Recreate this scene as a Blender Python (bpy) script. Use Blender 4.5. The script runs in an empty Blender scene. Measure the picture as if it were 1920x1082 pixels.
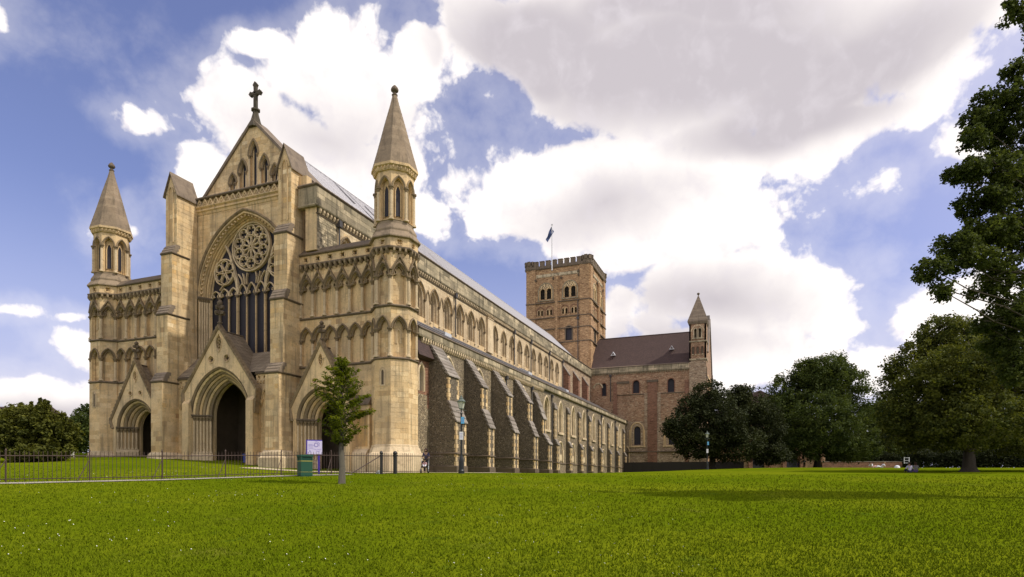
import bpy, math, random
import numpy as np
from mathutils import Vector, Matrix
from mathutils.geometry import tessellate_polygon
R_ = math.radians
scene = bpy.context.scene
COL = scene.collection
# ------------------------------------------------------------------ camera
TH = math.atan2(447, 1140); CT, ST = math.cos(TH), math.sin(TH)
CX, CY, CZ = -38.3, -24.24, -0.30
FP, HX, HY = 1140.0, 960.0, 894.0
cam = bpy.data.objects.new('camera', bpy.data.cameras.new('camera'))
COL.objects.link(cam); scene.camera = cam
cam.location = (CX, CY, CZ)
cam.rotation_euler = (R_(90), 0, TH - R_(90))
cam.data.sensor_width = 36; cam.data.lens = 36 * FP / 1920
cam.data.shift_y = (HY - 541) / 1920
cam.data.clip_start = 0.1; cam.data.clip_end = 5000
scene.render.resolution_x, scene.render.resolution_y = 1024, 577

def at(px, d):
    """ground-plan point seen at photo column px, at distance d along the view"""
    r = (px - HX) / FP * d
    return CX + ST * r + CT * d, CY - CT * r + ST * d
def zat(py, d): return CZ + (HY - py) / FP * d
# ------------------------------------------------------------------ sun, sky, exposure
SUN_AZ, SUN_EL = R_(6), R_(50)         # angle east of due south (-y)
SV = Vector((math.sin(SUN_AZ) * math.cos(SUN_EL), -math.cos(SUN_AZ) * math.cos(SUN_EL), math.sin(SUN_EL)))
sl = bpy.data.lights.new('sun', 'SUN'); sl.energy = 2.5; sl.angle = R_(1.2); sl.color = (1.0, 0.93, 0.80)
so = bpy.data.objects.new('sun', sl); COL.objects.link(so)
so.rotation_euler = SV.to_track_quat('Z', 'Y').to_euler(); so.location = (0, -60, 80)
vs = scene.view_settings
vs.view_transform = 'Standard'; vs.look = 'None'; vs.gamma = 1; vs.use_curve_mapping = False; vs.exposure = 0.52
world = bpy.data.worlds.new('World'); scene.world = world; world.use_nodes = True

class NT:
    def __init__(s, tree): s.t = tree; s.n = tree.nodes; s.l = tree.links
    def node(s, typ, **kw):
        n = s.n.new(typ)
        for k, v in kw.items(): setattr(n, k, v)
        return n
    def put(s, sock, v):
        if isinstance(v, bpy.types.NodeSocket): s.l.new(v, sock)
        elif v is not None: sock.default_value = v
    def math(s, op, a, b=None, c=None, clamp=False):
        n = s.node('ShaderNodeMath', operation=op, use_clamp=clamp)
        s.put(n.inputs[0], a); s.put(n.inputs[1], b)
        if c is not None: s.put(n.inputs[2], c)
        return n.outputs[0]
    def vm(s, op, a, b=None, out=0):
        n = s.node('ShaderNodeVectorMath', operation=op)
        s.put(n.inputs[0], a); s.put(n.inputs[1], b)
        return n.outputs[out]
    def scale(s, a, k):
        n = s.node('ShaderNodeVectorMath', operation='SCALE'); s.put(n.inputs[0], a); s.put(n.inputs[3], k); return n.outputs[0]
    def noise(s, vec, scale, detail=4, rough=0.5, dist=0.0, out='Fac'):
        n = s.node('ShaderNodeTexNoise'); s.put(n.inputs['Vector'], vec)
        s.put(n.inputs['Scale'], scale); s.put(n.inputs['Detail'], detail); s.put(n.inputs['Roughness'], rough); s.put(n.inputs['Distortion'], dist)
        return n.outputs[out]
    def mix(s, f, a, b, mode='MIX'):
        n = s.node('ShaderNodeMix', data_type='RGBA', blend_type=mode)
        s.put(n.inputs[0], f); s.put(n.inputs[6], a); s.put(n.inputs[7], b); return n.outputs[2]
    def sstep(s, v, a, b, lo=0.0, hi=1.0):
        n = s.node('ShaderNodeMapRange', interpolation_type='SMOOTHSTEP')
        s.put(n.inputs[0], v); n.inputs[1].default_value = a; n.inputs[2].default_value = b
        n.inputs[3].default_value = lo; n.inputs[4].default_value = hi; return n.outputs[0]
    def ramp(s, f, stops, interp='LINEAR'):
        n = s.node('ShaderNodeValToRGB'); cr = n.color_ramp; cr.interpolation = interp
        while len(cr.elements) < len(stops): cr.elements.new(0.5)
        for e, (p, c) in zip(cr.elements, stops): e.position = p; e.color = tuple(c) + (1,)
        s.put(n.inputs[0], f); return n.outputs[0]

def build_world():
    w = NT(world.node_tree); w.n.clear()
    out = w.node('ShaderNodeOutputWorld'); bg = w.node('ShaderNodeBackground')
    sky = w.node('ShaderNodeTexSky', sky_type='NISHITA', sun_disc=False)
    sky.sun_elevation = SUN_EL; sky.sun_rotation = math.atan2(SV.x, SV.y)
    sky.air_density = 1.0; sky.dust_density = 2.2; sky.ozone_density = 1.6
    tc = w.node('ShaderNodeTexCoord'); D = w.vm('NORMALIZE', tc.outputs['Generated'])
    F = Vector((CT, ST, 0)); Rt = Vector((ST, -CT, 0)); U = Vector((0, 0, 1))
    def direc(px, py): return (F + Rt * ((px - HX) / FP) + U * ((HY - py) / FP)).normalized()
    wv = w.vm('SUBTRACT', w.noise(D, 5, 3, 0.5, out='Color'), (0.5, 0.5, 0.5))
    Dw = w.vm('ADD', D, w.scale(wv, 0.075))
    def blobs(lst, base=None):
        cur = base
        for (px, py, rx, ry, rot, *pk) in lst:
            c = direc(px, py)
            e1 = (Rt - c * Rt.dot(c)).normalized(); e2 = c.cross(e1)
            if e2.z < 0: e2 = -e2
            a = R_(rot); t1 = e1 * math.cos(a) + e2 * math.sin(a); t2 = -e1 * math.sin(a) + e2 * math.cos(a)
            t3 = t1.cross(t2)
            m = Matrix((t1, t2, t3)).transposed()
            mp = w.node('ShaderNodeMapping', vector_type='TEXTURE'); w.l.new(Dw, mp.inputs[0])
            k = 1.0 / (F + Rt * ((px - HX) / FP) + U * ((HY - py) / FP)).length
            mp.inputs['Location'].default_value = c
            mp.inputs['Rotation'].default_value = m.to_euler()
            mp.inputs['Scale'].default_value = (rx / FP * k, ry / FP * k * (0.5 + 0.5 * k), 0.6)
            v = w.math('SUBTRACT', 1.0, w.vm('LENGTH', mp.outputs[0], out=1))
            if pk: v = w.math('MULTIPLY', v, pk[0])
            cur = v if cur is None else w.math('SMOOTH_MAX', cur, v, 0.12)
        return cur
    def vor(v, sc):
        n = w.node('ShaderNodeTexVoronoi', feature='F1'); w.put(n.inputs['Vector'], v); n.inputs['Scale'].default_value = sc
        n.inputs['Detail'].default_value = 3.5; n.inputs['Roughness'].default_value = 0.55; n.inputs['Lacunarity'].default_value = 2.2; n.normalize = True
        return n.outputs['Distance']
    Dv = w.vm('ADD', D, w.scale(w.vm('SUBTRACT', w.noise(D, 14, 4, 0.5, out='Color'), (0.5, 0.5, 0.5)), 0.05))
    N1 = w.math('MULTIPLY', vor(Dv, 13), -1.0)
    N1b = w.math('MULTIPLY', vor(w.vm('ADD', Dv, tuple(SV * 0.02)), 13), -1.0)
    N2 = w.noise(D, 9, 6, 0.6, 0.2)
    back = w.math('SUBTRACT', w.noise(D, 2.3, 4, 0.5), 0.36)     # unseen clouds over the rest of the sky, thickened to brighten shaded west faces
    fwd = w.vm('DOT_PRODUCT', D, tuple((F + U * 0.25).normalized()), out=1)
    back = w.math('SUBTRACT', w.math('MULTIPLY', back, 2.2), w.math('MULTIPLY', w.sstep(fwd, 0.20, 0.50), 1.5))
    B = blobs([
        (610, 130, 180, 80, 10), (700, 190, 125, 115, 0), (470, 215, 140, 110, -20), (560, 280, 210, 120, -15), (390, 345, 80, 95, 10),
        (500, 92, 90, 42, 0), (780, 95, 60, 50, 0), (680, 340, 170, 120, 0), (790, 410, 70, 60, 0), 
        (1180, 60, 420, 130, 0), (1440, 120, 440, 200, 12), (1230, 190, 320, 130, -20), (1700, 60, 210, 120, 25), (1520, 260, 250, 80, 15), (1030, 120, 230, 90, -35),
        (900, 40, 130, 80, -30), (1040, 320, 220, 85, 12), (960, 385, 130, 75, 0), (1200, 340, 200, 130, 0), (1300, 430, 190, 130, -10), (1120, 400, 160, 100, 0),
        (1400, 560, 220, 125, -10), (1490, 545, 125, 85, 0), (1300, 540, 150, 110, 0), (1180, 460, 130, 110, 0), (1330, 680, 250, 100, 0), (1150, 600, 70, 80, 40, .7),
        (1450, 680, 150, 80, 0), (255, 232, 50, 34, -15, .55), (1790, 610, 140, 90, 15, .9), (1860, 560, 100, 70, 0, .8), (1690, 700, 130, 80, 0, .9), (1660, 345, 50, 50, 30, .45),
        (70, 740, 150, 75, -12, .9), (150, 650, 70, 48, 0, .6), (110, 790, 130, 50, 0, .8), (1590, 616, 60, 28, 0, .5), (20, 575, 80, 24, 0, .45), (1830, 280, 90, 60, 0, .6),
        (250, 420, 50, 50, 0, .4), (850, 350, 70, 60, 0, .5), (1240, 610, 80, 36, 0, .6), (5, 20, 60, 50, 0, .3), (1170, 560, 50, 60, 60, .6), (120, 588, 50, 18, 0, .4)])
    dens = w.math('MAXIMUM', B, back)
    calm = w.sstep(B, 0.22, 0.55, 1.0, 0.45)                    # the heart of a cloud is denser than its ragged edge
    dens = w.math('ADD', dens, w.math('MULTIPLY', calm, w.math('MULTIPLY', w.math('ADD', N1, 0.27), 1.7)))
    dens = w.math('ADD', dens, w.math('MULTIPLY', calm, w.math('MULTIPLY', w.math('SUBTRACT', N2, 0.52), 1.7)))
    mask = w.sstep(dens, 0.0, 0.34)
    veil = w.sstep(dens, -0.7, 0.2, 0.0, 0.22)
    mask = w.math('MAXIMUM', mask, veil)
    # grey undersides where the clouds are thick
    G = blobs([(1330, 120, 380, 120, 5), (1560, 150, 240, 110, 25), (1000, 60, 200, 80, 0), (1300, 20, 300, 60, 0), (1130, 130, 170, 70, -20), (1480, 230, 200, 60, 15), (1000, 110, 120, 50, -30), (1350, 570, 150, 44, 0, .45),
               (1250, 640, 160, 36, 0, .4), (1130, 390, 130, 40, 10, .35), (620, 250, 120, 50, 0, .3), (100, 770, 120, 26, 0, .5)])
    relief = w.math('MULTIPLY', w.math('SUBTRACT', N1b, N1), 1.6)
    g = w.math('ADD', w.math('ADD', G, w.math('MULTIPLY', relief, 0.18)), w.math('MULTIPLY', w.math('SUBTRACT', w.noise(D, 4, 3, 0.5), 0.5), 0.8))
    core = w.math('ADD', B, w.math('MULTIPLY', w.math('SUBTRACT', N2, 0.5), 0.5))
    gm = w.math('MULTIPLY', w.sstep(g, -0.55, 0.6), w.sstep(core, 0.10, 0.42))
    cloud = w.mix(gm, (0.85, 0.80, 0.77, 1), (0.445, 0.41, 0.435, 1))
    cloud = w.mix(w.sstep(relief, -0.08, 0.4, 0, 0.55), cloud, (0.60, 0.56, 0.59, 1))
    skc = w.node('ShaderNodeVectorMath', operation='MULTIPLY'); w.put(skc.inputs[0], sky.outputs[0]); skc.inputs[1].default_value = (SKYK * 1.10, SKYK * 0.94, SKYK * 1.16)
    sepd = w.node('ShaderNodeSeparateXYZ'); w.l.new(D, sepd.inputs[0])
    sund = w.vm('DOT_PRODUCT', D, tuple(SV), out=1)            # the air whitens towards the sun
    skyc = w.mix(w.math('MAXIMUM', w.sstep(sepd.outputs[2], 0.40, -0.02, 0.0, 0.85), w.sstep(sund, 0.30, 0.85, 0.0, 0.85)), skc.outputs[0], (0.43, 0.435, 0.59, 1))
    res = w.mix(mask, skyc, cloud)
    w.put(bg.inputs[0], res); bg.inputs[1].default_value = 1.0
    w.l.new(bg.outputs[0], out.inputs[0])
SKYK = 0.103                            # strength of the Nishita sky
build_world()
scene.render.engine = 'CYCLES'
scene.cycles.max_bounces = 6; scene.cycles.diffuse_bounces = 3; scene.cycles.transparent_max_bounces = 8
# ------------------------------------------------------------------ materials
MATS = {}
def mat(name, fn, rough=0.85, spec=0.3):
    m = bpy.data.materials.new(name); m.use_nodes = True; w = NT(m.node_tree); w.n.clear()
    o = w.node('ShaderNodeOutputMaterial'); b = w.node('ShaderNodeBsdfPrincipled')
    b.inputs['Roughness'].default_value = rough; b.inputs['Specular IOR Level'].default_value = spec
    w.l.new(b.outputs[0], o.inputs[0])
    geo = w.node('ShaderNodeNewGeometry'); w.pos = geo.outputs['Position']; w.bsdf = b; w.out = o
    att = w.node('ShaderNodeAttribute', attribute_name='tone'); w.tone = att.outputs['Fac']
    c = fn(w)
    if c is not None: w.put(b.inputs['Base Color'], c if isinstance(c, bpy.types.NodeSocket) else tuple(c) + (1,))
    MATS[name] = m
    return m
def bump(w, h, dist=0.02, strength=0.6):
    n = w.node('ShaderNodeBump'); n.inputs['Distance'].default_value = dist; n.inputs['Strength'].default_value = strength
    w.put(n.inputs['Height'], h); w.l.new(n.outputs[0], w.bsdf.inputs['Normal'])
def stretch(w, sx, sy, sz): return w.vm('MULTIPLY', w.pos, (sx, sy, sz))
def hsv(w, c, h=.5, s=1., v=1.):
    n = w.node('ShaderNodeHueSaturation'); w.put(n.inputs['Color'], c); w.put(n.inputs['Hue'], h); w.put(n.inputs['Saturation'], s); w.put(n.inputs['Value'], v); return n.outputs[0]

def f_stone(cols, stain, streak=0.5, val=1.0):
    def f(w):
        base = w.ramp(w.tone, cols)
        st = w.noise(w.pos, 0.45, 5, 0.6)
        base = w.mix(w.sstep(st, 0.40, 0.66, 0, 0.6), base, stain + (1,), 'MIX')
        run = w.noise(stretch(w, 2.6, 2.6, 0.22), 1.0, 5, 0.6)
        base = w.mix(w.sstep(run, 0.48, 0.68, 0, streak), base, tuple(x * 0.45 for x in stain) + (1,))
        blk = w.noise(stretch(w, 1.3, 1.3, 2.4), 1.0, 4, 0.7)
        base = w.mix(w.sstep(blk, 0.54, 0.66, 0, 0.42), base, tuple(x * 0.62 for x in stain) + (1,))
        fine = w.noise(w.pos, 9, 6, 0.65)
        base = w.mix(w.sstep(fine, 0.35, 0.75, 0.0, 0.30), base, tuple(x * 0.5 for x in stain) + (1,))
        bump(w, fine, 0.02, 0.5)
        return hsv(w, base, .5, 1., val)
    return f
LIME = [(0.0, (0.36, 0.23, 0.115)), (0.25, (0.53, 0.37, 0.19)), (0.5, (0.62, 0.45, 0.245)), (0.72, (0.69, 0.52, 0.30)), (0.88, (0.58, 0.37, 0.15)), (1.0, (0.76, 0.60, 0.38))]
mat('limestone', f_stone(LIME, (0.38, 0.295, 0.19), 0.6, 1.2))
mat('pale_stone', f_stone([(0, (0.54, 0.41, 0.26)), (1, (0.78, 0.63, 0.42))], (0.42, 0.32, 0.2), 0.4))
mat('weathered_stone', f_stone([(0, (0.13, 0.095, 0.065)), (0.5, (0.20, 0.15, 0.10)), (1, (0.30, 0.23, 0.155))], (0.14, 0.11, 0.085), 0.5))
mat('soot_stone', f_stone([(0, (0.20, 0.145, 0.085)), (0.5, (0.33, 0.245, 0.145)), (1, (0.46, 0.35, 0.215))], (0.17, 0.13, 0.085), 0.5))  # sooty mouldings; the dark colour also paints shade lines under hoods and arches
mat('lichen_shade_stone', f_stone([(0, (0.075, 0.060, 0.045)), (1, (0.14, 0.115, 0.08))], (0.07, 0.065, 0.04), 0.5))  # lichened stone of the cross, also the painted shade behind corbels
mat('setoff_stone', f_stone([(0, (0.17, 0.13, 0.095)), (0.5, (0.25, 0.195, 0.14)), (1, (0.34, 0.27, 0.195))], (0.18, 0.14, 0.11), 0.5))
mat('coping_stone', f_stone([(0, (0.20, 0.165, 0.14)), (0.5, (0.29, 0.25, 0.215)), (1, (0.38, 0.335, 0.29))], (0.18, 0.155, 0.13), 0.4))
mat('band_stone', f_stone([(0, (0.20, 0.165, 0.11)), (0.35, (0.34, 0.28, 0.19)), (0.6, (0.47, 0.39, 0.26)), (1, (0.74, 0.60, 0.40))], (0.19, 0.165, 0.11), 0.75))
def f_flint(w):
    v = w.node('ShaderNodeTexVoronoi', feature='F1'); w.put(v.inputs['Vector'], w.pos); v.inputs['Scale'].default_value = 11.5
    sep = w.node('ShaderNodeSeparateColor'); w.l.new(v.outputs['Color'], sep.inputs[0])
    c = w.ramp(sep.outputs[0], [(0, (0.05, 0.042, 0.036)), (0.35, (0.12, 0.093, 0.068)), (0.6, (0.21, 0.16, 0.105)), (0.88, (0.30, 0.235, 0.15)), (1, (0.62, 0.52, 0.38))])
    mortar = w.sstep(v.outputs['Distance'], 0.35, 0.62)
    c = w.mix(w.math('MULTIPLY', mortar, 0.55), c, (0.34, 0.27, 0.17, 1))
    big = w.noise(w.pos, 0.6, 4, 0.6)
    c = w.mix(w.sstep(big, 0.4, 0.7, 0, 0.45), c, (0.13, 0.105, 0.075, 1))
    h = w.math('SUBTRACT', 1.0, v.outputs['Distance']); bump(w, h, 0.04, 0.8)
    return c
mat('flint', f_flint)
def f_flint_dark(w):
    c = f_flint(w)
    return w.mix(0.3, hsv(w, c, .5, .9, .72), (0.085, 0.068, 0.052, 1))
mat('dark_flint', f_flint_dark)
def brickf(c1, c2, mortar, patch, sc=1.0):
    def f(w):
        # use world position; pick the horizontal run from the surface normal
        sp = w.node('ShaderNodeSeparateXYZ'); w.l.new(w.pos, sp.inputs[0])
        cb = w.node('ShaderNodeCombineXYZ'); w.put(cb.inputs[0], w.math('ADD', sp.outputs[0], sp.outputs[1])); w.l.new(sp.outputs[2], cb.inputs[1])
        b = w.node('ShaderNodeTexBrick'); w.l.new(cb.outputs[0], b.inputs['Vector']); b.inputs['Scale'].default_value = sc
        b.inputs['Color1'].default_value = c1 + (1,); b.inputs['Color2'].default_value = c2 + (1,); b.inputs['Mortar'].default_value = mortar + (1,)
        b.inputs['Mortar Size'].default_value = 0.018; b.inputs['Brick Width'].default_value = 0.42; b.inputs['Row Height'].default_value = 0.13; b.inputs['Bias'].default_value = -0.1
        c = b.outputs[0]
        n1 = w.noise(stretch(w, 1.1, 1.1, 2.2), 1.1, 6, 0.65)
        c = w.mix(w.sstep(n1, 0.50, 0.68, 0, 0.75), c, patch + (1,))
        n2 = w.noise(w.pos, 0.35, 4, 0.6)
        c = w.mix(w.sstep(n2, 0.45, 0.75, 0, 0.5), c, tuple(x * .5 for x in c1) + (1,))
        n3 = w.noise(stretch(w, 1, 1, 3.5), 1.7, 6, 0.8)
        c = w.mix(w.sstep(n3, 0.53, 0.60, 0, 0.75), c, tuple(min(1, x * 2.0) for x in patch) + (1,))
        n4 = w.noise(stretch(w, 1, 1, 3.0), 1.3, 6, 0.8, 0.5)
        c = w.mix(w.sstep(n4, 0.52, 0.60, 0, 0.7), c, tuple(x * .35 for x in c1) + (1,))
        bump(w, w.noise(w.pos, 6, 4, .6), 0.04, 0.6)
        return c
    return f
mat('tower_brick', brickf((0.31, 0.165, 0.08), (0.44, 0.265, 0.14), (0.33, 0.24, 0.145), (0.40, 0.265, 0.14)))
mat('old_brick', brickf((0.29, 0.15, 0.085), (0.42, 0.24, 0.135), (0.32, 0.24, 0.165), (0.31, 0.235, 0.155)))
mat('flinty_brick', brickf((0.26, 0.165, 0.105), (0.40, 0.28, 0.185), (0.40, 0.32, 0.22), (0.36, 0.30, 0.22)))
mat('red_brick', brickf((0.20, 0.085, 0.05), (0.27, 0.12, 0.07), (0.24, 0.18, 0.13), (0.19, 0.10, 0.065)))
def f_tile(c1, c2, row=0.2):
    def f(w):
        sp = w.node('ShaderNodeSeparateXYZ'); w.l.new(w.pos, sp.inputs[0])
        cb = w.node('ShaderNodeCombineXYZ'); w.put(cb.inputs[0], w.math('ADD', sp.outputs[0], sp.outputs[1])); w.l.new(sp.outputs[2], cb.inputs[1])
        b = w.node('ShaderNodeTexBrick'); w.l.new(cb.outputs[0], b.inputs['Vector'])
        b.inputs['Color1'].default_value = c1 + (1,); b.inputs['Color2'].default_value = c2 + (1,); b.inputs['Mortar'].default_value = tuple(x * .45 for x in c1) + (1,)
        b.inputs['Mortar Size'].default_value = 0.012; b.inputs['Brick Width'].default_value = row * 1.1; b.inputs['Row Height'].default_value = row; b.inputs['Scale'].default_value = 1
        n = w.noise(w.pos, 0.5, 6, 0.65)
        c = w.mix(w.sstep(n, 0.4, 0.75, 0, 0.6), b.outputs[0], tuple(x * .6 for x in c2) + (1,))
        bump(w, b.outputs[1], 0.03, -0.5)
        return c
    return f
mat('brown_tiles', f_tile((0.058, 0.036, 0.032), (0.082, 0.050, 0.043)), 0.8)
mat('stone_slates', f_tile((0.20, 0.155, 0.11), (0.29, 0.23, 0.165), 0.3), 0.9)
mat('spire_stone', f_stone([(0, (0.23, 0.17, 0.115)), (0.5, (0.30, 0.225, 0.15)), (1, (0.38, 0.295, 0.205))], (0.20, 0.155, 0.11), 0.5))
def f_lead(w):
    n = w.noise(stretch(w, 1, 0.3, 0.3), 0.8, 5, 0.6)
    c = w.mix(w.sstep(n, 0.35, 0.7), (0.60, 0.585, 0.61, 1), (0.74, 0.72, 0.75, 1))
    m = w.noise(w.pos, 0.15, 3, 0.5)
    return w.mix(w.sstep(m, 0.55, 0.7, 0, 0.4), c, (0.52, 0.50, 0.50, 1))
mat('lead_roof', f_lead, 0.8, 0.2)
mat('aisle_lead', lambda w: w.mix(w.noise(stretch(w, .4, 2, 2), 1.2, 5, .6), (0.065, 0.058, 0.060, 1), (0.15, 0.135, 0.135, 1)), 0.7)
mat('lead_seam', lambda w: (0.36, 0.35, 0.37), 0.6)
mat('lead_step', lambda w: (0.20, 0.185, 0.185), 0.7)
mat('bright_lead', lambda w: (0.5, 0.52, 0.56), 0.4)
def f_glass(w):
    n = w.noise(w.pos, 5.0, 4, 0.8)
    return w.mix(n, (0.014, 0.013, 0.018, 1), (0.045, 0.042, 0.055, 1))
mat('dark_glass', f_glass, 0.5, 0.22)
mat('pale_glass', lambda w: w.mix(w.noise(w.pos, 1.5, 2, .5), (0.20, 0.24, 0.32, 1), (0.32, 0.37, 0.46, 1)), 0.35, 0.5)
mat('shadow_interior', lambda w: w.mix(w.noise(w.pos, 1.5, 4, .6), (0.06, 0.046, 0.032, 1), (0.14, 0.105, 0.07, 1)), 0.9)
mat('door_wood', lambda w: w.mix(w.noise(stretch(w, 4, 4, .4), 2, 4, .6), (0.07, 0.042, 0.024, 1), (0.13, 0.08, 0.045, 1)), 0.7)
mat('louvre_wood', lambda w: (0.035, 0.030, 0.024), 0.8)
mat('iron_black', lambda w: (0.018, 0.017, 0.017), 0.5, 0.4)
mat('rail_iron', lambda w: w.mix(w.noise(w.pos, 3, 3, .6), (0.05, 0.035, 0.03, 1), (0.085, 0.05, 0.04, 1)), 0.6)
mat('pipe_grey', lambda w: (0.07, 0.065, 0.065), 0.6)
def f_bark(w):
    n = w.noise(stretch(w, 7, 7, 1.2), 1.5, 5, 0.65); bump(w, n, 0.05, 0.9)
    return w.mix(n, (0.032, 0.026, 0.019, 1), (0.090, 0.075, 0.055, 1))
mat('bark', f_bark, 0.95)
mat('young_bark', lambda w: w.mix(w.noise(stretch(w, 9, 9, 2), 2, 5, .6), (0.045, 0.040, 0.030, 1), (0.11, 0.10, 0.075, 1)), 0.95)
def leafm(name, dark, light, trans=0.35):
    m = bpy.data.materials.new(name); m.use_nodes = True; w = NT(m.node_tree); w.n.clear()
    o = w.node('ShaderNodeOutputMaterial'); b = w.node('ShaderNodeBsdfPrincipled'); t = w.node('ShaderNodeBsdfTranslucent'); mx = w.node('ShaderNodeMixShader')
    b.inputs['Roughness'].default_value = 0.7; b.inputs['Specular IOR Level'].default_value = 0.12
    att = w.node('ShaderNodeAttribute', attribute_name='tone')
    c = w.mix(att.outputs['Fac'], dark + (1,), light + (1,))
    w.put(b.inputs['Base Color'], c); w.put(t.inputs[0], hsv(w, c, .49, 1.1, 1.25))
    mx.inputs[0].default_value = trans
    w.l.new(b.outputs[0], mx.inputs[1]); w.l.new(t.outputs[0], mx.inputs[2]); w.l.new(mx.outputs[0], o.inputs[0])
    MATS[name] = m
leafm('leaf_mid', (0.026, 0.042, 0.012), (0.095, 0.12, 0.025))
leafm('leaf_dark', (0.014, 0.020, 0.007), (0.050, 0.058, 0.018), 0.2)
leafm('leaf_lime', (0.026, 0.040, 0.010), (0.14, 0.15, 0.025))
leafm('leaf_young', (0.06, 0.085, 0.008), (0.21, 0.24, 0.025), .5)
leafm('leaf_bronze', (0.040, 0.050, 0.012), (0.15, 0.155, 0.028))
leafm('leaf_front', (0.020, 0.032, 0.010), (0.095, 0.12, 0.025), 0.4)
def f_grass(w):
    big = w.noise(w.pos, 0.10, 5, 0.6); mid = w.noise(w.pos, 0.9, 6, 0.7); fine = w.noise(w.pos, 16, 6, 0.75)
    c = w.mix(w.sstep(big, 0.32, 0.68), (0.095, 0.138, 0.003, 1), (0.18, 0.205, 0.008, 1))
    c = w.mix(w.sstep(mid, 0.38, 0.70, 0, 0.65), c, (0.080, 0.118, 0.002, 1))
    c = w.mix(w.sstep(fine, 0.40, 0.70, 0, 0.6), c, (0.040, 0.064, 0.001, 1))
    dry = w.noise(w.pos, 0.45, 7, 0.75)
    c = w.mix(w.sstep(dry, 0.56, 0.72, 0, 0.5), c, (0.185, 0.175, 0.030, 1))
    clover = w.noise(stretch(w, 1, 1, 0), 0.7, 4, 0.8, 0.6)
    c = w.mix(w.sstep(clover, 0.60, 0.66, 0, 0.5), c, (0.045, 0.088, 0.010, 1))
    bump(w, w.math('ADD', fine, mid), 0.04, 0.3)
    return c
mat('grass', f_grass, 1.0, 0.0)
mat('grass_blade', lambda w: w.mix(w.tone, (0.082, 0.118, 0.003, 1), (0.150, 0.182, 0.008, 1)), 0.9, 0.02)
mat('daisy_white', lambda w: (0.75, 0.75, 0.68), 0.8)
mat('path_gravel', lambda w: w.mix(w.noise(w.pos, 7, 5, .7), (0.27, 0.24, 0.20, 1), (0.42, 0.38, 0.32, 1)), 0.95)
mat('sand_path', lambda w: w.mix(w.noise(w.pos, 4, 5, .7), (0.40, 0.33, 0.22, 1), (0.55, 0.47, 0.33, 1)), 0.95)
def flat(name, c, rough=0.6, spec=0.3): mat(name, lambda w: c, rough, spec)
flat('bin_green', (0.018, 0.075, 0.048), 0.5); flat('bin_dark', (0.008, 0.05, 0.035), 0.45); flat('gold_band', (0.45, 0.38, 0.08)); flat('sign_blue', (0.05, 0.025, 0.32), 0.4)
flat('sign_white', (0.58, 0.53, 0.76), 0.5); flat('sign_lilac', (0.24, 0.20, 0.52), 0.5); flat('lamp_black', (0.02, 0.022, 0.025), 0.4); flat('lamp_green', (0.11, 0.135, 0.12), 0.5)
flat('lamp_glass', (0.55, 0.55, 0.48), 0.15, 0.5); flat('notice_blue', (0.12, 0.42, 0.72)); flat('notice_white', (0.75, 0.74, 0.78)); flat('plastic_blue', (0.03, 0.06, 0.30), .4)
flat('skin', (0.50, 0.30, 0.21)); flat('hair_brown', (0.06, 0.03, 0.018)); flat('hair_blond', (0.30, 0.20, 0.09)); flat('cloth_white', (0.70, 0.70, 0.78)); flat('cloth_navy', (0.03, 0.03, 0.09)); flat('cloth_pink', (0.55, 0.33, 0.33))
flat('cloth_purple', (0.14, 0.09, 0.28)); flat('cloth_grey', (0.25, 0.23, 0.26)); flat('cloth_black', (0.015, 0.015, 0.018)); flat('cloth_lilac', (0.66, 0.62, 0.82)); flat('tyre', (0.02, 0.02, 0.02)); flat('chrome', (0.5, 0.52, 0.55), .3)
flat('flag_blue', (0.03, 0.05, 0.13)); flat('pole_white', (0.62, 0.62, 0.66)); flat('marble', (0.6, 0.58, 0.52)); flat('dark_timber', (0.035, 0.030, 0.028), .9); flat('hedge_core', (0.02, 0.03, 0.01))
flat('flag_gold', (0.5, 0.4, 0.08)); flat('render_cream', (0.5, 0.45, 0.36)); flat('galvanised', (0.33, 0.35, 0.35))

# ------------------------------------------------------------------ mesh builder
WL = {}
def link(o, parent=None, label=None, cat=None, group=None, kind=None, loc=None):
    COL.objects.link(o)
    wl = Vector(loc) if loc is not None else Vector((0, 0, 0))
    if parent is not None: o.parent = parent; o.location = wl - WL[parent]
    else: o.location = wl
    WL[o] = wl
    for k, v in (('label', label), ('category', cat), ('group', group), ('kind', kind)):
        if v: o[k] = v
    return o
def empty(name, loc, label=None, cat=None, group=None, parent=None):
    o = bpy.data.objects.new(name, None); o.empty_display_size = 0.5
    return link(o, parent, label, cat, group, None, loc)
class MB:
    def __init__(s): s.v = []; s.f = []; s.m = []; s.t = []
    def add(s, vs_, fs, mi=0, tone=0.5):
        b = len(s.v); s.v.extend([tuple(v) for v in vs_])
        for f in fs: s.f.append(tuple(i + b for i in f)); s.m.append(mi); s.t.append(tone)
    def build(s, name, mats, parent=None, smooth=False, label=None, cat=None, group=None, kind=None, origin=True):
        if not s.v: s.v = [(0, 0, 0)]
        a = np.array(s.v, dtype=float)
        if origin: off = Vector(((a[:, 0].min() + a[:, 0].max()) / 2, (a[:, 1].min() + a[:, 1].max()) / 2, a[:, 2].min()))
        else: off = Vector((0, 0, 0))
        me = bpy.data.meshes.new(name); me.from_pydata([tuple(Vector(v) - off) for v in s.v], [], s.f)
        if isinstance(mats, str): mats = [mats]
        for m in mats: me.materials.append(MATS[m])
        me.polygons.foreach_set('material_index', s.m)
        if smooth: me.polygons.foreach_set('use_smooth', [True] * len(s.f))
        at_ = me.attributes.new('tone', 'FLOAT', 'FACE'); at_.data.foreach_set('value', s.t)
        me.update()
        return link(bpy.data.objects.new(name, me), parent, label, cat, group, kind, off)
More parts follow.
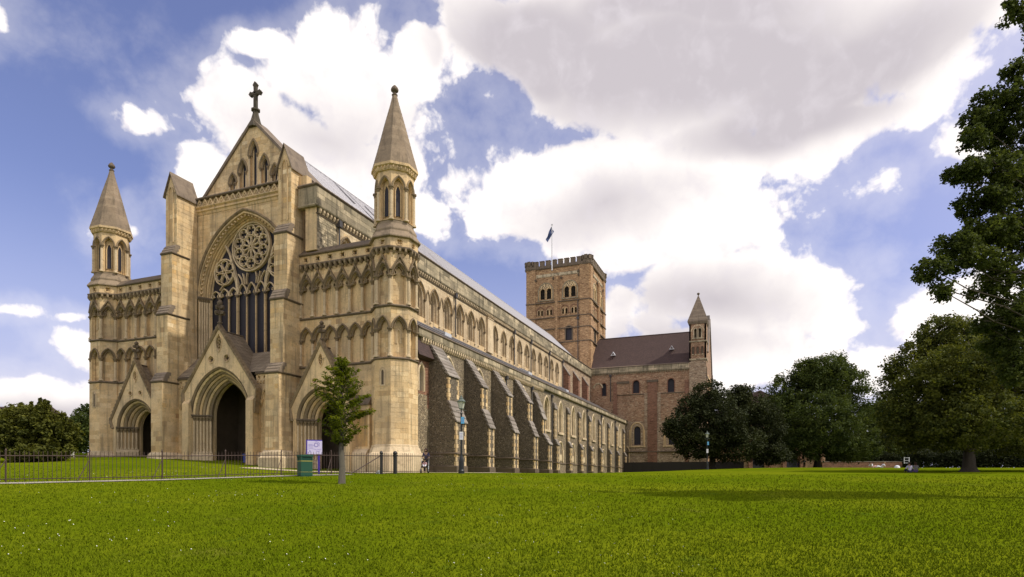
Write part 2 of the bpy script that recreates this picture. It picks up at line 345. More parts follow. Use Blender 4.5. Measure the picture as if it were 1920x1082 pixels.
class Fr:
    """wall frame: a = run along the wall, z = height, d = distance out of the wall"""
    def __init__(s, O, u, n): s.O = Vector(O); s.u = Vector(u).normalized(); s.n = Vector(n).normalized()
    def P(s, a, z, d=0.0): return s.O + s.u * a + s.n * d + Vector((0, 0, z))
    def off(s, d): return Fr(s.O + s.n * d, s.u, s.n)
def west(x): return Fr((x, 0, 0), (0, 1, 0), (-1, 0, 0))
def south(y): return Fr((0, y, 0), (1, 0, 0), (0, -1, 0))
def box(mb, fr, a0, a1, z0, z1, d0, d1, tone=.5, mi=0):
    vs_ = [fr.P(a, z, d) for d in (d0, d1) for z in (z0, z1) for a in (a0, a1)]
    mb.add(vs_, [(0, 1, 3, 2), (4, 6, 7, 5), (0, 4, 5, 1), (2, 3, 7, 6), (0, 2, 6, 4), (1, 5, 7, 3)], mi, tone)
WF = Fr((0, 0, 0), (1, 0, 0), (0, 1, 0))
def wbox(mb, x0, x1, y0, y1, z0, z1, tone=.5, mi=0): box(mb, WF, x0, x1, z0, z1, y0, y1, tone, mi)
def prism(mb, fr, pts, d0, d1, tone=.5, mi=0, holes=(), reveal_mi=None):
    """polygon (a,z) with holes, faces at d1 (front) and d0 (back), sides closed"""
    loops = [list(pts)] + [list(h) for h in holes]
    tris = tessellate_polygon([[Vector((p[0], p[1], 0)) for p in L] for L in loops])
    flat_ = [p for L in loops for p in L]
    for d in (d0, d1): mb.add([fr.P(a, z, d) for a, z in flat_], tris, mi, tone)
    for i, L in enumerate(loops):
        n = len(L); vs_ = [fr.P(a, z, d0) for a, z in L] + [fr.P(a, z, d1) for a, z in L]
        mb.add(vs_, [(k, (k + 1) % n, n + (k + 1) % n, n + k) for k in range(n)], mi if (i == 0 or reveal_mi is None) else reveal_mi, tone)
def sheet(mb, fr, pts, d, tone=.5, mi=0, holes=()):
    loops = [list(pts)] + [list(h) for h in holes]
    tris = tessellate_polygon([[Vector((p[0], p[1], 0)) for p in L] for L in loops])
    mb.add([fr.P(a, z, d) for L in loops for a, z in L], tris, mi, tone)
def rect(a0, a1, z0, z1): return [(a0, z0), (a1, z0), (a1, z1), (a0, z1)]
def half_at(h, rise, t):
    """half width of a pointed (or round) arch at height t above springing"""
    if t <= 0: return h
    if t >= rise: return 0
    if rise >= h:
        R = (h * h + rise * rise) / (2 * h); return max(0, math.sqrt(max(0, R * R - t * t)) - (R - h))
    return h * math.sqrt(max(0, 1 - (t / rise) ** 2))
def arch(ac, zs, h, rise, n=7):
    """points left springing -> apex -> right springing"""
    if rise >= h * 0.999:
        R = (h * h + rise * rise) / (2 * h); cx = R - h; am = math.atan2(rise, cx) if cx > 1e-6 else math.pi / 2
        L = [(ac + cx - R * math.cos(am * k / n), zs + R * math.sin(am * k / n)) for k in range(n + 1)]
    else:
        L = [(ac - h * math.cos(math.pi / 2 * k / n), zs + rise * math.sin(math.pi / 2 * k / n)) for k in range(n + 1)]
    return L + [(2 * ac - a, z) for a, z in L[-2::-1]]
def opening(ac, z0, zs, h, rise, n=7): return [(ac - h, z0)] + arch(ac, zs, h, rise, n) + [(ac + h, z0)]
def circle(ac, zc, r, n=16, ph=0): return [(ac + r * math.cos(2 * math.pi * k / n + ph), zc + r * math.sin(2 * math.pi * k / n + ph)) for k in range(n)]
def foil(ac, zc, r, k=4, n=6, ph=0.0):
    pts = []
    for i in range(k):
        a0 = ph + 2 * math.pi * i / k; cx, cz = ac + r * .5 * math.cos(a0), zc + r * .5 * math.sin(a0)
        for j in range(n):
            b = a0 - 1.75 + 3.5 * j / (n - 1); pts.append((cx + r * .5 * math.cos(b), cz + r * .5 * math.sin(b)))
    return pts
def sweep(mb, fr, path, prof, closed=False, tone=.5, mi=0):
    """profile (o,d): o = offset to the left-hand (outer) side of the path, d = out of wall"""
    n = len(path); rows = []
    for i in range(n):
        p = path[i]
        if closed: a, b = path[i - 1], path[(i + 1) % n]
        else: a, b = path[max(0, i - 1)], path[min(n - 1, i + 1)]
        def nrm(s, e):
            x, y = e[0] - s[0], e[1] - s[1]; l = math.hypot(x, y) or 1; return (-y / l, x / l)
        n1 = nrm(a, p) if a != p else nrm(p, b); n2 = nrm(p, b) if b != p else n1
        mx, mz = n1[0] + n2[0], n1[1] + n2[1]; q = (mx * mx + mz * mz) or 1
        k = min(2.2, 2 / q); mx *= k; mz *= k
        rows.append([fr.P(p[0] + mx * o, p[1] + mz * o, d) for o, d in prof])
    m = len(prof); vs_ = [v for r in rows for v in r]; fs = []
    for i in range(n if closed else n - 1):
        for j in range(m):
            a = i * m + j; b = i * m + (j + 1) % m; c = ((i + 1) % n) * m + (j + 1) % m; e = ((i + 1) % n) * m + j
            fs.append((a, b, c, e))
    if not closed: fs += [tuple(range(m)), tuple((n - 1) * m + j for j in range(m))]
    mb.add(vs_, fs, mi, tone)
def bar(w, d0, d1): return [(-w / 2, d0), (-w / 2, d1 - w * .3), (-w * .2, d1), (w * .2, d1), (w / 2, d1 - w * .3), (w / 2, d0)]
def roll(w, d0, d1): return [(0, d0), (0, d1 - .3 * (d1 - d0)), (w * .25, d1), (w * .75, d1), (w, d1 - .3 * (d1 - d0)), (w, d0)]
def lathe(mb, c, prof, seg=8, ph=0.0, tone=.5, mi=0, caps=True):
    rows = [[(c[0] + r * math.cos(2 * math.pi * k / seg + ph), c[1] + r * math.sin(2 * math.pi * k / seg + ph), c[2] + z) for k in range(seg)] for r, z in prof]
    vs_ = [v for r in rows for v in r]; fs = []
    for i in range(len(prof) - 1):
        for k in range(seg): fs.append((i * seg + k, i * seg + (k + 1) % seg, (i + 1) * seg + (k + 1) % seg, (i + 1) * seg + k))
    if caps: fs += [tuple(range(seg)), tuple((len(prof) - 1) * seg + k for k in range(seg))]
    mb.add(vs_, fs, mi, tone)
def ledge(mb, pts, prof, closed=False, tone=.5, mi=0):
    """horizontal moulding: plan polyline (outside on the right-hand side), profile (out,z) closed polygon"""
    n = len(pts); rows = []
    for i in range(n):
        p = pts[i]
        if closed: a, b = pts[i - 1], pts[(i + 1) % n]
        else: a, b = (pts[i - 1] if i > 0 else None), (pts[i + 1] if i < n - 1 else None)
        def nr(s, e):
            x, y = e[0] - s[0], e[1] - s[1]; l = math.hypot(x, y); return (y / l, -x / l)
        n1 = nr(a, p) if a else nr(p, b); n2 = nr(p, b) if b else n1
        mx, my = n1[0] + n2[0], n1[1] + n2[1]; q = mx * mx + my * my; k = min(2.5, 2 / q)
        rows.append([(p[0] + mx * k * o, p[1] + my * k * o, z) for o, z in prof])
    m = len(prof); vs_ = [v for r in rows for v in r]; fs = []
    for i in range(n if closed else n - 1):
        for j in range(m): fs.append((i * m + j, i * m + (j + 1) % m, ((i + 1) % n) * m + (j + 1) % m, ((i + 1) % n) * m + j))
    if not closed: fs += [tuple(range(m)), tuple((n - 1) * m + j for j in range(m))]
    mb.add(vs_, fs, mi, tone)
def STR(z, h=.16, out=.12): return [(-.05, z), (out * .45, z), (out, z + h * .35), (out, z + h * .6), (0.0, z + h), (-.05, z + h)]
def tube(mb, p0, p1, r0, r1=None, seg=6, tone=.5, mi=0):
    p0, p1 = Vector(p0), Vector(p1); r1 = r0 if r1 is None else r1
    ax = (p1 - p0).normalized(); t = Vector((0, 0, 1)) if abs(ax.z) < .9 else Vector((1, 0, 0)); u = ax.cross(t).normalized(); v = ax.cross(u)
    vs_ = [p + (u * math.cos(2 * math.pi * k / seg) + v * math.sin(2 * math.pi * k / seg)) * r for p, r in ((p0, r0), (p1, r1)) for k in range(seg)]
    mb.add(vs_, [(k, (k + 1) % seg, seg + (k + 1) % seg, seg + k) for k in range(seg)] + [tuple(range(seg)), tuple(range(seg, 2 * seg))], mi, tone)
def op_arch(ac, z0, zs, h, rise, m=0.0):
    def f(a, b):
        if b <= z0 or a >= zs + rise + m: return None
        w = half_at(h + m, rise + m, max(a, zs) - zs); return (ac - w, ac + w)
    return f
def op_rect(a0, a1, z0, z1):
    return lambda a, b: None if (b <= z0 or a >= z1) else (a0, a1)
def op_circ(ac, zc, r):
    def f(a, b):
        if b <= zc - r or a >= zc + r: return None
        t = min(abs(a - zc), abs(b - zc)) if not (a < zc < b) else 0
        w = math.sqrt(max(0, r * r - t * t)); return (ac - w, ac + w)
    return f
UNIT = {}
def stone_unit(matname, k):
    key = (matname, k)
    if key not in UNIT:
        mb = MB(); box(mb, WF, 0, 1, 0, 1, 0, 1, tone=k / 7.0)
        me = bpy.data.meshes.new('stone'); me.from_pydata([tuple(v) for v in mb.v], [], mb.f); me.materials.append(MATS[matname])
        a = me.attributes.new('tone', 'FLOAT', 'FACE'); a.data.foreach_set('value', mb.t); UNIT[key] = me
    return UNIT[key]
def ashlar(mb, fr, a0, a1, z0, z1, ch=.34, ln=(.5, 1.0), dep=.014, opens=(), seed=0, d=0.0, gap=.010, mi=0, objs=None, bounds=None, tspread=1.0):
    """courses of dressed blocks, each its own slab standing a little proud of the wall"""
    rnd = random.Random(seed); z = z0; row = 0
    while z < z1 - .04:
        h = min(ch * rnd.uniform(.85, 1.15), z1 - z)
        if z1 - z - h < .12: h = z1 - z
        lo_, hi_ = (a0, a1) if bounds is None else bounds(z, z + h)
        iv = [(lo_, hi_)] if hi_ > lo_ + .08 else []
        for o in opens:
            r = o(z, z + h)
            if not r: continue
            nv = []
            for lo, hi in iv:
                if r[1] <= lo or r[0] >= hi: nv.append((lo, hi)); continue
                if r[0] - lo > .06: nv.append((lo, r[0]))
                if hi - r[1] > .06: nv.append((r[1], hi))
            iv = nv
        bias = rnd.uniform(-.12, .12)
        for lo, hi in iv:
            a = lo; first = True
            while a < hi - .02:
                l = rnd.uniform(*ln) * (.6 if first and row % 2 else 1); first = False
                e = min(a + l, hi)
                if hi - e < .16: e = hi
                t = min(1, max(0, .5 + bias + rnd.gauss(0, .19) * tspread)); dd = dep * rnd.uniform(.4, 1.3)
                if objs is not None and len(objs[1]) < objs[2]:
                    o = bpy.data.objects.new('stone', stone_unit(objs[3], int(t * 7)))
                    p = fr.P(a + gap, z + gap, d - .05); ang = math.atan2(fr.u.y, fr.u.x)
                    # local +x along run, +y must map to the outward normal
                    M = Matrix(((fr.u.x * (e - a - 2 * gap), fr.n.x * (dd + .05), 0), (fr.u.y * (e - a - 2 * gap), fr.n.y * (dd + .05), 0), (0, 0, h - 2 * gap))).to_4x4()
                    COL.objects.link(o); o.parent = objs[0]; M.translation = p - WL[objs[0]]
                    o.matrix_local = M
                    objs[1].append(o)
                else:
                    v = [fr.P(x, y, d) for x, y in rect(a + gap * .3, e - gap * .3, z + gap * .3, z + h - gap * .3)] + [fr.P(x, y, d + dd) for x, y in rect(a + gap, e - gap, z + gap, z + h - gap)]
                    mb.add(v, [(4, 5, 6, 7), (0, 1, 5, 4), (1, 2, 6, 5), (2, 3, 7, 6), (3, 0, 4, 7)], mi, t)
                a = e
        z += h; row += 1
def inst(name, me, loc, parent, rz=0.0, sc=(1, 1, 1), label=None):
    o = bpy.data.objects.new(name, me); link(o, parent, label, loc=loc); o.rotation_euler = (0, 0, rz); o.scale = sc; return o
def mesh_of(fn, matname, smooth=False):
    mb = MB(); fn(mb); me = bpy.data.meshes.new('m'); me.from_pydata([tuple(v) for v in mb.v], [], mb.f)
    for m in ([matname] if isinstance(matname, str) else matname): me.materials.append(MATS[m])
    me.polygons.foreach_set('material_index', mb.m)
    if smooth: me.polygons.foreach_set('use_smooth', [True] * len(mb.f))
    a = me.attributes.new('tone', 'FLOAT', 'FACE'); a.data.foreach_set('value', mb.t); me.update(); return me
_col = {}
def colonnette(x, y, z0, z1, r, parent, name='colonnette'):
    """shaft with moulded base and bell capital; z1 = top of the capital"""
    H = round(z1 - z0, 2); key = (H, r)
    if key not in _col:
        _col[key] = mesh_of(lambda mb: (lathe(mb, (0, 0, 0), [(r * 1.75, 0), (r * 1.75, .09), (r * 1.25, .14), (r * 1.35, .18), (r, .22), (r, H - .30)], 10, 0, .5), lathe(mb, (0, 0, 0), [(r, H - .31), (r * 1.25, H - .28), (r * 1.05, H - .25), (r * 1.5, H - .12), (r * 1.9, H - .10), (r * 1.9, H)], 10, 0, .15, 1)), ['pale_stone', 'soot_stone'])
    return inst(name, _col[key], (x, y, z0), parent)
# ------------------------------------------------------------------ the cathedral
CATH = empty('cathedral', (40, 8, 0), 'long medieval cathedral with gabled pale stone west front, spired turrets and square brick tower', 'cathedral')
YC = 14.95
XB = -0.5                                  # face of the aisle bays
XW = 0.6                                   # face of the great window wall
def arcade(fr, centres, hw, z0, zs, rise, dep, parent, colpos, z_lo, z_hi, a_lo, a_hi, gablet=None, trefoil=False, seed=1, colr=.11, slits=()):
    """blind arcade: pierced wall face, panels behind, hood moulds, gablets and free shafts"""
    mb = MB(); holes = [opening(c, z0, zs, hw, rise, 5) for c in centres]
    prism(mb, fr, rect(a_lo, a_hi, z_lo, z_hi), -dep, 0, .45, 0, holes)
    mb.build('arcade_wall', 'limestone', parent)
    ops = [op_rect(c - hw - .02, c + hw + .02, z0, zs + rise) for c in centres]
    mb = MB()
    ashlar(mb, fr, a_lo, a_hi, z_lo, z_hi, opens=[op_arch(c, z0, zs, hw, rise, .14) for c in centres], seed=seed, ln=(.4, .8))
    mb.build('ashlar_facing', 'limestone', parent, kind='stuff')
    for i, c in enumerate(centres):
        mb = MB(); sl = [s for s in slits if s[0] == i]
        hole = [opening(c, s[1], s[2], .10, .18, 3) for s in sl]
        sheet(mb, fr, rect(c - hw - .05, c + hw + .05, z0 - .02, zs + rise + .02), -dep, .5, 0, hole)
        ashlar(mb, fr, c - hw, c + hw, z0, zs + rise, d=-dep, seed=seed * 31 + i, ln=(.3, .55), dep=.01, opens=[op_rect(c - .2, c + .2, s[1] - .1, s[2] + .3) for s in sl])
        mb.build('blind_panel', 'limestone', parent)
        for s in sl:
            mb = MB(); sheet(mb, fr, opening(c, s[1] - .02, s[2], .14, .22, 3), -dep - .12); mb.build('slit_glass', 'shadow_interior', parent)
            mb = MB(); sweep(mb, fr, opening(c, s[1], s[2], .13, .22, 3), bar(.09, -dep - .02, -dep + .07)); sweep(mb, fr, opening(c, s[1], s[2], .24, .36, 3), bar(.05, -dep - .02, -dep + .04)); mb.build('slit_surround', 'pale_stone', parent)
        mb = MB(); sweep(mb, fr, arch(c, zs, hw + .02, rise + .04, 6), [(-.02, -.20), (-.02, .05), (.05, .13), (.12, .10), (.12, -.02)], tone=.12)
        sweep(mb, fr, arch(c, zs, hw - .09, rise - .08, 6), bar(.08, -dep + .02, -.08), tone=.6)
        if trefoil:
            for sgn in (-1, 1):
                sweep(mb, fr, [(c + sgn * hw * .95, zs), (c + sgn * hw * .45, zs + .08), (c + sgn * hw * .40, zs + .24), (c + sgn * hw * .62, zs + .34)], bar(.07, -dep + .03, -.04), tone=.5)
        mb.build('arch_moulding', 'soot_stone', parent)
        if gablet:
            mb = MB(); g0, g1, gw = gablet
            sweep(mb, fr, [(c - gw, g0), (c, g1), (c + gw, g0)], [(-.05, -.02), (-.05, .06), (.0, .17), (.08, .17), (.08, -.02)], tone=.1)
            box(mb, fr, c - .045, c + .045, g1 + .02, g1 + .30, 0, .12, .3); box(mb, fr, c - .1, c + .1, g1 + .22, g1 + .34, 0, .17, .3)
            mb.build('gablet', 'soot_stone', parent)
    for a in colpos:
        p = fr.P(a, 0, -.02); colonnette(p.x, p.y, z0, zs, colr, parent)
def frieze(fr, a_lo, a_hi, z0, z1, sp, parent, dep=.25, r=.14, centres=None):
    cs = centres if centres is not None else [a_lo + (k + .5) * (a_hi - a_lo) / max(1, round((a_hi - a_lo) / sp)) for k in range(max(1, round((a_hi - a_lo) / sp)))]
    zc = (z0 + z1) / 2; mb = MB()
    prism(mb, fr, rect(a_lo, a_hi, z0, z1), -dep, 0, .5, 0, [foil(c, zc, r, 4, 4, math.pi / 4) for c in cs])
    for c in cs: sweep(mb, fr, circle(c, zc, r * 1.2, 12), bar(.05, 0, .035), True, .4)
    mb.build('pierced_frieze', 'limestone', parent)
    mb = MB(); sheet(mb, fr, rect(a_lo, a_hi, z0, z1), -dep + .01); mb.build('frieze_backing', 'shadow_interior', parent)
def corbels(fr, a_lo, a_hi, z0, z1, sp, parent, w=.14, out=.2, m='limestone', name='corbel', joined=False):
    n = max(1, int(round((a_hi - a_lo) / sp)))
    if joined:
        mb = MB()
        for k in range(n): box(mb, fr, a_lo + (k + .5) * (a_hi - a_lo) / n - w / 2, a_lo + (k + .5) * (a_hi - a_lo) / n + w / 2, z0, z1, 0, out)
        mb.build('corbel_table', m, parent, kind='stuff'); return
    me = mesh_of(lambda mb: prism(mb, Fr((0, 0, 0), fr.n, fr.u), [(0, 0), (out * .55, 0), (out, (z1 - z0) * .45), (out, z1 - z0), (0, z1 - z0)], -w / 2, w / 2, .5), m)
    for k in range(n):
        inst(name, me, fr.P(a_lo + (k + .5) * (a_hi - a_lo) / n, z0, 0), parent)
# ---------- turret (spired octagon) -------------------------------------------------------------
def octo(cx, cy, R, ph=22.5): return [(cx + R * math.cos(R_(ph + 45 * k)), cy + R * math.sin(R_(ph + 45 * k))) for k in range(8)]
def oct_cw(cx, cy, R): return octo(cx, cy, R)     # counter-clockwise: outside is on the right-hand side
def face_frame(cx, cy, k, R):
    """frame on octagon face whose normal points at 45*k degrees; a runs over [-s/2, s/2]"""
    al = R_(45 * k); n = (math.cos(al), math.sin(al), 0); ap = R * math.cos(R_(22.5))
    return Fr((cx + n[0] * ap, cy + n[1] * ap, 0), (-n[1], n[0], 0), n), 2 * R * math.sin(R_(22.5))
def turret(cx, cy, label, faces, near, zb=-.5, slit=()):
    T = empty('corner_turret', (cx, cy, 0), parent=CATH, label=label)
    mb = MB(); lathe(mb, (cx, cy, 0), [(2.15, zb), (2.15, 1.25), (2.05, 1.40), (1.95, 1.44), (1.82, 1.80), (1.76, 1.82), (1.76, 1.95), (1.70, 2.0)], 8, R_(22.5), .7); mb.build('plinth', 'pale_stone', T)
    mb = MB(); lathe(mb, (cx, cy, 0), [(1.69, 1.9), (1.69, 8.0)], 8, R_(22.5), .5); lathe(mb, (cx, cy, 0), [(1.24, 8.0), (1.24, 15.4), (1.5, 15.5), (1.5, 17)], 8, R_(22.5), .5); mb.build('turret_core', 'limestone', T)
    objs = (T, [], 150, 'limestone') if near else None
    fb = MB()
    for k in faces:
        f, s = face_frame(cx, cy, k, 1.69); sl = [q for q in slit if q[0] == k and q[1] < 8]
        ashlar(fb, f, -s / 2, s / 2, 2.0, 7.9, ch=.37, ln=(.55, 1.1), seed=k + int(cy), opens=[op_rect(-.22, .22, q[1] - .05, q[2] + .3) for q in sl], objs=objs if k in (4, 5) else None, tspread=.75)
        for q in sl:
            m2 = MB(); sheet(m2, f, opening(0, q[1], q[2], .12, .2, 4), .01); m2.build('slit_glass', 'shadow_interior', T)
            m2 = MB(); sweep(m2, f, opening(0, q[1] - .03, q[2], .15, .24, 4) + [(-.15, q[1] - .03)], bar(.10, 0, .06)); sweep(m2, f, opening(0, q[1], q[2], .27, .40, 4), bar(.05, 0, .04)); m2.build('slit_surround', 'pale_stone', T)
    if fb.v: fb.build('ashlar_facing', 'limestone', T, kind='stuff')
    for (z, h, R, o) in ((8.0, .2, 1.66, .14), (11.72, .2, 1.64, .14)):
        mb = MB(); ledge(mb, octo(cx, cy, R), STR(z, h, o), True, .4); mb.build('string_course', 'weathered_stone', T)
    S1 = {q[0]: (0, q[1], q[2]) for q in slit if 8 < q[1] < 11}; S2 = {q[0]: (0, q[1], q[2]) for q in slit if 11 < q[1] < 16}
    for k in faces:
        f, s = face_frame(cx, cy, k, 1.62)
        arcade(f, [0], .45, 8.22, 10.25, .74, .33, T, [-.54, .54] if k in faces[::2] else [], 8.2, 11.72, -s / 2, s / 2, seed=50 + k, slits=[S1[k]] if k in S1 else (), colr=.115)
        arcade(f, [0], .45, 11.95, 14.0, .78, .33, T, [-.54, .54] if k in faces[::2] else [], 11.92, 15.55, -s / 2, s / 2, gablet=(14.3, 15.3, .58), trefoil=True, seed=70 + k, slits=[S2[k]] if k in S2 else (), colr=.115)
        f2, s2 = face_frame(cx, cy, k, 1.70)
        frieze(f2, -s2 / 2, s2 / 2, 16.0, 16.65, 2, T, centres=[0], r=.21)
        corbels(f, -s / 2, s / 2, 15.48, 15.86, .42, T, out=.26, m='soot_stone')
    mb = MB(); ledge(mb, octo(cx, cy, 1.68), [(-.3, 15.80), (.10, 15.80), (.17, 15.88), (.17, 15.98), (-.3, 16.02)], True, .4)
    mb.build('string_course', 'weathered_stone', T)
    mb = MB(); lathe(mb, (cx, cy, 0), [(1.78, 16.63), (1.90, 16.68), (1.90, 16.76), (1.60, 17.2), (1.62, 17.32), (1.60, 17.40), (1.38, 17.78), (1.38, 17.95)], 8, R_(22.5), .6)
    mb.build('sloped_coping', 'spire_stone', T)
    # lantern
    mb = MB(); lathe(mb, (cx, cy, 0), [(1.02, 17.9), (1.02, 21.3)], 8, R_(22.5)); mb.build('lantern_core', 'limestone', T)
    for k in range(8):
        f, s = face_frame(cx, cy, k, 1.40)
        mb = MB(); prism(mb, f, rect(-s / 2, s / 2, 18.0, 21.75), -.30, 0, .5, 0, [opening(0, 18.02, 20.35, .37, .66, 5)]); mb.build('lantern_wall', 'limestone', T)
        if k not in faces: continue
        mb = MB(); sweep(mb, f, arch(0, 20.35, .40, .70, 6), [(-.02, -.12), (-.02, .04), (.05, .10), (.12, .06), (.12, -.02)], tone=.35); mb.build('arch_moulding', 'soot_stone', T)
        mb = MB(); sheet(mb, f, opening(0, 18.35, 20.0, .17, .5, 5), -.285 + .02); mb.build('lancet_glass', 'dark_glass', T)
        mb = MB(); sweep(mb, f, opening(0, 18.30, 20.0, .20, .55, 5), bar(.07, -.3, -.20)); mb.build('lancet_surround', 'limestone', T)
    for p in octo(cx, cy, 1.40): colonnette(p[0], p[1], 17.95, 20.35, .105, T)
    mb = MB(); ledge(mb, octo(cx, cy, 1.46), [(-.3, 21.45), (.06, 21.5), (.10, 21.62), (.10, 21.75), (.24, 21.82), (.24, 22.0), (-.3, 22.0)], True, .4); mb.build('cornice', 'limestone', T)
    for k in range(8):
        f, s = face_frame(cx, cy, k, 1.50); corbels(f, -s / 2, s / 2, 21.55, 21.78, .3, T, w=.1, out=.14)
    # spire built of visible courses
    mb = MB(); prof = [(1.70, 22.0)]; z = 22.0; pr = [(22.0, 1.70), (23.6, 1.24), (25.4, .76), (27.0, .30), (27.6, .16)]
    def rad(z):
        for (za, ra), (zb_, rb) in zip(pr, pr[1:]):
            if z <= zb_: return ra + (rb - ra) * (z - za) / (zb_ - za)
        return pr[-1][1]
    i = 0; rnd = random.Random(3)
    while z < 27.5:
        h = .27; z2 = min(z + h, 27.6)
        lathe(mb, (cx, cy, 0), [(rad(z), z), (rad(z2) + .018, z2 - .01), (rad(z2) - .01, z2)], 8, R_(22.5), rnd.uniform(.25, .75), caps=False); z = z2
    mb.build('spire', 'spire_stone', T)
    mb = MB(); lathe(mb, (cx, cy, 27.55), [(.17, 0), (.22, .05), (.22, .1), (.12, .14), (.12, .26), (.26, .36), (.29, .46), (.22, .62), (.10, .76), (.0, .84)], 10, 0, .2); mb.build('finial', 'weathered_stone', T)
    return T
TS = turret(0, 0, 'nearer corner turret with full octagonal spire', (4, 5, 6, 7, 3), True, slit=((4, 6.2, 7.1), (5, 9.2, 10.0), (6, 12.5, 13.6)))
TN = turret(0, 30.0, 'far corner turret at the left end of the west front', (3, 4, 5, 6, 7), False, slit=((4, 5.9, 6.9), (4, 12.8, 13.7)))

# ---------- aisle bays of the west front ----------------------------------------------------
def bay(a_lo, a_hi, yp, n, slit1, slit2, sgn, g0):
    B = empty('aisle_bay', ((XB + .5), (a_lo + a_hi) / 2, g0), parent=CATH, label='south aisle bay of the west front' if sgn < 0 else 'north aisle bay of the west front')
    fr = west(XB); sp = (a_hi - a_lo) / n; cs = [a_lo + (k + .5) * sp for k in range(n)]
    mb = MB(); prism(mb, fr, rect(a_lo - .3, a_hi + .3, -.5, 8.0), -1.2, 0, .5, 0, [opening(yp, -.4, 3.9, 2.2, 2.3, 6)]); prism(mb, fr, rect(a_lo - .3, a_hi + .3, 8.0, 16.6), -1.2, -.3, .5)
    mb.build('bay_wall', 'limestone', B)
    mb = MB(); ashlar(mb, fr, a_lo - .2, a_hi, max(0, g0 - .3), 8.0, ch=.37, seed=11, opens=[op_arch(yp, -1, 3.9, 2.4, 3.4)]); mb.build('ashlar_facing', 'limestone', B, kind='stuff')
    hw = sp * .435
    cols = [a_lo + k * sp for k in range(n + 1)]
    arcade(fr, cs, hw, 8.22, 10.2, .82, .42, B, cols, 8.2, 11.72, a_lo, a_hi, seed=21, slits=slit1)
    arcade(fr, cs, hw, 11.95, 14.0, .82, .42, B, cols, 11.92, 15.6, a_lo, a_hi, gablet=(14.35, 15.3, sp * .5), trefoil=True, seed=22, slits=slit2)
    for z in (8.0, 11.72):
        mb = MB(); ledge(mb, [(XB, a_hi), (XB, a_lo)], STR(z, .2, .14), tone=.4); mb.build('string_course', 'weathered_stone', B)
    corbels(fr, a_lo, a_hi, 15.48, 15.86, .45, B, out=.30, m='soot_stone')
    mb = MB(); ledge(mb, [(XB, a_hi), (XB, a_lo)], [(-.5, 15.80), (.14, 15.80), (.22, 15.88), (.22, 15.98), (-.3, 16.02)], tone=.3); mb.build('string_course', 'weathered_stone', B)
    frieze(fr.off(.08), a_lo, a_hi, 16.0, 16.68, sp, B, r=.21)
    mb = MB(); ledge(mb, [(XB, a_hi), (XB, a_lo)], [(-1.2, 16.6), (.22, 16.64), (.26, 16.72), (.20, 16.80), (-.45, 17.35), (-.6, 17.35), (-1.2, 16.9)], tone=.3); mb.build('sloped_coping', 'weathered_stone', B)
    return B
BS = bay(1.35, 8.15, 5.3, 6, ((1, 9.0, 9.7),), ((4, 12.4, 13.5),), -1, 0)
BN = bay(21.3, 28.65, 24.8, 6, (), (), 1, 1.3)

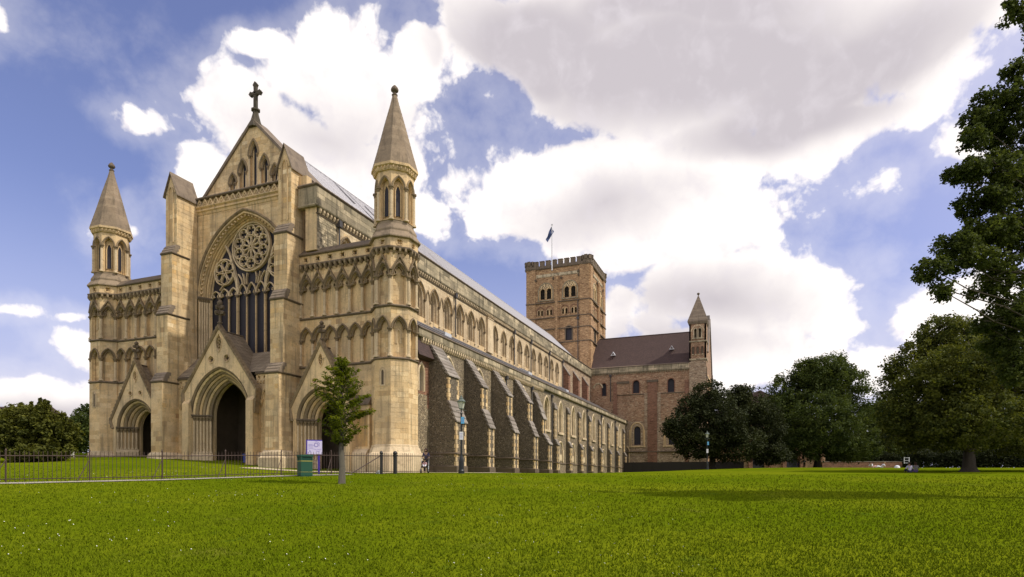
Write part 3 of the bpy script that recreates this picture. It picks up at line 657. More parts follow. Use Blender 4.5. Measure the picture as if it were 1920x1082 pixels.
# ---------- great buttresses ---------------------------------------------------------------
def great_buttress(y0, y1, label, near):
    G = empty('great_buttress', (-2.2, (y0 + y1) / 2, 0), parent=CATH, label=label)
    xs = [(-.5, 7.5, -2.85), (8.2, 13.1, -2.35), (13.8, 18.2, -1.95), (18.9, 23.3, -1.5)]
    fs = Fr((0, y0, 0), (1, 0, 0), (0, -1, 0)); fn = Fr((0, y1, 0), (1, 0, 0), (0, 1, 0))
    prof = [(.6, -.5), (-2.85, -.5), (-2.85, 7.5), (-2.35, 8.2), (-2.35, 13.1), (-1.95, 13.8), (-1.95, 18.2), (-1.5, 18.9), (-1.5, 23.3), (.5, 23.3), (.5, 12)]
    mb = MB(); prism(mb, fs, prof, -(y1 - y0), 0, .5); mb.build('buttress_pier', 'limestone', G)
    objs = (G, [], 145, 'limestone') if near else None
    mb = MB()
    for z0, z1, x in xs:
        z0 = max(z0, 1.0)
        ashlar(mb, Fr((x, 0, 0), (0, 1, 0), (-1, 0, 0)), y0, y1, z0, z1 - .05, ch=.38, ln=(.45, .85), seed=int(z0 * 7 + y0), objs=objs)
        ashlar(mb, fs, x, .4, z0, z1 - .05, ch=.38, ln=(.45, 1.0), seed=int(z0 * 9 + y0), objs=objs if z0 < 14 else None)
    mb.build('ashlar_facing', 'limestone', G, kind='stuff')
    # weathered set-offs made of stepped slabs, with a drip
    for z0, xa, xb in ((7.5, -2.85, -2.35), (13.1, -2.35, -1.95), (18.2, -1.95, -1.5)):
        for i in range(3):
            mb = MB(); t0, t1 = i / 3, (i + 1) / 3
            za, zb2 = z0 + .75 * t0, z0 + .75 * t1; x0 = xa + (xb - xa) * t0; x1 = xa + (xb - xa) * t1
            pr = [(x1 + .3, za - .02), (x0 - .06, za - .02), (x0 - .06, za + .04), (x1 - .03, zb2), (x1 + .3, zb2)]
            prism(mb, fs, pr, -(y1 - y0) - .03, .05 - .01 * i, .35 + .15 * i); mb.build('weathering_slab', 'setoff_stone', G)
        mb = MB(); ledge(mb, [(xa, y1), (xa, y0), (XB + .2, y0)], [(-.05, z0 - .16), (.05, z0 - .16), (.12, z0 - .07), (.12, z0 - .02), (-.05, z0 - .02)], tone=.2); mb.build('drip_mould', 'weathered_stone', G)
    # plinth
    mb = MB(); ledge(mb, [(.2, y1), (-2.85, y1), (-2.85, y0), (.2, y0)], [(-.1, -.5), (.35, -.5), (.35, 1.1), (.22, 1.25), (.18, 1.5), (.05, 1.68), (-.1, 1.68)], tone=.7); mb.build('plinth', 'pale_stone', G)
    # saddle-back cap: gable to the west, niche in the face
    yc = (y0 + y1) / 2; fw = Fr((-1.5, 0, 0), (0, 1, 0), (-1, 0, 0)); hw = (y1 - y0) / 2
    mb = MB(); prism(mb, fw, [(y0 - .02, 23.25), (yc, 24.9), (y1 + .02, 23.25)], -2.0, .0, .5); mb.build('cap_gable', 'limestone', G)
    for s in (-1, 1):
        mb = MB(); n = 5
        for i in range(n):
            t0, t1 = i / n, (i + 1) / n
            pa = (yc + s * (hw + .16) * (1 - t0), 23.1 + 1.95 * t0); pb = (yc + s * (hw + .16) * (1 - t1), 23.1 + 1.95 * t1)
            prism(mb, fw, [pa, (pb[0], pb[1] + .03), (pb[0], pb[1] - .1), (pa[0], pa[1] - .1)] if s < 0 else [pa, (pa[0], pa[1] - .1), (pb[0], pb[1] - .1), (pb[0], pb[1] + .03)], -2.1, .16, .3 + .1 * (i % 3))
        mb.build('cap_roof', 'setoff_stone', G)
    mb = MB(); sheet(mb, fw, opening(yc, 19.2, 23.3, .24, .5, 5), .012, .15); mb.build('niche_panel', 'limestone', G)
    mb = MB(); sweep(mb, fw, opening(yc, 19.2, 23.3, .27, .55, 5), bar(.09, 0, .10), tone=.4); mb.build('niche_moulding', 'limestone', G)
    return G
GB = great_buttress(8.15, 9.4, 'right-hand great buttress beside the west window', True)
GN = great_buttress(20.05, 21.3, 'left-hand great buttress beside the west window', False)

# ---------- great west window ---------------------------------------------------------------
W = empty('west_window', (1.3, YC, 10), parent=CATH, label='great nine-light west window with rose tracery')
fw = west(XW)
mb = MB(); prism(mb, fw, rect(9.3, 20.2, 8.0, 23.6), -.5, 0, .5, 0, [opening(YC, 9.8, 15.1, 5.05, 6.55, 12)]); mb.build('window_wall', 'limestone', W)
mb = MB(); ashlar(mb, fw, 9.4, 20.05, 8.0, 22.1, seed=5, opens=[op_arch(YC, 7, 15.1, 5.05, 6.55, .25)]); mb.build('ashlar_facing', 'limestone', W, kind='stuff')
# splayed orders stepping in to the glass
fg = west(1.45)
for i in range(6):
    t = i / 5; h = 5.08 - .52 * t; r = 6.6 - .55 * t; d = -(.15 + .8 * t)
    mb = MB(); sweep(mb, fw, arch(YC, 15.1, h, r, 14), [(.14, d - .35), (-.06, d - .3), (-.06, d), (.0, d + .07), (.06, d + .02), (.14, d + .06)], tone=.25 + .5 * (i % 2)); mb.build('archivolt', 'limestone', W)
    if i < 5:
        for s in (-1, 1):
            p = fw.P(YC + s * (h - .02), 0, d + .02); mm = colonnette(p.x, p.y, 10.0, 15.1, .085, W)
mb = MB(); sweep(mb, fw, arch(YC, 15.1, 5.15, 6.7, 14), [(0, -.05), (0, .08), (.1, .17), (.22, .10), (.22, -.02)], tone=.35)
mb.build('hood_mould', 'soot_stone', W)
me = mesh_of(lambda m: (box(m, WF, -.07, .07, -.07, .07, -.07, .07, .4)), 'limestone')
pts = arch(YC, 15.1, 4.93, 6.43, 22)
for a, z in pts: inst('dogtooth', me, fw.P(a, z, -.17), W, .6)
for s in (-1, 1):
    mb = MB(); fj = Fr(fw.P(YC + s * 5.1, 0, 0), (1, 0, 0), (0, -s, 0))
    prism(mb, Fr((0, 0, 0), (1, 0, 0), (0, 1, 0)), [(XW, 9.6), (1.6, 9.6), (1.6, 15.1), (XW, 15.1)], (YC + s * 5.1), (YC + s * 5.3), .5); mb.build('jamb', 'limestone', W)
    mb = MB(); ledge(mb, [(XW - .1, YC + s * 5.12), (1.5, YC + s * 4.52)] if s > 0 else [(1.5, YC + s * 4.52), (XW - .1, YC + s * 5.12)], [(-.1, 14.95), (.10, 15.0), (.14, 15.12), (.14, 15.2), (-.1, 15.2)], tone=.2); mb.build('impost', 'weathered_stone', W)
mb = MB(); sheet(mb, fg, opening(YC, 9.7, 15.1, 4.6, 6.15, 12), -.16); mb.build('glass', 'dark_glass', W)
mb = MB(); prism(mb, Fr((0, 9.4, 0), (1, 0, 0), (0, -1, 0)), [(XW - .05, 9.2), (1.6, 9.2), (1.6, 10.05), (XW - .05, 9.75)], -10.6, 0, .4); mb.build('window_sill', 'weathered_stone', W)
def mull(m, w, H): box(m, WF, -w, w, 0, H, -w, w, .6); lathe(m, (-w * 1.25, 0, 0), [(w * .62, 0), (w * .62, H)], 6, 0, .6)
mA = mesh_of(lambda m: mull(m, .055, 5.2), 'limestone'); mB_ = mesh_of(lambda m: mull(m, .085, 5.2), 'limestone')
for k in range(10):
    a = YC - 4.5 + k; major = k in (3, 6)
    inst('mullion', mB_ if major else mA, fg.P(a, 9.95, 0), W)
    if k not in (0, 9):
        mm = mesh_of(lambda m: lathe(m, (0, 0, 0), [(.10, 0), (.16, .12), (.16, .2), (.1, .24)], 8), 'weathered_stone') if k == 1 else mm_; mm_ = mm
        inst('mullion_capital', mm, fg.P(a, 14.95, .08), W)
for k in range(9):
    c = YC - 4 + k; z = 15.15; zz = .95 if 3 <= k <= 5 else .72
    if k in (0, 8): zz = .6
    mb = MB(); sweep(mb, fg, arch(c, z, .49, zz, 5), bar(.10, -.12, .09), tone=.8)
    for s in (-1, 1): sweep(mb, fg, [(c + s * .46, z + .02), (c + s * .18, z + .12), (c + s * .26, z + .3)], bar(.07, -.1, .04), tone=.6)
    mb.build('light_head', 'pale_stone', W)
mb = MB()
for s in (-1, 1):
    sweep(mb, fg, [(YC + s * 1.5, 15.1), (YC + s * 1.55, 16.3), (YC + s * 1.95, 17.5), (YC + s * 2.35, 18.7), (YC + s * 3.2, 20.2)][::s], bar(.16, -.12, .13), tone=.85)
    sweep(mb, fg, [(YC + s * 1.5, 15.1), (YC + s * 1.7, 16.3), (YC + s * 2.0, 17.1)][::s], bar(.12, -.12, .10), tone=.85)
    sweep(mb, fg, [(YC + s * 3.5, 15.8), (YC + s * 3.2, 16.1), (YC + s * 2.9, 16.25)][::s], bar(.08, -.12, .10), tone=.85)
    for q in (0, .55, 1.1): sweep(mb, fg, [(YC + s * (.5 + q * .4), 16.0), (YC + s * (.55 + q * .5), 16.5), (YC + s * (.45 + q * .9), 16.95)][::s], bar(.08, -.12, .08), tone=.8)
mb.build('tracery_ribs', 'pale_stone', W)
def ring(m, r, w, d0, d1, n): sweep(m, Fr((0, 0, 0), (0, 1, 0), (-1, 0, 0)), circle(0, 0, r, n), bar(w, d0, d1), True, .85)
def placed(name, me, a, z, d=0.0): return inst(name, me, fg.P(a, z, d), W)
placed('rose_ring', mesh_of(lambda m: (ring(m, 2.02, .13, -.12, .14, 40), ring(m, 1.86, .06, -.1, .06, 40)), 'pale_stone'), YC, 19.1)
m_small = mesh_of(lambda m: (ring(m, .43, .09, -.12, .11, 16), [sweep(m, Fr((0, 0, 0), (0, 1, 0), (-1, 0, 0)), [(.40 * math.cos(b - .25), .40 * math.sin(b - .25)), (.22 * math.cos(b), .22 * math.sin(b)), (.40 * math.cos(b + .25), .40 * math.sin(b + .25))], bar(.07, -.1, .05), tone=.8) for b in [math.pi / 2 * q + .785 for q in range(4)]]), 'pale_stone')
for k in range(10):
    b = math.pi / 2 + 2 * math.pi * k / 10; placed('rose_roundel', m_small, YC + 1.40 * math.cos(b), 19.1 + 1.40 * math.sin(b), .02)
def petal(b, r0, r1, w):
    c, s = math.cos(b), math.sin(b)
    P = lambda r, o: (r * c - o * s, r * s + o * c)
    return [P(r0, 0), P(r0 + (r1 - r0) * .45, w * .8), P(r0 + (r1 - r0) * .8, w), P(r1, 0), P(r0 + (r1 - r0) * .8, -w), P(r0 + (r1 - r0) * .45, -w * .8)]
for k in range(10):
    mb = MB(); sweep(mb, Fr(fg.P(YC, 19.1), fg.u, fg.n), petal(math.pi / 2 + 2 * math.pi * (k + .5) / 10, .2, .98, .20), bar(.065, -.1, .10), True, .85); mb.build('rose_petal', 'pale_stone', W)
placed('rose_hub', mesh_of(lambda m: ring(m, .14, .07, -.1, .15, 12), 'pale_stone'), YC, 19.1)
m_side = mesh_of(lambda m: (ring(m, 1.10, .11, -.12, .13, 28), ring(m, .16, .06, -.1, .1, 10), [sweep(m, Fr((0, 0, 0), (0, 1, 0), (-1, 0, 0)), petal(math.pi / 2 + math.pi * q / 3, .2, 1.02, .34), bar(.075, -.1, .09), True, .8) for q in range(6)]), 'pale_stone')
for s in (-1, 1): placed('side_rose', m_side, YC + s * 2.98, 17.3)

# ---------- gallery parapet and gable -----------------------------------------------------
Gp = empty('gallery_parapet', (XW, YC, 22), parent=CATH, label='parapet with a zigzag of open triangles below the gable')
fr = west(XW - .18)
mb = MB(); ledge(mb, [(XW, 20.05), (XW, 9.4)], [(-.3, 22.15), (.05, 22.15), (.10, 22.35), (.20, 22.4), (.20, 22.52), (.12, 22.6), (.28, 22.72), (.28, 22.80), (-.3, 22.80)], tone=.4); mb.build('string_course', 'limestone', Gp)
mb = MB(); prism(mb, fr, rect(9.4, 20.05, 22.8, 23.42), -.3, -.2, .3); mb.build('parapet_backing', 'weathered_stone', Gp)
me = mesh_of(lambda m: sweep(m, Fr((0, 0, 0), (0, 1, 0), (-1, 0, 0)), [(-.30, 0), (0, .55), (.30, 0)], bar(.12, -.2, .02), tone=.6), 'limestone')
me2 = mesh_of(lambda m: sweep(m, Fr((0, 0, 0), (0, 1, 0), (-1, 0, 0)), [(-.12, 0), (0, .24), (.12, 0)], bar(.06, -.2, .0), tone=.6), 'limestone')
n = 17
for k in range(n):
    a = 9.4 + (k + .5) * (20.05 - 9.4) / n; inst('zigzag_triangle', me, fr.P(a, 22.83, 0), Gp); inst('zigzag_tooth', me2, fr.P(a, 22.83, 0), Gp)
mb = MB(); ledge(mb, [(XW, 20.05), (XW, 9.4)], [(-.4, 23.38), (.26, 23.38), (.32, 23.46), (.28, 23.56), (-.1, 23.68), (-.4, 23.68)], tone=.2); mb.build('parapet_coping', 'weathered_stone', Gp)
XG = 1.65
Gg = empty('west_gable', (XG, YC, 23), parent=CATH, label='steep west gable with five stepped lancets'); fr = west(XG)
lan = [(0, 27.0, .46, 1.15, 28.2), (1.18, 25.7, .42, 1.0, 26.7), (-1.18, 25.7, .42, 1.0, 26.7), (2.3, 24.95, .36, .75, 25.55), (-2.3, 24.95, .36, .75, 25.55)]
mb = MB(); prism(mb, fr, [(YC - 7.3, 22.4), (YC + 7.3, 22.4), (YC, 29.75)], -1.0, 0, .5, 0, [opening(YC + o, 24.25, zs, h, r, 6) for o, zs, h, r, _ in lan]); mb.build('gable_wall', 'limestone', Gg)
mb = MB(); ashlar(mb, fr, YC - 7.3, YC + 7.3, 22.4, 29.4, ch=.33, seed=9, opens=[op_arch(YC + o, 24.1, zs, h, r, .15) for o, zs, h, r, _ in lan], bounds=lambda a, b: (YC - (29.55 - b), YC + (29.55 - b))); mb.build('ashlar_facing', 'limestone', Gg, kind='stuff')
for o, zs, h, r, top in lan:
    mb = MB(); prism(mb, fr, opening(YC + o, 24.2, zs + .02, h + .02, r + .02, 6), -.30, -.28, .5, 0, [opening(YC + o, 24.4, top - .5, .19, .5, 4)]); mb.build('lancet_surround', 'limestone', Gg)
    mb = MB(); sheet(mb, fr, opening(YC + o, 24.35, top - .5, .21, .5, 4), -.33); mb.build('lancet_glass', 'dark_glass', Gg)
    mb = MB(); sweep(mb, fr, arch(YC + o, zs, h + .06, r + .08, 7), [(-.04, -.12), (-.04, .05), (.05, .10), (.12, .05), (.12, -.02)], tone=.4); sweep(mb, fr, arch(YC + o, zs, h - .1, r - .1, 7), bar(.07, -.3, -.1), tone=.7); mb.build('hood_mould', 'soot_stone', Gg)
    for s in (-1, 1): p = fr.P(YC + o + s * (h - .02), 0, .0); colonnette(p.x, p.y, 24.25, zs, .07, Gg)
for s in (-1, 1):
    mb = MB(); n = 14
    for i in range(n):
        t0, t1 = i / n, (i + 1) / n; A = (YC + s * 7.45 * (1 - t0), 22.45 + 7.6 * t0); Bp = (YC + s * 7.45 * (1 - t1), 22.45 + 7.6 * t1)
        pg = [A, Bp, (Bp[0], Bp[1] - .32), (A[0], A[1] - .32)]
        prism(mb, fr, pg, -1.6, .14 + .006 * (i % 3), .2 + .15 * (i % 3))
    mb.build('raking_coping', 'setoff_stone', Gg)
Cr = empty('gable_cross', (XG + .3, YC, 29.6), parent=CATH, label='stone cross on the west gable')
cx, cy = XG + .25, YC
mb = MB(); lathe(mb, (cx, cy, 29.3), [(.62, 0), (.42, .6), (.26, 1.2), (.24, 1.45), (.38, 1.52), (.38, 1.64), (.24, 1.70), (.15, 1.78)], 8, R_(22.5), .3); mb.build('cross_base', 'lichen_shade_stone', Cr)
fc = Fr((cx, cy, 0), (0, 1, 0), (-1, 0, 0))
def armp(L, w0, w1): return [(-w0, 0), (-w1 * .6, L * .55), (-w1, L * .72), (0, L), (w1, L * .72), (w1 * .6, L * .55), (w0, 0)]
mb = MB(); box(mb, fc, -.14, .14, 31.0, 32.15, -.12, .12, .2)
for ang, L in ((0, 1.0), (90, .68), (-90, .68)):
    P = [(a * math.cos(R_(ang)) - b * math.sin(R_(ang)), a * math.sin(R_(ang)) + b * math.cos(R_(ang)) + 32.3) for a, b in armp(L, .10, .23)]
    prism(mb, fc, P, -.12, .12, .2)
sweep(mb, fc, circle(0, 32.3, .24, 14), bar(.1, -.1, .1), True, .2)
mb.build('cross_arms', 'lichen_shade_stone', Cr)

# ---------- porches ------------------------------------------------------------------------
def crockets(mb, fr, path, sp, size=.13):
    for (a, z), (b, y) in zip(path, path[1:]):
        L = math.hypot(b - a, y - z); n = max(1, int(L / sp))
        for k in range(n):
            t = (k + .5) / n; c = (a + (b - a) * t, z + (y - z) * t)
            dx, dz = (b - a) / L, (y - z) / L
            s = size
            prism(mb, fr, [(c[0] - dx * s, c[1] - dz * s), (c[0] + dx * s, c[1] + dz * s), (c[0] + dx * s * .4 - dz * s * 1.3, c[1] + dz * s * .4 + dx * s * 1.3), (c[0] - dx * s * .9 - dz * s * .9, c[1] - dz * s * .9 + dx * s * .9)], -.05, .16, .3)
def finial_cross(x, y, z, s, parent):
    f = Fr((x, y, 0), (0, 1, 0), (-1, 0, 0)); mb = MB()
    lathe(mb, (x, y, z - .3 * s), [(.16 * s, 0), (.13 * s, .5 * s), (.2 * s, .55 * s), (.2 * s, .62 * s), (.09 * s, .7 * s), (.09 * s, 2.0 * s)], 6, 0, .3)
    for zz, L in ((1.0, .42), (1.45, .34)):
        for sg in (-1, 1):
            prism(mb, f, [(0, z + (zz - .1) * s), (sg * L * s, z + (zz - .05) * s), (sg * L * 1.15 * s, z + (zz + .12) * s), (sg * L * .7 * s, z + (zz + .22) * s), (0, z + (zz + .12) * s)], -.09 * s, .09 * s, .3)
            prism(mb, Fr((x, y, 0), (1, 0, 0), (0, 1, 0)), [(0, z + (zz - .1) * s), (sg * L * s, z + (zz - .05) * s), (sg * L * 1.15 * s, z + (zz + .12) * s), (sg * L * .7 * s, z + (zz + .22) * s), (0, z + (zz + .12) * s)], -.09 * s, .09 * s, .3)
    lathe(mb, (x, y, z + 1.65 * s), [(.08 * s, 0), (.2 * s, .12 * s), (.22 * s, .25 * s), (.1 * s, .4 * s), (0, .46 * s)], 8, 0, .3)
    mb.build('finial', 'weathered_stone', parent)
def porch(yc, xp, zg, zs, ho, ro, hi, ri, zapex, hwg, zfoot, xi, label, back, norders=6, roof_z=None, xroof=XB, fin=.9):
    P = empty('porch', (xp + .5, yc, zg), parent=CATH, label=label); f = west(xp)
    # gable front with the arch cut out and its tracery figures
    q = (zapex - zfoot) / hwg; s_ = ho / 3.2
    vz = zs + ro + .62 * (zapex - zs - ro)
    ves = [(yc + a * s_, vz + z * s_) for a, z in ((0, .75), (.26, .35), (.33, 0), (.26, -.35), (0, -.75), (-.26, -.35), (-.33, 0), (-.26, .35))]
    rz = zs + ro + .60 * s_ - .0; r1 = circle(yc - .82 * s_, rz, .30 * s_, 12); r2 = circle(yc + .82 * s_, rz, .30 * s_, 12)
    outline = [(yc - ho - .45 * s_, zg - .4), (yc - ho - .45 * s_, zs + .0), (yc - hwg, zfoot), (yc, zapex), (yc + hwg, zfoot), (yc + ho + .45 * s_, zs + .0), (yc + ho + .45 * s_, zg - .4), (yc + ho, zg - .4)] + arch(yc, zs, ho, ro, 10)[::-1] + [(yc - ho, zg - .4)]
    mb = MB(); prism(mb, f, outline, -.28, 0, .6, 0, [ves, r1, r2]); mb.build('porch_front', 'limestone', P)
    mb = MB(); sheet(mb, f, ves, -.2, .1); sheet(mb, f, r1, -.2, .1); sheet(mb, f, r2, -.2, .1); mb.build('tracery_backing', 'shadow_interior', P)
    mb = MB(); sweep(mb, f, ves, bar(.07, -.06, .06), True, .6)
    for i in range(4): sweep(mb, f, foil(yc, vz + (.42 - .28 * i) * s_, .16 * s_, 4, 4), bar(.035, -.2, -.02), True, .5)
    mb.build('vesica_tracery', 'limestone', P)
    for rr, cc in ((r1, yc - .82 * s_), (r2, yc + .82 * s_)):
        mb = MB(); sweep(mb, f, rr, bar(.07, -.05, .05), True, .6); sweep(mb, f, foil(cc, rz, .24 * s_, 4, 5), bar(.045, -.2, -.03), True, .5); mb.build('roundel', 'limestone', P)
    mb = MB(); rake = [(yc - ho - .5 * s_, zs), (yc - hwg - .08, zfoot), (yc, zapex + .12), (yc + hwg + .08, zfoot), (yc + ho + .5 * s_, zs)]
    sweep(mb, f, rake, [(-.10, -.3), (-.10, .06), (.0, .14), (.09, .14), (.12, -.3)], tone=.4); crockets(mb, f, rake, .34, .11); mb.build('gable_moulding', 'soot_stone', P)
    finial_cross(xp + .1, yc, zapex + .15, fin, P)
    # side returns of the porch
    # recessed orders
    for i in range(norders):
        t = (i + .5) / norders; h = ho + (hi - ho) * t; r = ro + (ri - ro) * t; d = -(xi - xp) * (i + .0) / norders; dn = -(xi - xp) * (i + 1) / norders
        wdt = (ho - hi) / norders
        mb = MB(); sweep(mb, f, arch(yc, zs, h - wdt * .5, r - wdt * .5, 10), [(wdt * 1.25, dn - .05), (0, dn - .05), (-.01, dn + .10), (.05, d - .02), (.12, d + .03), (wdt * .75, d - .04), (wdt * 1.25, d)], tone=(.2, .75, .4)[i % 3]); mb.build('archivolt', 'limestone' if i % 2 else 'soot_stone', P)  # every other order darkened to paint the contrast of lit and shaded stone
        for s in (-1, 1):
            p = f.P(yc + s * (h + .02), 0, d - .10); c = colonnette(p.x, p.y, zg + .75, zs - .02, .085 if ho > 3 else .075, P)
    for s in (-1, 1):
        pa = (xp - .02, yc + s * ho); pb = (xi + .05, yc + s * hi)
        line = [pa, pb] if s > 0 else [pb, pa]
        mb = MB(); vs_ = [(x, y + s * .12, z) for x, y in (pa, pb) for z in (zg - .4, zs)]; mb.add(vs_, [(0, 1, 3, 2)], 0, .2); mb.build('splayed_jamb', 'limestone', P)
        mb = MB(); ledge(mb, line, [(-.15, zs - .04), (.06, zs - .02), (.14, zs + .06), (.14, zs + .16), (-.15, zs + .16)], tone=.1); mb.build('capital_band', 'weathered_stone', P)
        mb = MB(); ledge(mb, line, [(-.2, zg - .4), (.26, zg - .4), (.26, zg + .5), (.18, zg + .55), (.12, zg + .74), (-.2, zg + .76)], tone=.6); mb.build('jamb_plinth', 'pale_stone', P)
        mb = MB(); fs = Fr((0, yc + s * (ho + .45 * s_), 0), (1, 0, 0), (0, s, 0)); box(mb, fs, xp + .01, XB + .3, zg - .4, zs + .2, -.3, -.01, .5); mb.build('porch_side', 'limestone', P)
    # interior
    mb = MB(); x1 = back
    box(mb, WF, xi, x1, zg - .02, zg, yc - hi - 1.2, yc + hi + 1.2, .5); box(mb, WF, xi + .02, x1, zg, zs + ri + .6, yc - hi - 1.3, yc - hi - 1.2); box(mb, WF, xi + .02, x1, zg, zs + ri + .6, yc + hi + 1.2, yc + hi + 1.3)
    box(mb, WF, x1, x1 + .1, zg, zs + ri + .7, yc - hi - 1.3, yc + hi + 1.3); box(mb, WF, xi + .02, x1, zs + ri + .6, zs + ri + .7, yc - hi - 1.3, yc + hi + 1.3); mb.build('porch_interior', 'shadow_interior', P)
    mb = MB(); prism(mb, west(xi + .22), rect(yc - hi - 1.25, yc + hi + 1.25, zg - .3, zs + ri + .65), -.2, 0, .3, 0, [opening(yc, zg - .25, zs, hi, ri, 8)]); mb.build('inner_arch', 'limestone', P)
    fb = west(x1 - .02)
    for c in ((yc - hi * .5, yc + hi * .5) if hi > 1.6 else (yc,)):
        dh = hi * .42 if hi > 1.6 else hi * .75
        mb = MB(); sheet(mb, fb, opening(c, zg, zs - .6, dh, dh * 1.2, 6), .03)
        for q in range(5): box(mb, fb, c - dh + q * dh * .4, c - dh + q * dh * .4 + dh * .37, zg, zs - .6, .03, .06)
        mb.build('door', 'door_wood', P)
        mb = MB(); sweep(mb, fb, opening(c, zg, zs - .6, dh + .05, dh * 1.25, 6), bar(.16, 0, .18), tone=.4); mb.build('door_arch', 'limestone', P)
    # pitched roof behind the gable
    if roof_z is not None:
        zt = zapex - .18; zb = roof_z
        hw = hwg * (zt - zb) / (zapex - zfoot) + .05
        mb = MB(); mb.add([(xp + .15, yc - hw, zb), (xp + .15, yc, zt), (xroof, yc, zt), (xroof, yc - hw, zb)], [(0, 1, 2, 3)]); mb.add([(xp + .15, yc + hw, zb), (xp + .15, yc, zt), (xroof, yc, zt), (xroof, yc + hw, zb)], [(0, 1, 2, 3)]); mb.build('porch_roof', 'stone_slates', P)
        mb = MB(); tube(mb, (xp + .1, yc, zt + .02), (xroof, yc, zt + .02), .07, None, 5, .2); mb.build('roof_ridge', 'weathered_stone', P)
    return P
porch(15.0, -1.9, .85, 4.6, 3.2, 3.85, 2.0, 2.75, 11.5, 3.75, 6.5, -.7, 'central porch with crocketed gable over a deep pointed arch', 3.2, 7, roof_z=7.7, xroof=XW, fin=1.0)
porch(5.35, -1.6, .2, 3.9, 2.25, 2.5, 1.2, 1.55, 9.55, 2.75, 4.9, -.4, 'right-hand side porch partly behind the young tree', 2.2, 6, roof_z=6.0, fin=.75)
porch(24.8, -1.6, 1.35, 3.9, 2.35, 2.5, 1.2, 1.55, 9.5, 2.95, 4.6, -.4, 'left-hand side porch between turret and buttress', 2.2, 6, roof_z=6.0, fin=.8)
# ---- low wall between the central porch and the great buttresses
LW = empty('porch_flank', (-1.3, YC, 0), parent=CATH, label='low wall with pierced parapet either side of the central porch')
f = west(-1.3)
for a0, a1, nic in ((9.4, 11.75, 10.75), (18.25, 20.05, 19.35)):
    mb = MB(); prism(mb, f, rect(a0, a1, -.3, 7.2), -1.8, 0, .5, 0, []); mb.build('flank_wall', 'limestone', LW)
    mb = MB(); ashlar(mb, f, a0, a1, .8, 7.1, ch=.36, seed=int(a0), opens=[op_arch(nic, 2.0, 5.7, .42, .85)]); mb.build('ashlar_facing', 'limestone', LW, kind='stuff')
    mb = MB(); sweep(mb, f, arch(nic, 5.7, .42, .85, 6), bar(.14, 0, .14), tone=.35); sweep(mb, f, arch(nic, 5.7, .30, .6, 6), bar(.08, 0, .08), tone=.6)
    for s in (-1, 1): lathe(mb, tuple(f.P(nic + s * .42, 5.2, .08)), [(.03, 0), (.09, .15), (.13, .3), (.15, .42), (.15, .5)], 8, 0, .2)
    mb.build('niche', 'limestone', LW)
    frieze(f.off(.04), a0, a1, 7.2, 7.72, .62, LW, r=.12); corbels(f, a0, a1, 6.98, 7.18, .3, LW, w=.1, out=.14)
    mb = MB(); ledge(mb, [(-1.3, a1), (-1.3, a0)], [(-.5, 7.7), (.16, 7.7), (.2, 7.8), (-.1, 7.98), (-.5, 7.98)], tone=.2); mb.build('parapet_coping', 'weathered_stone', LW)
    mb = MB(); prism(mb, Fr((0, a0, 0), (1, 0, 0), (0, -1, 0)), [(-1.3, -.3), (-1.75, -.3), (-1.75, 1.35), (-1.55, 1.6), (-1.3, 1.6)], -(a1 - a0), 0, .6); mb.build('plinth', 'pale_stone', LW)
for a0, a1 in ((11.3, 12.0), (18.0, 18.7)):
    mb = MB(); prism(mb, Fr((0, a0, 0), (1, 0, 0), (0, -1, 0)), [(-1.2, -.2), (-2.15, -.2), (-2.15, 5.6), (-1.75, 6.1), (-1.2, 6.3)], -(a1 - a0), 0, .5); mb.build('flanking_pier', 'limestone', LW)
mb = MB(); mb.add([(-1.45, 9.4, 7.9), (-1.45, 20.05, 7.9), (XW, 20.05, 9.9), (XW, 9.4, 9.9)], [(0, 1, 2, 3)], 0, .5); mb.build('lean_to_roof', 'stone_slates', LW)
# ---- side blocks of the aisle porches
for (a0, a1, g) in ((1.55, 2.95, .2), (27.35, 28.5, 1.4)):
    S = empty('porch_wing', (-.8, (a0 + a1) / 2, g), parent=CATH, label='shallow wing with blind segmental arch beside a side porch'); f = west(-.95); ac = (a0 + a1) / 2
    mb = MB(); prism(mb, f, rect(a0, a1, -.3, 4.95), -.6, 0, .5, 0, [opening(ac, 1.9, 4.2, (a1 - a0) * .40, .38, 6)]); mb.build('wing_wall', 'limestone', S)
    mb = MB(); sheet(mb, f, rect(a0, a1, 1.8, 4.7), -.3, .88); mb.build('blind_panel', 'limestone', S)
    mb = MB(); sweep(mb, f, arch(ac, 4.2, (a1 - a0) * .42, .42, 6), bar(.1, 0, .1), tone=.3); mb.build('arch_moulding', 'limestone', S)
    mb = MB(); prism(mb, Fr((0, a0, 0), (1, 0, 0), (0, -1, 0)), [(-.5, 4.93), (-1.08, 4.93), (-1.08, 5.02), (-.5, 5.75)], -(a1 - a0), .02, .3); mb.build('weathering_slab', 'weathered_stone', S)
    mb = MB(); prism(mb, Fr((0, a0, 0), (1, 0, 0), (0, -1, 0)), [(-.95, -.3), (-1.4, -.3), (-1.4, 1.35), (-1.2, 1.6), (-.95, 1.75)], -(a1 - a0), 0, .6); mb.build('plinth', 'pale_stone', S)
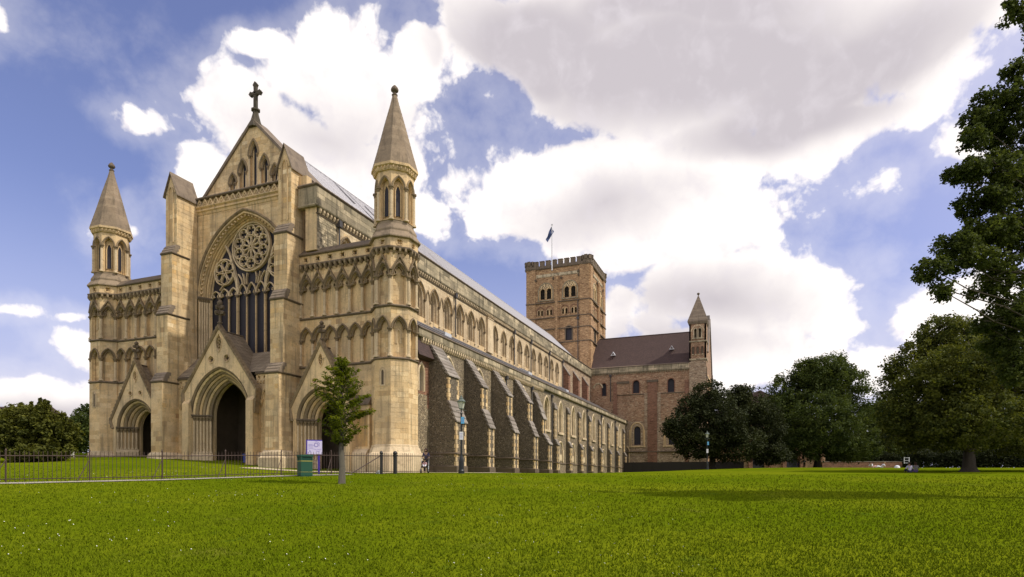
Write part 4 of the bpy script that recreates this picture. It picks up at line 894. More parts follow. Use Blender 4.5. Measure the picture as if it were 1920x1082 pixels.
# ------------------------------------------------------------------ nave: aisle wall
XT = 84.5                                   # west face of the transept
YA = -1.0; YN = 6.5
fa = south(YA)
A = empty('south_aisle', (40, YA, 0), parent=CATH, label='long flint south aisle with stone parapet')
win_near = [6.6, 12.7, 18.4, 24.4, 30.0 + 2.6]; win_far = [38.5, 44.5, 50.4, 56.5, 63.3, 70.4, 77.2]
wins = [(c, 1.0) for c in win_near] + [(c, .85) for c in win_far]
holes = [opening(c, 5.5, 8.0, h, 1.45, 6) for c, h in wins]
mb = MB(); prism(mb, fa, rect(3.0, XT, -.5, 10.3), -1.0, 0, .5, 0, holes); mb.build('aisle_wall', 'flint', A)
mb = MB(); w0 = opening(2.15, 6.2, 7.6, .42, .75, 5)
prism(mb, fa, rect(.8, 3.0, 6.0, 10.3), -1.0, 0, .5, 0, [w0]); box(mb, fa, 3.0, 3.35, 5.0, 10.0, -.5, .012); mb.build('brick_patch', 'red_brick', A)
mb = MB(); box(mb, fa, .8, 3.0, -.5, 6.0, -1, 0); mb.build('aisle_wall', 'flint', A)
mb = MB(); sweep(mb, fa, w0, bar(.2, -.3, .06), tone=.9); mb.build('window_surround', 'pale_stone', A)
mb = MB(); sheet(mb, fa, w0, -.35); mb.build('window_glass', 'pale_glass', A)
mb = MB(); mb.add([(.9, YA - .02, 10.0), (3.4, YA - .02, 10.0), (3.4, YA - .55, 8.75), (.9, YA - .55, 8.75)], [(0, 1, 2, 3)]); mb.add([(.9, YA - .55, 8.75), (3.4, YA - .55, 8.75), (3.4, YA, 8.55), (.9, YA, 8.55)], [(0, 1, 2, 3)]); mb.build('tiled_slope', 'brown_tiles', A)
for i, (c, h) in enumerate(wins):
    mb = MB(); sweep(mb, fa, opening(c, 5.45, 8.0, h + .12, 1.6, 6), bar(.26, -.12, .07), tone=.9); sweep(mb, fa, opening(c, 5.45, 8.0, h - .12, 1.3, 6), bar(.16, -.55, -.1), tone=.9)
    box(mb, fa, c - h - .3, c + h + .3, 5.22, 5.5, -.4, .16, .6)
    if c > 36:
        for z in range(6):
            for s in (-1, 1): box(mb, fa, c + s * (h + .25) - (.2 if z % 2 else .1), c + s * (h + .25) + (.2 if z % 2 else .1), 5.5 + z * .42, 5.9 + z * .42, -.05, .03, .5 + .08 * (z % 3))
    mb.build('window_surround', 'pale_stone', A)
    mb = MB(); sheet(mb, fa, opening(c, 5.45, 8.0, h, 1.45, 6), -.62); mb.build('window_glass', 'dark_glass', A)
    mb = MB()
    for o in (-.33 * h, .33 * h): box(mb, fa, c + o - .05, c + o + .05, 5.5, 8.3, -.6, -.45, .8)
    sweep(mb, fa, arch(c - h * .5, 8.0, h * .45, .7, 4), bar(.08, -.6, -.45)); sweep(mb, fa, arch(c + h * .5, 8.0, h * .45, .7, 4), bar(.08, -.6, -.45)); sweep(mb, fa, circle(c, 8.75, .25, 10), bar(.07, -.6, -.45), True)
    mb.build('window_tracery', 'pale_stone', A)
# corbel table, parapet band, coping
mb = MB(); box(mb, fa, 1.4, 34, 9.86, 10.27, 0, .02); mb.build('corbel_shade_band', 'lichen_shade_stone', A)  # dark strip painted in for the shade between the corbels
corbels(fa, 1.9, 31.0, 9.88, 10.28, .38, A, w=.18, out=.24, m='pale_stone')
mb = MB(); ledge(mb, [(1.4, YA), (XT, YA)], [(-.3, 10.26), (.24, 10.26), (.28, 10.36), (.20, 10.42), (.20, 10.86), (-.3, 10.86)], tone=.45); mb.build('parapet_band', 'band_stone', A)
mb = MB(); ashlar(mb, fa, 1.4, XT, 10.43, 10.86, ch=.43, ln=(.6, 1.6), d=.2, dep=.02, seed=77, tspread=1.4); mb.build('band_facing', 'band_stone', A, kind='stuff')
mb = MB(); ledge(mb, [(1.4, YA), (XT, YA)], [(-.4, 10.85), (.26, 10.85), (.30, 10.92), (.22, 11.02), (-.2, 11.12), (-.4, 11.12)], tone=.2); mb.build('parapet_coping', 'weathered_stone', A)
mb = MB(); mb.add([(.5, YA + .3, 11.0), (XT, YA + .3, 11.0), (XT, YN, 15.2), (.5, YN, 15.2)], [(0, 1, 2, 3)])
mb.build('aisle_roof', 'aisle_lead', A)
mb = MB(); sl_ = (15.2 - 11.0) / (YN - YA - .3)
for k in range(1, 4):
    y = YA + .3 + k * 1.75; box(mb, WF, .5, XT, 11.02 + (y - YA - .3) * sl_, 11.10 + (y - YA - .3) * sl_, y - .05, y + .05)
mb.build('roof_step', 'lead_step', A)
me = mesh_of(lambda m: prism(m, Fr((0, 0, 0), (0, 1, 0), (1, 0, 0)), [(-.7, -.32), (.7, .58), (.7, .70), (-.7, .02)], -.7, .7), 'bright_lead')
for x in (16.8, 41.5, 60.0): inst('roof_hatch', me, (x, 5.0, 14.25), A)
# buttresses of the aisle
def aisle_buttress(x0, w, y2, y3, ztop, near, parent, z1=7.45, z2=5.5, z3=3.9):
    B = empty('aisle_buttress', (x0 + w / 2, y2, 0), parent=CATH)
    B['label'] = parent
    fw = Fr((x0, 0, 0), (0, 1, 0), (-1, 0, 0))
    prof = [(YA + .2, -.3), (y3, -.3), (y3, z3), (y2, z2), (y2, z1), (YA - .15, ztop), (YA + .2, ztop)]
    mb = MB(); prism(mb, fw, prof, -w, 0); mb.build('buttress_body', 'dark_flint', B)
    # sloped slab courses
    for (ya, za, yb, zb, n) in ((y2, z1, YA - .1, ztop, 8 if near else 4), (y3, z3, y2, z2, 4 if near else 3)):
        me = None
        for i in range(n):
            t0, t1 = i / n, (i + 1) / n
            p = [(ya + (yb - ya) * t0 - .12, za + (zb - za) * t0 - .02), (ya + (yb - ya) * t0 - .12, za + (zb - za) * t0 + .07), (ya + (yb - ya) * t1 - .03, za + (zb - za) * t1 + .08), (ya + (yb - ya) * t1 + .12, za + (zb - za) * t1 - .02)]
            mb = MB(); prism(mb, fw, p, -w - .10, .10, .2 + .2 * ((i * 7 + int(x0)) % 4)); mb.build('slab', 'coping_stone', B)
    # quoins on both front corners
    far = MB()
    for (yy, za, zb) in ((y2, z2, z1 - .1), (y3, 0.2, z3 - .05)):
        z = za; i = 0
        while z < zb - .15:
            h = .34; L = .36 if i % 2 else .2
            for s in (0, 1):
                mb = MB() if near else far
                a = x0 if s == 0 else x0 + w
                Lf = min(L, w * .40)
                wbox(mb, (a - .012 if s == 0 else a - Lf), (a + Lf if s == 0 else a + .012), yy - .012, yy + (.16 if i % 2 else .08), z, min(z + h - .02, zb), .3 + .2 * ((i * 5 + s) % 4))
                if near: mb.build('quoin', 'limestone', B)
            z += h; i += 1
    if not near: far.build('quoins', 'limestone', B, kind='stuff')
    mb = MB(); ledge(mb, [(x0, YA), (x0, y3), (x0 + w, y3), (x0 + w, YA)], [(-.05, 1.40), (.10, 1.42), (.12, 1.50), (-.05, 1.60)], tone=.2); ledge(mb, [(x0, YA), (x0, y3), (x0 + w, y3), (x0 + w, YA)], [(-.05, -.3), (.10, -.3), (.10, .5), (-.05, .6)], tone=.1); mb.build('string_course', 'weathered_stone', B)
    return B
bl = ['broad flint buttress next to the corner turret', 'second flint buttress of the aisle', 'third flint buttress of the aisle', 'fourth flint buttress of the aisle']
for x0, w, l in zip((3.3, 9.6, 15.55, 21.4), (1.75, 1.1, 1.1, 1.1), bl): aisle_buttress(x0, w, -2.7, -3.35, 9.95, True, l)
aisle_buttress(27.6, 1.1, -2.2, -2.9, 9.4, False, 'fifth aisle buttress with a shallower slope', 6.3, 4.6, 3.4)
for i, x0 in enumerate((35.0, 41.0, 46.9, 52.9, 59.4, 66.4, 73.4, 80.0)): aisle_buttress(x0, .8, -1.3, -1.65, 9.0, False, 'slim far buttress of the aisle', 8.3, 4.4, 3.7)
mb = MB(); ledge(mb, [(1.7, YA), (XT, YA)], [(-.05, 1.35), (.08, 1.38), (.08, 1.46), (-.05, 1.55)], tone=.2); mb.build('string_course', 'weathered_stone', A)
# remains of cloister arches on the far aisle wall
for x in (38.3, 44.2, 50.2, 56.3, 63.2):
    mb = MB(); sweep(mb, fa, arch(x, 3.2, 1.0, 1.1, 6), bar(.22, 0, .12), tone=.8); box(mb, fa, x - 1.1, x - .8, .8, 3.2, 0, .2, .7); box(mb, fa, x + .8, x + 1.1, 1.6, 3.2, 0, .16, .7); box(mb, fa, x - .7, x + .7, 1.8, 2.6, 0, .05, .9); mb.build('cloister_arch', 'pale_stone', A)
for x in (16.9 + 2.2, 23.3 + 3.6, 34.4, 52.1, 61.6, 72.6):
    mb = MB(); tube(mb, (x, YA - .12, 0), (x, YA - .12, 9.9), .07); box(mb, fa, x - .16, x + .16, 9.6, 9.95, 0, .3); mb.build('drainpipe', 'pipe_grey', A)
# ------------------------------------------------------------------ nave: clerestory and roof
Nv = empty('nave', (40, YN, 15), parent=CATH, label='nave clerestory with pale lancet arcade under a lead roof')
fn = south(YN)
xw1 = [3.05 + 2.97 * k for k in range(10)]; xw2 = [34.0 + 3.0 * k for k in range(10)]
holes = [opening(c, 15.75, 17.7, .95, 1.45, 7) for c in xw1] + [opening(c, 15.75, 17.7, .85, 1.35, 7) for c in xw2]
mb = MB(); prism(mb, fn, rect(.75, 64, 11.0, 20.3), -1.0, 0, .5, 0, holes); box(mb, fn, -.7, .75, 17.0, 20.3, -1.0, 0); mb.build('clerestory_wall', 'limestone', Nv)
ops = [op_arch(c, 15.6, 17.7, .95, 1.45, .12) for c in xw1] + [op_arch(c, 15.6, 17.7, .85, 1.35, .12) for c in xw2]
mb = MB(); ashlar(mb, fn, 1.9, 64, 15.3, 19.8, ch=.36, ln=(.5, 1.1), opens=ops, seed=4, dep=.01); mb.build('ashlar_facing', 'pale_stone', Nv, kind='stuff')
rr = random.Random(8)
mb = MB(); ashlar(mb, fn, -.6, 1.8, 17.0, 19.85, ch=.2, ln=(.15, .45), dep=.03, seed=14, tspread=1.8); mb.build('rubble_facing', 'band_stone', Nv, kind='stuff')
for grp, hw, rs in ((xw1, .95, 1.45), (xw2, .85, 1.35)):
    for c in grp:
        mb = MB(); sweep(mb, fn, arch(c, 17.7, hw + .06, rs + .08, 7), [(-.05, -.1), (-.05, .05), (.04, .11), (.13, .06), (.13, -.02)], tone=.2, mi=1)
        sweep(mb, fn, opening(c, 15.75, 17.7, hw - .10, rs - .1, 7), bar(.14, -.45, -.12), tone=.8); sweep(mb, fn, opening(c, 15.75, 17.7, hw - .24, rs - .24, 7), bar(.10, -.75, -.42), tone=.6); mb.build('window_moulding', ['pale_stone', 'soot_stone'], Nv)
        mb = MB(); sheet(mb, fn, opening(c, 15.7, 17.7, hw, rs, 6), -.78); mb.build('window_glass', 'dark_glass', Nv)
        for s in (-1, 1):
            p = fn.P(c + s * (hw + .02), 0, .03); colonnette(p.x, p.y, 15.5, 17.7, .085, Nv)
for g in (xw1,):
    for a, b in zip(g, g[1:]):
        c = (a + b) / 2; mb = MB(); sweep(mb, fn, arch(c, 17.75, .33, .95, 5), bar(.10, -.02, .13), tone=.4); mb.build('blind_arch', 'soot_stone', Nv)
        mb = MB(); sheet(mb, fn, opening(c, 15.8, 17.75, .28, .8, 5), .016, .2); mb.build('blind_panel', 'pale_stone', Nv)
mb = MB(); box(mb, fn, 31.2, 32.9, 15.3, 19.6, 0, .28, .8); box(mb, fn, 31.1, 33.0, 19.5, 19.62, 0, .34, .2); mb.build('pilaster', 'pale_stone', Nv)
mb = MB(); box(mb, fn, -.6, 64, 19.87, 20.23, 0, .03); mb.build('corbel_shade_band', 'lichen_shade_stone', Nv)  # dark band stands in for the shaded gaps of the corbel table
for a0, a1, far in ((-.6, 33.0, False), (33.0, 64.0, True)):
    corbels(fn, a0, a1, 19.86, 20.24, .42, Nv, w=.2, out=.22, m='pale_stone', joined=far)
mb = MB(); ledge(mb, [(-.7, YN), (64, YN)], [(-.05, 19.72), (.06, 19.72), (.10, 19.80), (.0, 19.86)], tone=.4); mb.build('string_course', 'weathered_stone', Nv)
mb = MB(); ledge(mb, [(-.7, YN + 1.5), (-.7, YN), (XT, YN)], [(-.3, 20.22), (.26, 20.22), (.32, 20.32), (.22, 20.42), (.22, 21.75), (-.3, 21.75)], tone=.4); mb.build('parapet_wall', 'band_stone', Nv)
mb = MB(); ashlar(mb, fn, -.9, XT, 20.42, 21.75, ch=.42, ln=(.6, 1.8), d=.22, dep=.02, seed=78, tspread=1.5); mb.build('parapet_facing', 'band_stone', Nv, kind='stuff')
mb = MB(); ledge(mb, [(-.7, YN + 1.5), (-.7, YN), (XT, YN)], [(-.4, 21.74), (.28, 21.74), (.36, 21.84), (.28, 21.96), (-.2, 22.08), (-.4, 22.08)], tone=.2); mb.build('parapet_coping', 'weathered_stone', Nv)
mb = MB(); wbox(mb, -.7, -.1, YN + .9, YN + 1.6, 22, 22.8, .4); mb.build('parapet_block', 'limestone', Nv)
# north clerestory (behind) closes the volume
mb = MB(); wbox(mb, .7, XT, 22.6, 23.6, 8, 22.0); wbox(mb, .7, XT, 30.5, 31.3, -.5, 11); mb.add([(.5, 31, 11.0), (XT, 31, 11.0), (XT, 23.3, 15.2), (.5, 23.3, 15.2)], [(0, 1, 2, 3)]); mb.build('north_wall', 'flint', Nv)
for x in (1.85, 22.4, 39.4 + 1.1, 48.8 - 1.4, 56.3, 63.9):
    mb = MB(); tube(mb, (x, YN - .2, 15.3), (x, YN - .2, 20.2), .08); box(mb, fn, x - .18, x + .18, 19.6, 20.1, .05, .38); mb.build('drainpipe', 'pipe_grey', Nv)
# older brick and flint part next to the transept
mb = MB(); prism(mb, fn, rect(64, XT, 11, 20.3), -1, .02, .5, 0, [opening(c, 15.6, 17.8, .8, .8, 6) for c in (68.2, 74.8, 81.0)]); mb.build('clerestory_wall', 'flinty_brick', Nv)
for c in (68.2, 74.8, 81.0):
    mb = MB(); sweep(mb, fn, opening(c, 15.6, 17.8, .85, .85, 6), bar(.3, -.1, .08)); mb.build('window_surround', 'red_brick', Nv)
    mb = MB(); sheet(mb, fn, opening(c, 15.6, 17.8, .8, .8, 6), -.5); mb.build('window_glass', 'dark_glass', Nv)
for x in (64.4, 71.0, 77.6):
    mb = MB(); prism(mb, Fr((x, 0, 0), (0, 1, 0), (-1, 0, 0)), [(YN, 14.5), (YN - 1.1, 14.5), (YN - 1.1, 17.6), (YN, 19.3)], -1.0, 0); mb.build('clerestory_buttress', 'red_brick', Nv)
    mb = MB(); prism(mb, Fr((x, 0, 0), (0, 1, 0), (-1, 0, 0)), [(YN - 1.2, 17.55), (YN - 1.2, 17.68), (YN, 19.45), (YN, 19.28)], -1.05, .05); mb.build('weathering_slab', 'coping_stone', Nv)
# lead roof with rolls
ye, ze, yr, zr = YN + .6, 21.6, 14.85, 29.4
mb = MB(); mb.add([(2.2, ye, ze), (XT + 1, ye, ze), (XT + 1, yr, zr), (2.2, yr, zr)], [(0, 1, 2, 3)]); mb.add([(2.2, 2 * yr - ye, ze), (XT + 1, 2 * yr - ye, ze), (XT + 1, yr, zr), (2.2, yr, zr)], [(0, 1, 2, 3)]); mb.build('nave_roof', 'lead_roof', Nv)
me = mesh_of(lambda m: tube(m, (0, 0, .02), (0, yr - ye, zr - ze + .02), .055, None, 4), 'lead_seam')
for k in range(119): inst('lead_roll', me, (2.6 + k * .7, ye, ze), Nv)
mb = MB(); tube(mb, (2.2, yr, zr), (XT + 1, yr, zr), .11, None, 6); mb.build('roof_ridge', 'lead_seam', Nv)
mb = MB()
for x, t0, t1 in ((11.5, .62, .98), (13.0, .45, .9), (15.5, .35, .85), (17.2, .2, .6), (20.5, .35, .75), (27, .2, .7)):
    mb.add([(x, ye + (yr - ye) * t0, ze + (zr - ze) * t0 + .09), (x + .35, ye + (yr - ye) * t0, ze + (zr - ze) * t0 + .09), (x + .5, ye + (yr - ye) * t1, ze + (zr - ze) * t1 + .09), (x + .2, ye + (yr - ye) * t1, ze + (zr - ze) * t1 + .09)], [(0, 1, 2, 3)])
mb.build('roof_ladder', 'pipe_grey', Nv)

# ------------------------------------------------------------------ transept
K = (XT - CX) / (81.6 - CX)
def ty(y): return (y - CY) * K + CY
def tz(z): return (z - CZ) * K + CZ
Tr = empty('south_transept', (92, -5, 0), parent=CATH, label='brick and flint south transept with brown tiled roof and gabled stair turret')
ft = west(XT); fto = lambda d: west(XT - d)
y0, y1 = ty(-16.6), YN + .3
wl = [(3.0, 15.85, 17.9, .52, .6, .1), (-3.37, 16.1, 17.95, .70, .75, 0), (-10.04, 15.98, 17.95, .70, .75, 0)]
ll = [(-3.58, 5.93, 8.9, .72, .75), (-10.2, 5.9, 8.9, .72, .75)]
hs = [opening(ty(y), tz(a), tz(b), h * K, r * K, 6) for y, a, b, h, r, _ in wl] + [opening(ty(y), tz(a), tz(b), h * K, r * K, 6) for y, a, b, h, r in ll]
mb = MB(); prism(mb, ft, rect(y0, y1, tz(10.5), tz(20.3)), -.9, 0, .5, 0, hs[:3]); mb.build('transept_wall', 'old_brick', Tr)
mb = MB(); prism(mb, ft, rect(y0, y1, -.5, tz(10.5)), -.9, 0, .5, 0, hs[3:]); mb.build('transept_wall', 'flinty_brick', Tr)
for i, h in enumerate(hs):
    mb = MB(); sheet(mb, ft, h, -.45); mb.build('window_glass', 'dark_glass', Tr)
    mb = MB()
    if i < 3: sweep(mb, ft, h, bar(.24, -.1, .05))
    else: sweep(mb, ft, h, bar(.16, -.4, -.1))
    mb.build('window_surround', 'red_brick' if i < 3 else 'limestone', Tr)
for y, a, b, h, r in ll:
    mb = MB(); o = opening(ty(y), tz(5.7), tz(9.0), 1.25, 1.3, 7); sweep(mb, ft, o, bar(.3, -.05, .1), tone=.3); box(mb, ft, ty(y) - 1.7, ty(y) + 1.7, tz(5.5), tz(5.75), 0, .2, .6)
    for s in (-1, 1): box(mb, ft, ty(y) + s * 1.45 - .12, ty(y) + s * 1.45 + .12, tz(5.7), tz(8.9), 0, .16, .8)
    mb.build('window_arch', 'limestone', Tr)
for a, b, m, d, za, zb in ((-5.63, -7.45, 'red_brick', .35, -.3, 18.1), (1.1, .35, 'red_brick', .3, -.3, 18.4), (-2.0, .4, 'old_brick', .22, 15.9, 18.3), (-12.6, -13.4, 'red_brick', .2, -.3, 18.2), (-5.0, -8.1, 'flinty_brick', .15, 3, 16.)):
    mb = MB(); box(mb, ft, ty(min(a, b)), ty(max(a, b)), tz(za), tz(zb), 0, d); mb.build('pilaster', m, Tr)
mb = MB()
for z in (15.85, 4.6): box(mb, ft, ty(-13.4), ty(1.0), tz(z) - .08, tz(z) + .08, 0, .4 if z < 5 else .12, .2)
for a, b in ((-2.0, .4), (-7.6, -5.5)): box(mb, ft, ty(a), ty(b), tz(18.05), tz(18.5), 0, .42, .2)
mb.build('string_course', 'weathered_stone', Tr)
corbels(ft, ty(-13.2), YN, tz(20.3) - .36, tz(20.3) - .1, .45, Tr, w=.22, out=.16, m='band_stone', joined=True)
mb = MB(); ledge(mb, [(XT, YN + .2), (XT, ty(-13.4))], [(-.4, tz(20.3) - .1), (.28, tz(20.3) - .1), (.34, tz(20.3) + .08), (.2, tz(20.3) + .2), (.2, tz(21.3)), (-.4, tz(21.3))], tone=.4); mb.build('parapet_wall', 'band_stone', Tr)
mb = MB(); ashlar(mb, ft, ty(-13.4), YN, tz(20.3) + .2, tz(21.3), ch=.38, ln=(.6, 1.8), d=.2, dep=.02, seed=71, tspread=1.5); mb.build('parapet_facing', 'band_stone', Tr, kind='stuff')
mb = MB(); ledge(mb, [(XT, YN + .2), (XT, ty(-13.4))], [(-.5, tz(21.3)), (.3, tz(21.3)), (.3, tz(21.3) + .12), (-.1, tz(21.3) + .3), (-.5, tz(21.3) + .3)], tone=.3); mb.build('parapet_coping', 'weathered_stone', Tr)
XRt = 92.0; zrt = 29.6
mb = MB()
for q in (84.9, 99.1): mb.add([(q, ty(-13.9), tz(21.3)), (q, 7.5, tz(21.3)), (XRt, 7.5, zrt), (XRt, ty(-13.9), zrt)], [(0, 1, 2, 3)])
mb.build('transept_roof', 'brown_tiles', Tr)
mb = MB(); tube(mb, (XRt, ty(-13.9), zrt), (XRt, 7.5, zrt), .12); mb.build('roof_ridge', 'brown_tiles', Tr)
fd = Fr((0, 0, 0), (0, 1, 0), (-1, 0, 0))
for yy, t in ((ty(.8) + .9, .42), (ty(-9.7) - .15, .48)):
    x = 84.9 + (XRt - 84.9) * t; z = tz(21.3) + (zrt - tz(21.3)) * t
    mb = MB(); sweep(mb, west(x - .9), [(yy - .36, z - .1), (yy, z + .5), (yy + .36, z - .1)], bar(.09, -.8, .1)); box(mb, west(x - .9), yy - .5, yy + .5, z - .2, z - .1, -.3, .12); mb.build('roof_vent', 'pole_white', Tr)
    mb = MB(); sheet(mb, west(x - .88), [(yy - .33, z - .08), (yy, z + .45), (yy + .33, z - .08)], 0); mb.build('vent_opening', 'shadow_interior', Tr)
mb = MB(); tube(mb, ft.P(ty(1.66), 15, .2), ft.P(ty(1.66), tz(20), .2), .09); box(mb, ft, ty(1.66) - .22, ty(1.66) + .22, tz(19.6), tz(20), 0, .4); mb.build('drainpipe', 'pipe_grey', Tr)
mb = MB(); sweep(mb, ft, arch(4.9, 17.9, .9, .9, 7), bar(.3, 0, .15), tone=.8); mb.build('blind_arch', 'band_stone', Tr)
mb = MB(); sweep(mb, ft, opening(ty(-1.3), 2.4, 5.0, .75, .9, 6), bar(.25, 0, .2), tone=.6); mb.build('blind_doorway', 'limestone', Tr); mb = MB(); sheet(mb, ft, opening(ty(-1.3), 2.4, 5.0, .75, .9, 6), .03); mb.build('blind_panel', 'weathered_stone', Tr)
# transept south wall with gable + stair turret
ys = ty(-16.6)
fs_ = south(ys)
mb = MB(); prism(mb, fs_, [(XT, -.5), (99.5, -.5), (99.5, tz(20.6)), (XRt, 31.4), (XT, tz(20.6))], -.9, 0); mb.build('south_wall', 'old_brick', Tr)
mb = MB(); sweep(mb, fs_, [(XT + 1.5, 24.0), (XRt, 31.7), (99.9, tz(20.4))], bar(.4, -.9, .25), tone=.3); box(mb, fs_, 99.0, 99.9, -.5, tz(21), -.5, .3, .5); box(mb, fs_, XRt - .3, XRt + .3, 31.5, 32.6, -.5, .1, .4)
for z in (4, 9, 14, 19): box(mb, fs_, XT, 99.5, z, z + .2, 0, .1, .5)
mb.build('gable_coping', 'coping_stone', Tr)
for x in (88, 92, 96):
    for z0 in (6, 12, 17):
        mb = MB(); sheet(mb, fs_, opening(x, z0, z0 + 2.2, .5, .5, 5), .02); mb.build('window_glass', 'dark_glass', Tr)
        mb = MB(); sweep(mb, fs_, opening(x, z0, z0 + 2.2, .6, .6, 5), bar(.2, 0, .15)); mb.build('window_surround', 'limestone', Tr)
ST_ = empty('stair_turret', (XT + 1.4, ty(-15), 0), parent=CATH, label='square turret with pyramid cap at the end of the transept')
ya, yb = ty(-16.53), ty(-13.44); xa, xb_ = XT - .35, XT + 2.9; yc_ = (ya + yb) / 2
mb = MB(); wbox(mb, xa, xb_, ya, yb, -.5, tz(21.7)); mb.build('turret_wall', 'flinty_brick', ST_)
f1 = west(xa); f2 = south(ya)
w2 = [opening(yc_ + s * .42, tz(25.9), tz(27.4), .30, .35, 5) for s in (-1, 1)]
mb = MB(); prism(mb, f1, rect(ya, yb, tz(21.7), tz(28.9)), -.35, 0, .5, 0, w2); prism(mb, f2, rect(xa, xb_, tz(21.7), tz(28.9)), -.35, 0.003); wbox(mb, xb_ - .3, xb_, ya, yb, 22, tz(28.9)); wbox(mb, xa, xb_, yb - .3, yb, 22, tz(28.9)); mb.build('turret_wall', 'old_brick', ST_)
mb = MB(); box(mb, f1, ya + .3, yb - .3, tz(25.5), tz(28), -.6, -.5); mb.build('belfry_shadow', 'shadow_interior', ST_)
mb = MB()
for o in w2: sweep(mb, f1, o, bar(.16, -.1, .1), tone=.9)
box(mb, f1, yc_ - 1.1, yc_ + 1.1, tz(25.7), tz(25.95), 0, .2, .8); mb.build('window_dressing', 'band_stone', ST_)
mb = MB()
for z in (25.15,): ledge(mb, [(xa, yb), (xa, ya), (xb_, ya)], [(-.05, tz(z)), (.15, tz(z)), (.15, tz(z) + .25), (-.05, tz(z) + .3)], tone=.7)
mb.build('string_course', 'band_stone', ST_)
mb = MB(); ledge(mb, [(xa, yb), (xa, ya), (xb_, ya)], [(-.05, tz(21.75)), (.15, tz(21.75)), (.15, tz(21.75) + .25), (-.05, tz(21.75) + .3)], tone=.7); mb.build('string_course', 'band_stone', ST_)
for s in (-.9, -.3, .3, .9): mb = MB(); box(mb, f1, yc_ + s - .15, yc_ + s + .15, tz(22.7), tz(22.85), 0, .12, 1); mb.build('stone_block', 'band_stone', ST_)
for k in range(13):
    b = math.pi * (k + .5) / 13; mb = MB(); r0, r1 = 1.0, 1.32
    d = math.pi / 13 * .30
    P = [(yc_ + r * math.cos(q), tz(27.15) + r * math.sin(q)) for r, q in ((r0, b - d), (r1, b - d), (r1, b + d), (r0, b + d))]
    prism(mb, f1, P, 0, .06, .9); mb.build('voussoir', 'pale_stone', ST_)
for o in (-.85, 0, .85):
    mb = MB(); sweep(mb, f1, opening(yc_ + o, tz(22.9), tz(24), .28, .28, 5), bar(.12, 0, .1)); mb.build('blind_arch', 'red_brick', ST_)
    mb = MB(); sheet(mb, f1, opening(yc_ + o, tz(22.9), tz(24), .28, .28, 5), .02); mb.build('blind_panel', 'shadow_interior', ST_)
mb = MB(); ledge(mb, [(xa, yb), (xa, ya), (xb_, ya), (xb_, yb)], [(-.4, tz(28.5)), (.1, tz(28.55)), (.3, tz(28.95)), (.3, tz(29.15)), (-.4, tz(29.2))], True, .4); mb.build('cornice', 'setoff_stone', ST_)
mb = MB(); xc_ = (xa + xb_) / 2; b = (xb_ - xa) / 2 + .3; c = (yb - ya) / 2 + .3; n = 16; z0 = tz(29.15); H = tz(34.3) - z0
for i in range(n):
    t0, t1 = i / n, (i + 1) / n
    def rg(t, e=0): k = 1 - t * .97; return [(xc_ - b * k - e, yc_ - c * k - e, z0 + H * t), (xc_ + b * k + e, yc_ - c * k - e, z0 + H * t), (xc_ + b * k + e, yc_ + c * k + e, z0 + H * t), (xc_ - b * k - e, yc_ + c * k + e, z0 + H * t)]
    mb.add(rg(t0, .02) + rg(t1), [(q, (q + 1) % 4, 4 + (q + 1) % 4, 4 + q) for q in range(4)], 0, rr.uniform(.1, .6))
mb.build('pyramid_roof', 'setoff_stone', ST_)
mb = MB(); lathe(mb, (xc_, yc_, z0 + H - .1), [(.08, 0), (.08, .2), (.22, .3), (.28, .45), (.22, .6), (0, .7)], 8, 0, .1); mb.build('finial', 'weathered_stone', ST_)
